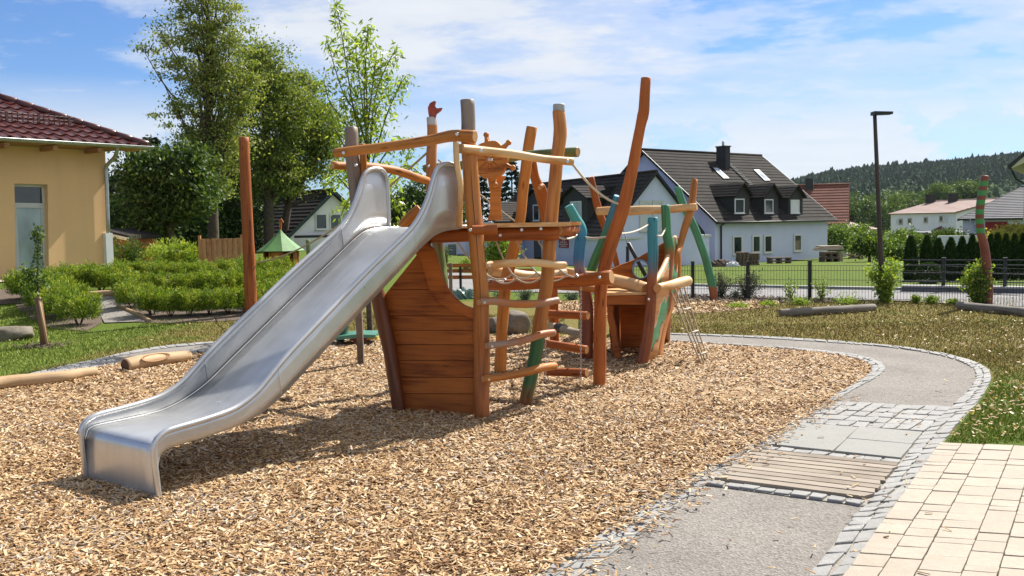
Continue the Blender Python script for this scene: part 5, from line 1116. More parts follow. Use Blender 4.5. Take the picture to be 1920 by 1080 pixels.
base = Vector((hq[3].x,hq[3].y,zB+ .0)); zlo = min(hq[2].z,hq[3].z); zhi = hq[0].z; wl_ = R0_
def fb(x0,x1,z0,z1,m_,d0=0,d1=.06):
    o_ = Vector((hq[0].x,hq[0].y,0)); m_.hexa([o_+uu*x0+UP*z0-dn*d0,o_+uu*x1+UP*z0-dn*d0,o_+uu*x1+UP*z0-dn*d1,o_+uu*x0+UP*z0-dn*d1],[o_+uu*x0+UP*z1-dn*d0,o_+uu*x1+UP*z1-dn*d0,o_+uu*x1+UP*z1-dn*d1,o_+uu*x0+UP*z1-dn*d1])
zm0, zm1 = hx(58,389).z, hx(58,380).z
fb(0,ft,zlo,zhi,mb); fb(wl_-ft,wl_,zlo,zhi,mb); fb(ft,wl_-ft,zhi-ft,zhi,mb); fb(ft,wl_-ft,zlo,zlo+.07,mb); fb(ft,wl_-ft,zm0,zm1,mb); fb(ft,ft+.035,zlo,zm0,mb,.01,.05); fb(wl_-ft-.05,wl_-ft,zlo,zm0,mb,.01,.05); fr = mb.build('window', FRM, och)
mb = MB(); fb(ft,wl_-ft,zm1,zhi-ft,mb,.03,.04); mb.build('pane', GLASS, fr, label='dark upper pane'); mb = MB(); fb(ft+.035,wl_-ft-.05,zlo+.07,zm0,mb,.03,.04); mb.build('pane', GLASSC, fr, label='pale curtained lower pane')
# roof: hip starting at the corner; find the pitch that puts the hip through the photograph's left edge
best = None
for k in np.linspace(.15,.9,60):
    for t_ in np.linspace(1,14,120):
        P = ec-(du+dn)*t_+UP*(zE+k*t_-0); x,y = proj(P)
        if abs(x) < 14:
            e_ = abs(y-(188));
            if best is None or e_ < best[0]: best = (e_,k,t_)
KR = best[1]
UT = .30; RT = .34; ncol = int((7+LW+2*OV)/UT)+1; sl = math.sqrt(1+KR*KR); nsl = Vector((0,0,1))+dn*KR; nsl.normalize(); Vq, Fq = [], []; nr_ = int(5.5/RT)
hip = (-(du+dn)+UP*KR)
for r in range(nr_):
    for cidx in range(ncol*6):
        a0 = cidx*UT/6; a1 = a0+UT/6; b0 = r*RT; b1 = b0+RT+.02
        lim0 = b0/sl; 
        def pt(a,b,lift):
            ph = (a/UT)%1.0; wv = .038*math.exp(-((ph-.78)/.13)**2)-.018*math.sin(math.pi*min(1,ph/.6))**1
            a_ = max(a, b/sl); P = ec+UP*zE-du*a_-dn*(b/sl)+UP*(KR*b/sl); return P+nsl*(wv+lift)
        if a1 < b0/sl: continue
        k = len(Vq); Vq += [pt(a0,b0,.045),pt(a1,b0,.045),pt(a1,b1,.01),pt(a0,b1,.01),pt(a0,b0,.012),pt(a1,b0,.012)]
        Fq += [(k,k+1,k+2,k+3),(k+4,k+5,k+1,k)]
rf = npmesh('roof', np.array([tuple(v) for v in Vq]), np.array(Fq), ROOFR, och)
mb = MB(); far0 = ec-du*(7+LW+2*OV); tt = 5.5/sl
mb.poly([ec+UP*(zE-.03), far0+UP*(zE-.03), far0-dn*tt+UP*(zE-.03+KR*tt), ec-(du+dn)*tt+UP*(zE-.03+KR*tt)])
mb.poly([ec+UP*(zE-.03), ec-(du+dn)*tt+UP*(zE-.03+KR*tt), ec-du*tt-dn*9+UP*(zE-.03+KR*tt), ec-dn*9+UP*(zE-.03)]); mb.build('roof_deck', ROOFR, och)
mb = MB()
for q in np.arange(0,11,.42):
    P = ec+UP*(zE+.04)+hip*(q/1.45*.98); mb.tube([P+hip.normalized()*-.02, P+hip.normalized()*.46], [.105,.085], 10, 1, 0, (True,True), 0)
mb.build('hip_tiles', ROOFR, rf)
mb = MB(); P0 = ec+dn*.06+du*.12+UP*(zE-.02); P1 = far0+dn*.06+UP*(zE-.02); seg = 8
for i in range(seg):
    a0 = math.pi*i/seg+math.pi; a1 = math.pi*(i+1)/seg+math.pi; f_ = lambda a,P: P+dn*(.075*math.cos(a))+UP*(.075*math.sin(a)); mb.poly([f_(a0,P0),f_(a1,P0),f_(a1,P1),f_(a0,P1)])
mb.tube([P0+dn*.078,P1+dn*.078], .012, 6, 1, 0, (True,True), 0); mb.poly([P0+dn*(.075*math.cos(a))+UP*(.075*math.sin(a)) for a in np.linspace(math.pi,2*math.pi,9)]); mb.build('gutter', ZINC, och)
SOF = wood('soffit_wood',(.45,.22,.08),(.26,.10,.03)); mb = MB()
mb.hexa([ec-dn*.0+UP*(zE-.10),far0+UP*(zE-.10),far0-dn*OV+UP*(zE-.10+0),ec-dn*OV-du*0+UP*(zE-.10)],[ec+UP*(zE-.05),far0+UP*(zE-.05),far0-dn*OV+UP*(zE-.05),ec-dn*OV+UP*(zE-.05)]); mb.build('soffit', SOF, och)
for a in np.arange(1.3,15,1.15):
    p = ec-du*a+UP*(zE-.17); mb = MB(); mb.box(p-dn*.35, du*.06, dn*.33, UP*.06); mb.build('rafter_end', SOF, och)
dpx = lambda x,y,d: hitv(x,y,W0+dn*d,dn)
mb = MB(); mb.tube([dpx(220,272,.80),dpx(219,285,.70),dpx(214,296,.45),dpx(202,308,.16),dpx(199,316,.10),dpx(199.5,330,.09),dpx(203,440,.09)], .05, 10, 3, 0, (True,True), 0); mb.build('downpipe', ZINC, och)
A = dpx(198,437,.14); B = dpx(211,437,.14); mb = MB(); mb.hexa([Vector((p.x,p.y,zB)) for p in (A,B,B-dn*.3,A-dn*.3)],[Vector((p.x,p.y,A.z)) for p in (A,B,B-dn*.3,A-dn*.3)]); mb.build('plinth', WHITEP, och)
SG = plain('snow_guard_metal',(.10,.05,.045),.5,.3,.1,8); b = 1.05/sl; mb = MB()
for h in (.06,.15,.24): mb.tube([ec-du*(b+.5)-dn*b+UP*(zE+KR*b+h), far0-dn*b+UP*(zE+KR*b+h)], .011, 6, 1, 0, (True,True), 0)
for a in np.arange(b+.5,15,.13):
    p = ec-du*a-dn*b+UP*(zE+KR*b); w = .03 if int(a/.13)%6 == 0 else .006; mb.box(p+UP*.14, du*w, dn*.012, UP*.12)
mb.build('snow_guard', SG, rf)
# red shed behind the building
P = at(200,505,30); sh = thing('red_shed', (P.x,P.y,.4), 'small dark red shed with pale roof edge behind the ochre building', 'shed'); zz1 = at(205,436,30).z; zz2 = at(238,447,30).z; Q = at(238,447,30)
mb = MB(); mb.prism([[Vector((P.x,30,.3)),Vector((Q.x,30,.3)),Vector((Q.x,30,zz2)),Vector((P.x,30,zz1))]], Vector((0,2.5,0))); mb.build('wall', WPL, sh)
mb = MB(); mb.hexa([Vector((P.x-.1,29.8,zz1)),Vector((Q.x+.15,29.8,zz2-.03)),Vector((Q.x+.15,32.6,zz2-.03)),Vector((P.x-.1,32.6,zz1))],[Vector((P.x-.1,29.8,zz1+.13)),Vector((Q.x+.15,29.8,zz2+.09)),Vector((Q.x+.15,32.6,zz2+.09)),Vector((P.x-.1,32.6,zz1+.13))]); mb.build('roof', ROOFD, sh); mb = MB(); mb.hexa([Vector((P.x-.1,29.75,zz1-.05)),Vector((Q.x+.15,29.75,zz2-.08)),Vector((Q.x+.15,29.79,zz2-.08)),Vector((P.x-.1,29.79,zz1-.05))],[Vector((P.x-.1,29.75,zz1+.05)),Vector((Q.x+.15,29.75,zz2+.02)),Vector((Q.x+.15,29.79,zz2+.02)),Vector((P.x-.1,29.79,zz1+.05))]); mb.build('fascia_board', WHITEP, sh)
P = at(243,466,30); Q = at(275,466,30); mb = MB(); mb.abox(P.x,Q.x,30.2,31.5,.3,P.z); mb.abox(P.x-.05,Q.x+.05,30.1,31.6,P.z,P.z+.05); mb.build('tool_chest', WPL, org=(P.x,30.2,.3), label='low red timber chest right of the red shed', cat='chest')
# wooden slatted gate
P = at(371,448,26.5); Q = at(455,450,26.5); gt = thing('slatted_gate', (P.x,26.5,.3), 'light brown vertical-board wooden gate behind the hedge', 'gate'); GW = wood('gate_wood',(.50,.27,.12),(.30,.14,.05)); n_ = 17
zg0 = at(400,497,26.5).z
for k in range(n_):
    f0 = k/n_; x0 = P.x+(Q.x-P.x)*f0; w = (Q.x-P.x)/n_; 
    tp = P.z+ (.10 if k in (0,n_-1) else 0); mb = MB(); ww = .43; d = 0 if k%2 == 0 else .02; mb.abox(x0+w*.04, x0+w*.93, 26.5+d, 26.525+d+(.05 if k in (0,n_-1) else 0), zg0, tp+random.uniform(-.01,.01)); mb.build('board', GW, gt)
mb = MB(); mb.abox(P.x+.1,Q.x-.1,26.56,26.60,zg0+.15,zg0+.23); mb.abox(P.x+.1,Q.x-.1,26.56,26.60,P.z-.25,P.z-.17); mb.build('cross_bar', GW, gt)
# play hut with concave green roof
YH = 27; hc = at(527,470,YH); rt = (at(574,470,YH)-at(489,470,YH)).length/2; ht = thing('play_hut', (hc.x,YH,.3), 'small orange wooden play hut with pointed green tent roof beyond the hedge', 'play hut')
apz = at(524,431,YH).z; evz = at(530,470,YH).z; mb = MB(); K = 8; nl = 6; G8 = []
for i in range(nl+1):
    f_ = i/nl; rr = rt*(1-f_)**1.22+.02; z = evz+(apz-evz)*f_; G8.append([Vector((hc.x+rr*math.cos(2*math.pi*k/K+.3), YH+rr*math.sin(2*math.pi*k/K+.3), z)) for k in range(K)])
for i in range(nl):
    for k in range(K): mb.poly([G8[i][k],G8[i][(k+1)%K],G8[i+1][(k+1)%K],G8[i+1][k]])
mb.poly([p-UP*.02 for p in G8[0]]); mb.build('roof', plain('green_roof_paint',(.10,.24,.06),.6,0,.12,6), ht)
for k in range(K):
    a0 = 2*math.pi*k/K+.3; a1 = 2*math.pi*(k+1)/K+.3; r_ = rt*.72; p = Vector((hc.x+r_*math.cos(a0),YH+r_*math.sin(a0),0)); q = Vector((hc.x+r_*math.cos(a1),YH+r_*math.sin(a1),0)); m_ = MB()
    if k in (4,6): 
        m_.hexa([p+UP*.2,q+UP*.2,q*.97+Vector((hc.x,YH,0))*.03+UP*.2,p*.97+Vector((hc.x,YH,0))*.03+UP*.2],[w+UP*.62 for w in (p,q,q*.97+Vector((hc.x,YH,0))*.03,p*.97+Vector((hc.x,YH,0))*.03)])
    else: m_.hexa([w+UP*.2 for w in (p,q,q*.97+Vector((hc.x,YH,0))*.03,p*.97+Vector((hc.x,YH,0))*.03)],[w+UP*evz for w in (p,q,q*.97+Vector((hc.x,YH,0))*.03,p*.97+Vector((hc.x,YH,0))*.03)])
    m_.build('wall_panel', WD, ht); m_ = MB(); m_.tube([p+UP*.2,p+UP*(evz+.02)], .035, 8, 1); m_.build('post', [WD,EG], ht)
mb = MB(); mb.prism([[at(524,432,YH),at(523,412,YH),at(527,409,YH),at(532,417,YH),at(528,418,YH),at(527,432,YH)]], Vector((0,.05,0))); mb.build('finial', WR, ht)
pole(ht,'corner_post',[(577,450,8),(579,478,8),(582,500,8)],[26.5,26.5],GRL,EG)
# seesaw / spring rocker behind the slide
sw = thing('spring_rocker', g(675,646), 'low green and red rocking toy in the chips behind the slide', 'rocker'); GP = plain('green_plastic',(.06,.22,.15),.4,0,.15,6); RP = plain('red_plastic',(.40,.03,.02),.4); yr = g(675,644).y
mb = MB(); mb.prism([[at(x,y,yr-.25) for x,y in [(618,634),(640,630),(668,627),(704,628),(704,633),(668,634),(640,637),(620,638)]]], Vector((0,.5,0))); mb.build('board', GP, sw)
mb = MB(); mb.prism([[at(x,y,yr-.1) for x,y in [(655,634),(694,634),(692,639),(676,641),(668,649),(658,648),(663,640),(655,638)]]], Vector((0,.2,0))); mb.build('base', RP, sw)
mb = MB(); mb.tube([at(628,632,yr),at(636,618,yr),at(645,604,yr),at(650,598,yr)], [.13,.13,.08,.03], 12, 4, 0, (True,True), 0); mb.build('seat_back', plain('dark_green_plastic',(.02,.09,.06),.35), sw)
mb = MB(); a = at(693,632,yr-.2); mb.box(a+Vector((.03,.1,-.02)), (.07,0,0),(0,.07,0),(0,0,.018)); mb.build('handle', plain('yellow_plastic',(.6,.42,.05),.4), sw)
# ================================================================== VEGETATION
def quads(C, size, tone, asp=.45, droop=0.0, D=None, flat=0.0):
    n = len(C); sz = RNG.uniform(.6,1.3,n)*size
    if D is None: D = RNG.normal(0,1,(n,3))
    D = D.copy(); D[:,2] -= droop; D /= np.linalg.norm(D,axis=1)[:,None]+1e-9
    R_ = RNG.normal(0,1,(n,3)); R_[:,2] *= (1-flat); s = np.cross(D,R_); s /= np.linalg.norm(s,axis=1)[:,None]+1e-9
    a = D*sz[:,None]; b = s*(sz*asp/2)[:,None]
    V = np.stack([C, C+a*.45+b, C+a, C+a*.45-b],1).reshape(-1,3); return V, np.arange(4*n).reshape(-1,4), np.repeat(tone,4)
def cloud(blobs, ncl, nleaf, crad, size, asp=.6, tone=(.1,.9), droop=.2, surf=.5, squash=.8):
    """blobs: (centre, (rx,ry,rz), weight). returns mesh parts and clump centres"""
    W = np.array([b[2]*b[1][0]*b[1][1]*b[1][2] for b in blobs])**.75; W /= W.sum(); k = RNG.choice(len(blobs), ncl, p=W)
    d = RNG.normal(0,1,(ncl,3)); d /= np.linalg.norm(d,axis=1)[:,None]; r = RNG.uniform(0,1,ncl)**(1/3)*(1-surf)+surf*RNG.uniform(.75,1.05,ncl)
    cen = np.array([tuple(b[0]) for b in blobs])[k]; rad = np.array([b[1] for b in blobs])[k]; cc = cen+d*rad*r[:,None]
    ct = RNG.uniform(-.22,.22,ncl); m = RNG.poisson(nleaf,ncl)+3; idx = np.repeat(np.arange(ncl),m)
    rs_ = RNG.uniform(.6,1.5,ncl)[idx][:,None]; off = RNG.normal(0,1,(len(idx),3))*crad*rs_*np.array([1.25,1.25,squash*.62]); C = cc[idx]+off*RNG.uniform(.4,1,len(idx))[:,None]
    tn = np.clip(RNG.uniform(tone[0],tone[1],len(idx))+ct[idx],0,1); return quads(C,size,tn,asp,droop), cc
def limbs(base, top, cc, r0, n, bm=BARK, parent=None, name='trunk', bend=.02, start=.25):
    mb = MB(); b = Vector(base); t = Vector(top); H = (t-b).length; P = [b-UP*.1]
    for i in range(1,7): f = i/6; P.append(b.lerp(t,f)+Vector((random.gauss(0,bend*H*.5),random.gauss(0,bend*H*.5),0))*(1 if i < 6 else 0))
    mb.tube(P, [r0*(1-.88*(i/6))+.01 for i in range(7)], 9, 3, .06, (True,True), 0)
    if len(cc):
        for i in RNG.choice(len(cc), min(n,len(cc)), replace=False):
            e = Vector(cc[i]); zf = min(.95,max(start,((e.z-b.z)/max(.1,t.z-b.z))-.22*random.uniform(.6,1.6))); s = b.lerp(t,zf); L = (e-s).length
            mid = s.lerp(e,.5)+UP*(-.06*L)+Vector((random.gauss(0,.05*L),random.gauss(0,.05*L),random.gauss(0,.03*L))); rr = max(.012,r0*.38*(1-zf*.6))
            mb.tube([s,mid,e],[rr,rr*.55,rr*.14], 5, 3, 0, (False,False), 0)
    return mb.build(name, bm, parent)
def tree(name, label, base, top, pxblobs, Y, ncl, nleaf, crad, size, lm, r0=.2, nb=20, asp=.6, tone=(.1,.9), droop=.2, group=None, surf=.5, cat='tree', start=.25, thick=1.0):
    t = thing(name, tuple(base), label, cat, group); bl = []
    for b in pxblobs:
        cx,cy,rx,ry = b[:4]; w = b[4] if len(b) > 4 else 1; c = at(cx,cy,Y+(b[5] if len(b) > 5 else 0)); k = Y/1750; bl.append((c,(rx*k,rx*k*.85*thick,ry*k),w))
    (V,F,T),cc = cloud(bl,ncl,nleaf,crad,size,asp,tone,droop,surf); limbs(base,top,cc,r0,nb,parent=t,start=start); npmesh('crown',V,F,lm,t,attr=T); return t
def basep(px, Y): p = at(px,480,Y); p.z = zt(p.x,p.y)-.05; return p
tree('lime_tree','tallest airy yellow-green lime tree reaching above the picture, behind the hedge',basep(401,38),at(385,-40,38),
     [(390,20,62,60,1),(345,50,60,45,.35),(318,90,52,28,.25),(430,60,45,60,1),(390,120,70,60,.9),(335,150,48,40,.3),(318,205,40,22,.2),(400,200,75,60,1.1),(350,240,45,40,.5),(400,290,70,60,1.2),(440,150,48,70,1.3),(380,340,60,40,1.2),(385,-45,50,50,1)],38,430,84,.27,.115,L_LIME,.24,90,droop=.35,surf=.3)
tree('lime_tree','dense olive green tree just right of the tallest one',basep(505,43),at(500,90,43),[(475,150,45,60,1.2),(505,150,45,62,1.1),(500,240,68,70,1.1),(470,310,60,60,1.1),(510,320,52,50,1.1),(470,90,30,30,.8),(545,200,40,55,1)],43,430,84,.34,.135,L_LIME,.26,30,tone=(0,.75),surf=.45)
tree('lime_tree','rounded olive green tree at the right end of the tall tree group',basep(528,45),at(572,140,45),[(570,190,38,55,1),(595,245,42,50,1),(560,275,52,62,1.1),(608,290,34,42,.9),(545,335,34,34,.7),(630,315,22,26,.5)],45,330,84,.34,.135,L_LIME,.22,24,tone=(.05,.8))
tree('maple_tree','dark green leafy maple left of the tall lime, beside the roof corner',basep(320,33),at(310,280,33),[(300,330,55,55,1),(262,320,28,40,.9),(345,360,55,50,1),(290,390,55,55,1),(340,300,40,40,.8)],33,330,60,.30,.15,L_DARK,.18,20,tone=(.15,.95))
for i,(x,y,rx,ry,Y,l) in enumerate(((250,430,55,60,40,'dark shrubby tree behind the red shed'),(330,440,60,50,41,'dark shrubby tree behind the ferny bush'),(420,420,60,70,44,'dark shrubby tree behind the slatted gate'),(490,420,50,55,50,'dark shrubby tree at the foot of the tall limes'),(235,370,24,40,47,'small dark tree beside the ochre wall'),(450,330,70,90,52,'broad dark tree filling the gap behind the limes'),(370,380,80,90,54,'broad dark tree behind the maple and the limes'))):
    tree('dark_tree',l,basep(x,Y),at(x,y,Y),[(x,y,rx,ry,1),(x+rx*.5,y+ry*.3,rx*.6,ry*.7,1),(x-rx*.5,y+ry*.3,rx*.6,ry*.6,1)],Y,190,60,.38,.17,L_DARK,.16,8,tone=(0,.8),group='dark trees behind the garden')
def conifer(name, label, px, pytop, wpx, Y, n=2600, group=None, lm=None, pyb=480):
    base = basep(px,Y); top = at(px,pytop,Y); H = top.z-base.z; R = wpx/2*Y/1750; t = thing(name,tuple(base),label,'conifer',group)
    mb = MB(); mb.tube([base,Vector((base.x,base.y,top.z))],[max(.1,H*.018),.02],8,4,0,(True,True),0); mb.build('trunk',BARK,t); nw = int(H/ .42); C=[];D=[]
    for i in range(nw):
        f = (i+.5)/nw; rr = R*(1-f)**.8*RNG.uniform(.75,1.1)+.1; z = base.z+H*(.08+.92*f)
        for a in RNG.uniform(0,6.283,7):
            m = max(4,int(n/nw/7)); q = RNG.uniform(.1,1,m)**.7*rr*RNG.uniform(.7,1.1); w = RNG.normal(0,.07+.10*q,m); C.append(np.stack([base.x+np.cos(a)*q-np.sin(a)*w, base.y+np.sin(a)*q+np.cos(a)*w, z-q*.30+RNG.normal(0,.06,m)],1)); D.append(np.stack([np.cos(a)+RNG.normal(0,.5,m),np.sin(a)+RNG.normal(0,.5,m),RNG.normal(-.2,.3,m)],1))
    C = np.concatenate(C); D = np.concatenate(D); V,F,T = quads(C,.26*(Y/50)**.5,RNG.uniform(0,1,len(C)),.42,0,D); npmesh('crown',V,F,lm or L_CON,t,attr=T); return t
conifer('spruce_tree','dark spruce tip rising behind the maple by the roof corner',293,252,60,36,2600)
conifer('spruce_tree','small dark spruce close to the ochre wall',216,325,36,42,1500); conifer('spruce_tree','low dark spruce in front of the maple shade',232,360,40,44,1500)
conifer('spruce_tree','dark spruce seen left of the ship wheel, behind the houses',905,318,70,72,3200,pyb=450); conifer('spruce_tree','tall dark spruce seen just right of the ship wheel',962,290,80,74,3800); conifer('spruce_tree','dark spruce directly behind the ship wheel',932,330,60,78,2600)
conifer('spruce_tree','dark spruce behind the front post top of the slide',872,345,70,80,2200); 
tree('dark_tree','dark round tree between the two slide sides',basep(770,52),at(772,350,52),[(770,390,34,38,1),(790,365,30,28,1),(755,415,30,30,1),(800,410,35,40,1),(830,385,30,35,.8),(850,400,30,30,.8)],52,260,60,.34,.17,L_DARK,.16,12,tone=(.2,.95))
# young cherry-like tree: upright shoots with drooping leaves
ct = thing('young_cherry_tree', tuple(basep(690,14)), 'young bright green tree with long drooping leaves on upright shoots behind the slide top', 'tree'); Yc = 14.0
b0 = basep(690,Yc); mbT = MB(); mbT.tube([b0-UP*.1, at(690,520,Yc), at(692,400,Yc), at(690,300,Yc), at(688,200,Yc), at(686,120,Yc)],[.045,.04,.032,.022,.013,.006],10,4,.04,(True,True),0)
SH = [((690,320),(662,200),(645,90),(630,5)),((690,300),(683,190),(686,110),(690,45)),((692,300),(702,190),(722,130),(745,88)),((692,290),(668,215),(640,165),(612,70)),((688,310),(655,240),(620,195),(607,150)),((695,320),(722,225),(745,170),(762,142)),((690,330),(690,240),(700,150),(706,95)),((690,360),(715,300),(750,262),(770,290)),((690,380),(730,330),(765,310),(790,330)),((690,350),(655,290),(632,250),(612,215)),((690,390),(650,350),(630,330),(618,350)),((690,400),(720,370),(745,380),(757,410)),((690,420),(665,390),(648,385),(640,405)),((692,300),(700,230),(715,180),(730,150)),((690,430),(705,410),(722,420),(730,445)),((690,280),(675,160),(668,110),(668,70)),((688,410),(700,350),(722,340),(745,350)),((690,380),(672,330),(655,310),(640,320))]
C=[];D=[]
for s in SH:
    dy = random.uniform(-.5,.5); P = smoothpoly([at(x,y,Yc+dy*i/3) for i,(x,y) in enumerate(s)],8); mbT.tube([P[i] for i in range(0,len(P),4)],[.011*(1-i/8)+.003 for i in range(len(range(0,len(P),4)))],5,2,0,(False,False),0)
    L = sum((P[i+1]-P[i]).length for i in range(len(P)-1)); n = int(L*185)
    for q in range(n):
        f = random.uniform(.12,1)*(len(P)-1); i = min(len(P)-2,int(f)); p = P[i].lerp(P[i+1],f-i); w = .085*(1-.5*f/(len(P)-1))+.02
        C.append((p.x+random.gauss(0,w),p.y+random.gauss(0,w),p.z+random.gauss(0,w*.9))); D.append((random.gauss(0,.8),random.gauss(0,.8),random.gauss(-.55,.5)))
V,F,T = quads(np.array(C),.10,RNG.uniform(0,1,len(C)),.30,.1,np.array(D)); mbT.build('trunk',BARK,ct); npmesh('crown',V,F,L_CHERRY,ct,attr=T)
# hill-foot trees, garden trees
for i,(x,y,rx,ry,Y,lm,l) in enumerate(((1570,445,26,22,72,L_MID,'round bright green garden tree at the right end of the blue house'),(1610,445,30,24,74,L_MID,'round green garden tree left of the lamp post'),(1655,395,42,38,260,L_DARK,'large dark tree right of the lamp post at the foot of the hill'),(1600,395,32,34,270,L_DARK,'dark tree above the red roof edge at the foot of the hill'),(1700,382,28,26,300,L_DARK,'dark tree left above the long white house'),(1760,368,26,22,310,L_DARK,'dark tree above the long white house'),(1815,360,26,22,320,L_DARK,'dark tree between the white house and the striped pole'),
        (1672,468,24,20,58,L_MID,'bright garden bush right of the lamp post'),(1694,452,34,22,62,L_MID,'light green garden tree below the long white house'),(1630,455,26,18,56,L_MID,'low green bush at the lamp post'),(1775,446,18,12,52,L_DARK,'low dark green bush before the garden wall'),(1908,440,36,17,44,L_YEL,'yellowish loose shrub in front of the grey roofed house'),(1870,450,22,14,43,L_YEL,'small yellowish shrub left of the larger one at the right edge'))):
    s = Y/60; tree('garden_tree' if Y < 200 else 'hill_tree',l,basep(x,Y),at(x,y,Y),[(x,y,rx,ry,1),(x+rx*.4,y+ry*.35,rx*.7,ry*.7,1),(x-rx*.4,y+ry*.35,rx*.7,ry*.7,1)],Y,150,55,.30*s**.9,.15*s**.8,lm,.10*s,8,tone=(.2,1))
# forest on the hill
def forest():
    n = 30000; X = RNG.uniform(180,1500,n); Yy = RNG.uniform(470,1420,n); r = X/Yy; k = (r > .27) & (r < .72); X, Yy = X[k], Yy[k]; n = len(X)
    Z = np.array([zt(a,b) for a,b in zip(X,Yy)]); H = RNG.uniform(9,14,n)*np.where(RNG.uniform(0,1,n) < .05,1.3,1); R = RNG.uniform(2.2,3.9,n); dec = RNG.uniform(0,1,n) < np.clip((900-Yy)/350+.25*np.sin(X*.021)*np.sin(Yy*.013),.12,.85)
    V=[];F=[];T=[]; m = 7; base = 0
    th = np.linspace(0,2*np.pi,m,endpoint=False)
    tone = np.where(dec,RNG.uniform(.45,1,n),RNG.uniform(0,.6,n))
    lay = [(.12,.9),(.4,1.0),(.58,.92),(.76,.66),(.9,.36),(1.0,0.06)]; layd = [(.1,.6),(.35,1.1),(.6,1.25),(.8,1.0),(.95,.5),(1.0,.05)]
    rows = []
    for j in range(6):
        hh = np.where(dec,layd[j][0]*.75,lay[j][0])*H; rr = np.where(dec,layd[j][1]*1.25,lay[j][1])*R
        jr = RNG.uniform(.72,1.25,(n,m)); jz = RNG.normal(0,.045,(n,m))*H[:,None]
        rows.append(np.stack([X[:,None]+np.cos(th)[None]*rr[:,None]*jr, Yy[:,None]+np.sin(th)[None]*rr[:,None]*jr, (Z+hh)[:,None]+jz],2))
    V = np.stack(rows,1).reshape(-1,3); b = (np.arange(n)*6*m)[:,None,None]; j = np.arange(5)[None,:,None]*m; q = np.arange(m)[None,None,:]; q2 = (q+1)%m
    F = np.stack([b+j+q,b+j+q2,b+j+m+q2,b+j+m+q],3).reshape(-1,4); return V,F,np.repeat(tone,6*m)
V,F,T = forest(); FOR = leafmat('forest_green',[(0,(.016,.045,.018)),(.5,(.028,.066,.022)),(.75,(.055,.105,.024)),(1,(.09,.14,.03))],.0,.9)
o = npmesh('forest',V,F,FOR,attr=T); tag(o,'dark conifer wood covering the hill on the right horizon','forest',kind='stuff')
# ------------------------------------------------------------------ hedge bushes
def bushmesh(parent, R, H, n, lm, size=.075, asp=.22, tone=(0,1), up=.9, spike=.0):
    nc_ = 46; a = RNG.uniform(0,6.283,nc_); q = RNG.uniform(0,1,nc_)**.5*R*.85; hh = H*(1-.35*(q/R)**2)*RNG.uniform(.72,1.05,nc_); C=[];D=[];T=[]
    for i in range(nc_):
        m = int(n/nc_); f = RNG.uniform(.12,1,m)**.7; w = R*.17*(1.05-f*.65); cx, cy = q[i]*np.cos(a[i]), q[i]*np.sin(a[i]); lean = .25
        x = cx*(.75+.4*f)+RNG.normal(0,1,m)*w; y = cy*(.75+.4*f)+RNG.normal(0,1,m)*w; C.append(np.stack([x,y,f*hh[i]],1)); D.append(np.stack([RNG.normal(0,.6,m)+cx/R*.4,RNG.normal(0,.6,m)+cy/R*.4,np.full(m,up)+RNG.normal(0,.4,m)],1)); T.append(np.clip(RNG.uniform(tone[0],tone[1],m)*.8+f*.2+RNG.uniform(-.15,.15),0,1))
    C = np.concatenate(C)+np.array(tuple(ORG[parent.name])); V,F,Tn = quads(C,size,np.concatenate(T),asp,0,np.concatenate(D)); return npmesh('foliage',V,F,lm,parent,attr=Tn)
HB = []
for k in range(4):
    t = thing('hedge_bush',(0,0,0),'x','bush','feathery hedge bushes left of the slide'); bushmesh(t,.47,.74,6800,L_HEDGE,.07,.2)
    mb = MB()
    for _ in range(7): a = random.uniform(0,6.28); mb.tube([(0,0,-.05),(math.cos(a)*.15,math.sin(a)*.15,.25),(math.cos(a)*.3,math.sin(a)*.3,.5)],[.014,.01,.004],5,2,0,(False,False),0)
    mb.build('stem',BARK,t); HB.append(t)
rows_ = [('front left clump beside the stake',[(52,562,66),(82,583,72),(112,600,74),(148,611,76),(128,590,68),(75,560,62),(100,570,62)]),('back row against the ochre wall',[(120,540,52),(160,547,56),(190,548,60),(215,545,58)]),
  ('front row of the long hedge',[(248,578,58),(285,592,62),(320,594,60),(355,593,58),(392,591,58),(428,589,56),(462,586,56),(498,578,54),(530,570,54)]),
  ('middle row of the long hedge',[(240,556,56),(275,562,58),(312,560,56),(350,560,56),(388,558,56),(425,556,54),(462,554,54),(500,552,54),(536,548,52)]),
  ('rear row of the long hedge',[(232,532,50),(268,530,48),(305,531,46),(342,530,46),(380,530,46),(418,528,46),(455,526,46),(492,524,44),(528,522,42)])]
ordn = ['first','second','third','fourth','fifth','sixth','seventh','eighth','ninth']; first = [0,0,0,0]; ii = 0
for rn_,lst in rows_:
    for i,(x,y,h) in enumerate(lst):
        p = g(x,y); k = ii%4; s = (h/1750*p.y)/.78*random.uniform(.95,1.08); lab = f'feathery yellow-green bush, {ordn[i]} in the {rn_}'
        if not first[k]: o = HB[k]; o.location = p; o.scale = (s,s,s); o.rotation_euler = (0,0,random.uniform(0,6)); o['label'] = lab; first[k] = 1
        else: dup(HB[k], p, random.uniform(0,6), s, lab)
        ii += 1
# taller ferny shrubs behind the hedge
for x,y,h,R,lm,l in ((340,512,44,.6,L_HEDGE,'pale ferny shrub behind the hedge left of the slatted gate'),(236,500,56,.7,L_DARK,'dark shrub in front of the red shed'),(318,470,52,.8,L_BUSH,'bamboo-like pale shrub under the maple')):
    p = basep(x,27); p.z = .35; t = thing('shrub',tuple(p),l,'shrub'); bushmesh(t,R,h*1.0/1750*27*1.25,3800,lm,.10,.24)
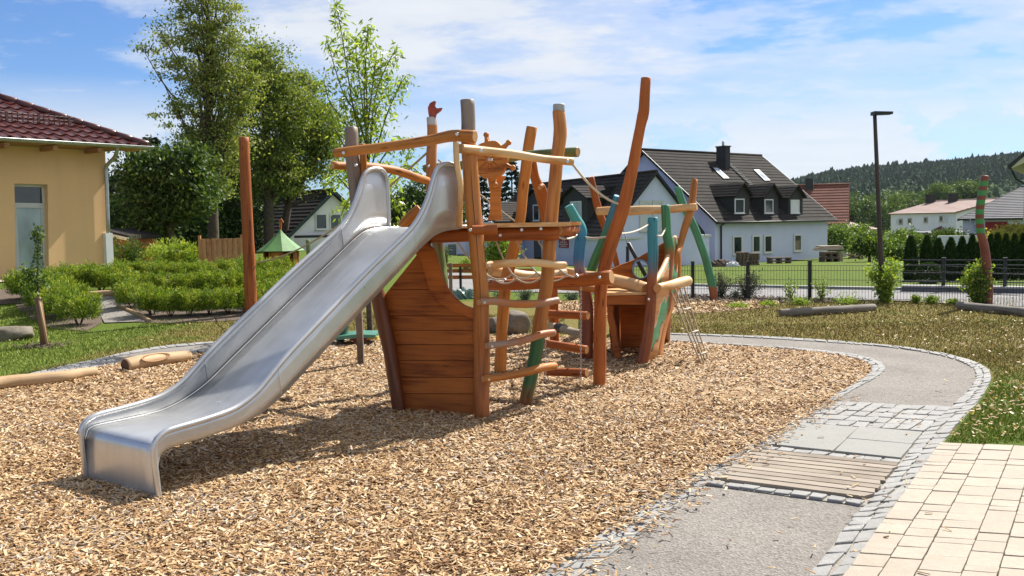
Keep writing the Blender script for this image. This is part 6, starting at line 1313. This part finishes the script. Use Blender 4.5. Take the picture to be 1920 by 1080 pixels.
# sapling tied to a stake
sp0 = g(78,651); sap = thing('young_tree', tuple(sp0), 'thin young tree tied to a brown stake in the grass on the left', 'tree'); Ys_ = sp0.y
mb = MB(); mb.tube([sp0-UP*.1,at(72,560,Ys_),at(71,500,Ys_),at(72,430,Ys_)],[.014,.013,.010,.004],7,3,.02,(True,True),0); mb.build('trunk',BARK,sap)
mb = MB(); mb.tube([Vector(sp0)+Vector((.05,.03,-.1)),at(71,558,Ys_)],[.05,.048],10,2,.03); mb.build('stake',[wood('stake_wood',(.24,.12,.06),(.11,.05,.025)),EG],sap)
mb = MB(); mb.tube([Vector(sp0)+Vector((.10,.0,-.1)),at(75,562,Ys_)+Vector((0,-.03,0))],[.018,.016],8,2,0); mb.build('stake',[WT,EG],sap)
C = []
for (x,y,rx,ry,n) in ((70,440,8,14,130),(72,475,7,20,90),(66,530,22,20,330),(60,515,15,15,100)):
    c = at(x,y,Ys_); k = Ys_/1750
    for _ in range(n): C.append((c.x+random.gauss(0,rx*k*.6),c.y+random.gauss(0,rx*k*.6),c.z+random.gauss(0,ry*k*.6)))
V,F,T = quads(np.array(C),.055,RNG.uniform(.2,1,len(C)),.6,.2); npmesh('crown',V,F,L_DARK,sap,attr=T)
mb = MB(); V,F,T = chips('', np.stack([RNG.normal(sp0.x,.16,500),RNG.normal(sp0.y,.16,500)],1), (.02,.06),(.01,.02),0,.02,CHIPM,.3,.01,(0,.2)); o = npmesh('bark_mulch',V,F,MULCH,attr=T); tag(o,'ring of dark bark mulch round the young tree','mulch',kind='stuff')
# mulch pieces along the fence
V,F,T = chips('', scatter(mulch,[(14,21,420)])[0], (.03,.09),(.015,.035),0,.03,CHIPM,.4,.015,(0,.18)); o = npmesh('bark_mulch',V,F,MULCH,attr=T); tag(o,'dark bark mulch under the bushes along the fence','mulch',kind='stuff')
# ------------------------------------------------------------------ thujas
def thuja(name,label,px,pytop,w,base,grp):
    Y = base.y; top = at(px,pytop,Y); H = top.z-base.z; R = w/2*Y/1750*.86; t = thing(name,tuple(base),label,'conifer',grp); n = 5200; f = RNG.uniform(0,1,n); a = RNG.uniform(0,6.283,n)
    pr = np.where(f<.15,.8+f/.15*.2,np.where(f<.45,1,np.clip(1-((f-.45)/.57)**2.2,0,1))); rr = R*pr*RNG.uniform(.72,1.04,n)*(1+.10*np.sin(a*5+f*9)); C = np.stack([base.x+rr*np.cos(a),base.y+rr*np.sin(a),base.z+f*H],1)
    D = np.stack([np.cos(a)*.35+RNG.normal(0,.25,n),np.sin(a)*.35+RNG.normal(0,.25,n),np.full(n,1.)],1); V,F,T = quads(C,.075,RNG.uniform(0,1,n),.4,0,D); npmesh('foliage',V,F,L_THUJA,t,attr=T)
    mb = MB(); mb.tube([base,base+UP*H*.95],[R*.60,R*.30],8,3,.05,(True,True),0); mb.build('trunk',BARK,t)
TH = [(1707,446,27),(1737,445,24),(1759,450,22),(1782,449,26),(1803,447,21),(1822,444,22),(1839,446,17),(1856,443,18),(1869,440,20),(1885,442,18),(1901,442,19),(1917,441,18),(1934,441,19)]
for i,(x,y,w) in enumerate(TH):
    b_ = at(x,528+i*.9,25); b_.z = zt(b_.x,25); lo_ = ordn[i] if i < 9 else ('tenth','eleventh','twelfth','thirteenth')[i-9]
    thuja('columnar_conifer',f'dark columnar conifer, {lo_} from the left in the row behind the fence',x,y,w,b_,'columnar conifers behind the fence')
bb = at(1740,530,23.3); bb.z = zt(bb.x,23.3); t = thing('ball_bush',tuple(bb),'clipped round dark bush at the foot of the conifers','bush'); n = 2600; d = RNG.normal(0,1,(n,3)); d /= np.linalg.norm(d,axis=1)[:,None]
C = d*.27*RNG.uniform(.8,1.03,n)[:,None]+np.array([bb.x,bb.y,bb.z+.24]); V,F,T = quads(C,.06,RNG.uniform(.2,1,n),.5,0,d+RNG.normal(0,.4,(n,3))); npmesh('foliage',V,F,L_THUJA,t,attr=T)
# bushes near the fence
def leafbush(label, px, py, hpx, wpx, n, lm, size, asp=.5, stems=9, name='leafy_bush', droop=0):
    b = g(px,py); b.z -= .02; H = hpx/1750*b.y; W = wpx/2/1750*b.y; t = thing(name,tuple(b),label,'bush'); mb = MB(); C=[];D=[]
    for i in range(stems):
        a = random.uniform(0,6.28); r = W*random.uniform(.2,1); h = H*random.uniform(.6,1)*(1-.25*r/W); P = smoothpoly([b,b+Vector((math.cos(a)*r*.35,math.sin(a)*r*.35,h*.5)),b+Vector((math.cos(a)*r,math.sin(a)*r,h-droop*r))],8); mb.tube(P[::4],[.010,.008,.006,.004,.003][:len(P[::4])],5,1,0,(False,False),0)
        for _ in range(int(n/stems)):
            f = random.uniform(.15,1); p = P[int(f*(len(P)-1))]; w = W*.16; C.append((p.x+random.gauss(0,w),p.y+random.gauss(0,w),p.z+random.gauss(0,w*.9))); D.append((random.gauss(0,.7),random.gauss(0,.7),random.gauss(.35,.6)))
    mb.build('stem',BARK,t); V,F,T = quads(np.array(C),size,RNG.uniform(0,1,len(C)),asp,0,np.array(D)); npmesh('foliage',V,F,lm,t,attr=T); return t
leafbush('tall loose bright green bush at the fence in front of the lamp post',1660,568,116,62,2600,L_BUSH,.062,.5,14)
leafbush('dense bright green bush behind the striped pole',1836,572,92,76,3600,L_BUSH,.065,.42,18)
leafbush('spreading dark brownish shrub with arching twigs at the fence',1400,560,66,92,2300,L_JUN,.05,.3,22,'arching_shrub',.25)
leafbush('dark shrub with arching twigs directly right of the green pole',1352,558,60,60,1500,L_JUN,.05,.3,16,'arching_shrub',.2)
leafbush('sparse little green bush left of the black fence post',1482,562,48,36,260,L_BUSH,.05,.45,8); leafbush('sparse little green bush right of the black fence post',1540,565,50,44,320,L_BUSH,.05,.45,8)
leafbush('low grey-green tuft between the arching shrubs',1378,560,22,26,500,L_GREYG,.04,.3,10)
for i,(x,y,h,w,l) in enumerate(((1500,572,14,60,'low green ground cover left of the tall fence bush'),(1588,571,14,90,'low green ground cover at the foot of the tall fence bush'),(1716,569,20,26,'small bright green tuft right of the tall fence bush'),(1747,570,20,34,'larger bright green tuft between the tall bush and the striped pole'),(1785,572,13,26,'small flat green tuft left of the striped pole'),(1380,578,8,60,'flat yellow-green weeds on the edge of the far chips'),(1440,574,10,40,'yellow-green weeds at the left end of the grey log'),
    (985,562,26,44,'grey-green low bush seen behind the thick log'),(1072,562,18,36,'round grey-green bush behind the ladder rungs'),(940,562,24,40,'grey-green herb clump beside the boulder lane'))):
    leafbush(l,x,y,h,w,1300,L_BUSH if i < 7 else L_GREYG,.04,.35,16,'ground_plant')
# ------------------------------------------------------------------ fences, lamp and small things
fen = pl([(1180,558),(1299,562),(1518,563),(1750,567),(1990,585)]); ft_ = thing('mesh_fence', tuple(fen[0]), 'thin black metal mesh fence with square posts along the road', 'fence'); HF = .68
FPM = plain('anthracite_metal',(.030,.034,.036),.5,.4,.1,8)
for a,b in zip(fen,fen[1:]):
    L = (b-a).length; u = (b-a).normalized(); n = int(L/.055); mb = MB(); side = Vector((-u.y,u.x,0)).normalized()
    for i in range(1,n): p = a+u*(L*i/n); mb.box(Vector((p.x,p.y,p.z+HF/2)), u*.0028, side*.0028, UP*HF*.5)
    for h in (.04,.22,.40,.58,.675):
        for s in (-.008,.008): mb.box((a+b)/2+UP*h+side*s, u*L/2, side*.0035, UP*.0035)
    mb.build('mesh_panel', FPM, ft_)
for p in (fen[1],fen[2],at(1402,560,18.3)): 
    z = zt(p.x,p.y); mb = MB(); mb.box(Vector((p.x,p.y,z+.37)), Vector((.03,0,0)), Vector((0,.035,0)), UP*.39); mb.box(Vector((p.x,p.y,z+.765)), Vector((.034,0,0)), Vector((0,.04,0)), UP*.006); mb.build('post', BLACK, ft_)
wl0, wl1 = g(1690,548.0), g(1990,553); wu = (wl1-wl0); wu.z = 0; LWl = wu.length; wu.normalize(); wv = Vector((-wu.y,wu.x,0)); HW = .11
CONC = plain('concrete',(.40,.39,.37),.9,0,.1,5,.3); CON_SHADE = plain('shaded_concrete',(.12,.125,.14),.8,0,.1,5)  # second concrete is darker: shade on the kerb wall face painted in
mb = MB(); mb.hexa([wl0-UP*.1,wl1-UP*.1,wl1+wv*.3-UP*.1,wl0+wv*.3-UP*.1],[wl0+UP*HW,wl1+UP*HW,wl1+wv*.3+UP*HW,wl0+wv*.3+UP*HW]); lw = thing('garden_kerb_wall',tuple(wl0),'low concrete kerb wall with its shaded face painted dark and a pale top along the far side of the road','wall'); mb.build('face',CON_SHADE,lw)
mb = MB(); mb.hexa([wl0+UP*HW-wv*.02,wl1+UP*HW-wv*.02,wl1+wv*.32+UP*HW,wl0+wv*.32+UP*HW],[wl0+UP*(HW+.035)-wv*.02,wl1+UP*(HW+.035)-wv*.02,wl1+wv*.32+UP*(HW+.035),wl0+wv*.32+UP*(HW+.035)]); mb.build('coping',CONC,lw)
rf_ = thing('railing_fence', tuple(wl0), 'dark metal rail fence standing on the low kerb wall before the conifers', 'fence'); a = wl0+wv*.15+UP*(HW+.03); b = wl1+wv*.15+UP*(HW+.03)
for h in (.08,.26,.43,.53): mb = MB(); mb.box((a+b)/2+UP*h, wu*LWl/2, wv*.012, UP*.012); mb.build('rail', FPM, rf_)
for px in (1769,1884): 
    q = hitv(px,530,a,wv); mb = MB(); mb.box(Vector((q.x,q.y,a.z+.285)), wu*.035, wv*.035, UP*.285); mb.box(Vector((q.x,q.y,a.z+.575)), wu*.04, wv*.045, UP*.01); mb.build('post', FPM, rf_)
kb0,kb1 = g(1290,537.5),g(1690,545.5); mb = MB(); ku = (kb1-kb0).normalized(); kv = Vector((-ku.y,ku.x,0)).normalized(); mb.hexa([kb0,kb1,kb1+kv*.2,kb0+kv*.2],[kb0+UP*.07,kb1+UP*.07,kb1+kv*.2+UP*.07,kb0+kv*.2+UP*.07]); mb.build('kerb',CONC,kind='structure')
# street lamp
lb = g(1655,566); lp = thing('street_lamp', tuple(lb), 'slim dark street lamp with a flat one-sided head', 'street lamp'); Yl = lb.y; tp = at(1640,213,Yl)
RUST = plain('bronze_metal',(.075,.055,.045),.5,.5,.1,8); mb = MB(); mb.tube([lb, lb.lerp(tp,.33), tp],[.055,.045,.033],10,2,0,(True,True),0); mb.build('pole', RUST, lp)
a = at(1636,213,Yl); b = at(1671,213,Yl); mb = MB(); w = Vector((0,.10,0)); mb.hexa([a-w-UP*.03,b-w*.9-UP*.015,b+w*.9-UP*.015,a+w-UP*.03],[a-w+UP*.035,b-w*.9+UP*.03,b+w*.9+UP*.03,a+w+UP*.035]); mb.build('lamp_head', FPM, lp)
# things in front of the blue house
def at_g(px, py): return g(px,py)
def crate(label, px0, px1, pyt, pyb, n, m, name='pallet_stack', cat='pallets'):
    A = g(px0,pyb); B = g(px1,pyb); Yq = (A.y+B.y)/2; A.y = B.y = Yq; zb = min(A.z,B.z); zt_ = at(px0,pyt,Yq).z; t = thing(name,(A.x,Yq,zb),label,cat); hh = (zt_-zb)/n
    for i in range(n):
        mb = MB(); z0 = zb+i*hh; x0 = A.x+random.uniform(-.04,.04); x1 = B.x+random.uniform(-.04,.04)
        for k in range(3): xx = x0+(x1-x0)*(.07+.43*k); mb.abox(xx-.06,xx+.06,Yq,Yq+.9,z0,z0+hh*.6)
        for k in range(4): mb.abox(x0,x1,Yq+k*.24,Yq+k*.24+.14,z0+hh*.6,z0+hh*.93)
        mb.build('pallet',m,t)
    return t
PALW = wood('pallet_wood',(.20,.15,.11),(.08,.06,.045),rough=.9); LIGHTW = wood('pale_board',(.50,.43,.33),(.30,.24,.17),rough=.85)
crate('tall stack of brown pallets against the blue house',1384,1406,473,498,8,PALW); crate('lower stack of brown pallets right of the tall one',1407,1425,475,497,7,PALW)
crate('low long stack of dark boards under the house windows',1436,1494,483,494,2,PALW,'board_stack','boards'); 
t = crate('dark crates under a cover of pale boards at the house corner',1536,1584,472,491,2,PALW,'crate_stack','crates'); A = g(1533,491); 
for k in range(3):
    a = at(1533+k*3,470-k*3,A.y-.1+.1*k); b = at(1583-k*2,468-k*2.4,A.y-.1+.1*k); mb = MB(); mb.hexa([a,b,b+Vector((0,1.0,0)),a+Vector((0,1.0,0))],[a+UP*.09,b+UP*.09,b+Vector((0,1,.09)),a+Vector((0,1,.09))]); mb.build('board',LIGHTW,t)
for x in (1556,1575): a = at(x-6,473,A.y-.06); b = at(x+5,491,A.y-.06); mb = MB(); mb.abox(a.x,b.x,A.y-.10,A.y-.03,b.z,a.z); mb.build('crate_front',LIGHTW,t)
jk = thing('scrap_wood_pile', tuple(g(1602,488)), 'untidy pile of scrap wood and metal right of the crates', 'wood pile'); Yj = g(1602,488).y
for k in range(16):
    a = at(random.uniform(1586,1600),random.uniform(470,486),Yj+random.uniform(0,.6)); b = at(random.uniform(1604,1620),random.uniform(468,486),Yj+random.uniform(0,.6)); mb = MB(); mb.tube([a,b],random.uniform(.03,.07),6,1,0,(True,True),0); mb.build('plank',LIGHTW if k%3 == 0 else PALW,jk)
def heap(name,label,cat,px,py,wpx,hpx,m,seed,rough_=.18):
    import bmesh
    r = random.Random(seed); p = g(px,py); W = wpx/2/1750*p.y; H = hpx/1750*p.y; bm = bmesh.new(); bmesh.ops.create_icosphere(bm,subdivisions=4,radius=1)
    for v in bm.verts:
        q = v.co; n_ = math.sin(q.x*9+seed)*math.cos(q.y*8)*rough_+math.sin(q.x*19+q.z*13+seed)*rough_*.5; v.co = Vector((q.x*W*(1+n_),q.y*W*.6*(1+n_),max(-.05,q.z)*H*(1+n_)))
    me = bpy.data.meshes.new(name); bm.to_mesh(me); bm.free(); me.materials.append(m)
    o = bpy.data.objects.new(name,me); COL.objects.link(o); o.location = p; return tag(o,label,cat)
heap('white_tarp','crumpled white plastic sheet on the grass by the pallets','tarp',1374,500,26,9,plain('white_plastic',(.75,.76,.78),.4),2); heap('gravel_heap','grey-brown heap of rubble left of the white sheet','heap',1350,500,44,13,MULCH,5)
heap('green_tarp','crumpled dark green and white tarpaulin on the grass behind the hull','tarp',868,560,56,18,plain('green_tarp',(.02,.10,.07),.4,0,.4,14,0,(.30,.34,.32)),7,.25)
# rails and posts seen through the hull opening
P = g(846,566); pst = MB(); pst.box(P+UP*.38, Vector((.035,0,0)), Vector((0,.035,0)), UP*.42); pst.build('wooden_post',WG,org=tuple(P),label='square light wooden post seen through the hull opening',cat='post')
rl2 = thing('barrier_rail', tuple(g(862,545)), 'black posted barrier with brown horizontal boards across the road', 'barrier'); Yb = g(862,545).y
for x in (864,905,960): mb = MB(); q = at(x,545,Yb); mb.box(Vector((q.x,q.y,zt(q.x,q.y)+.27)), Vector((.03,0,0)), Vector((0,.03,0)), UP*.30); mb.build('post',BLACK,rl2)
for y,m_ in ((498,WR),(508,WPL),(520,WPL)): a = at(838,y,Yb); b = at(1000,y-1,Yb); mb = MB(); mb.hexa([a-UP*.045,b-UP*.045,b-UP*.045+Vector((0,.04,0)),a-UP*.045+Vector((0,.04,0))],[a+UP*.045,b+UP*.045,b+UP*.045+Vector((0,.04,0)),a+UP*.045+Vector((0,.04,0))]); mb.build('rail_board',m_,rl2)
leafbush('clipped green bush behind the barrier boards',875,505,24,46,1500,L_BUSH,.06,.4,14); leafbush('dark bush left of the louvred window',834,498,44,26,1400,L_DARK,.07,.5,12)
tree('garden_tree','small green garden tree seen between the ladder posts',basep(935,34),at(935,440,34),[(935,455,20,22,1),(950,470,18,18,1),(925,478,16,16,1)],34,90,45,.16,.09,L_BUSH,.06,6)
# black diagonal swing pole behind the bow
mb = MB(); mb.tube([at(1164,412,13.5),at(1176,455,13.5),at(1178,456,13.5),at(1212,520,13.5)],[.006,.006,.03,.03],8,1,0,(True,True),0); mb.build('black_strut',BLACK,org=tuple(at(1212,520,13.5)),label='thin black strut slanting down behind the porthole board',cat='strut')
mb = MB(); q = g(1177,590); mb.tube([q,at(1177,462,q.y)],[.03,.03],8,1,0,(True,True),0); mb.build('black_post',BLACK,org=tuple(q),label='thin upright black post behind the bow',cat='post')
# scattered dry leaves and crumbs on the terrace

# ------------------------------------------------------------------ air
mb = MB(); mb.abox(-960,1660,-14,1560,-9,135); hz = mb.build('haze', [], kind='stuff', label='thin pale summer haze in front of the wooded hill')
hm = bpy.data.materials.new('haze'); hm.use_nodes = True; nt = hm.node_tree; nt.nodes.clear(); ho = N(nt, 'ShaderNodeOutputMaterial'); pv = N(nt, 'ShaderNodeVolumePrincipled')
pv.inputs['Color'].default_value = (.80,.88,1,1); pv.inputs['Density'].default_value = .00004; pv.inputs['Anisotropy'].default_value = .2; nt.links.new(pv.outputs[0], ho.inputs['Volume']); hz.data.materials.append(hm)

# reflectances measured against the raised exposure: scale every painted, wooden, mineral and leafy surface alike
for m in bpy.data.materials:
    if m.name in ('brushed_steel','haze','galvanised','bolt_steel','polished_seam'): continue
    nt = m.node_tree
    for nd in list(nt.nodes):
        sk = nd.inputs.get('Base Color') if nd.type == 'BSDF_PRINCIPLED' else (nd.inputs.get('Color') if nd.type == 'BSDF_TRANSLUCENT' else None)
        if sk is not None and sk.is_linked: src = sk.links[0].from_socket; nt.links.new(mixc(nt, 1.0, src, g3(.72 if m.name in ('granite','cream_paver','grey_slab','grey_grit','grey_asphalt','deck_board') else .88), 'MULTIPLY'), sk)
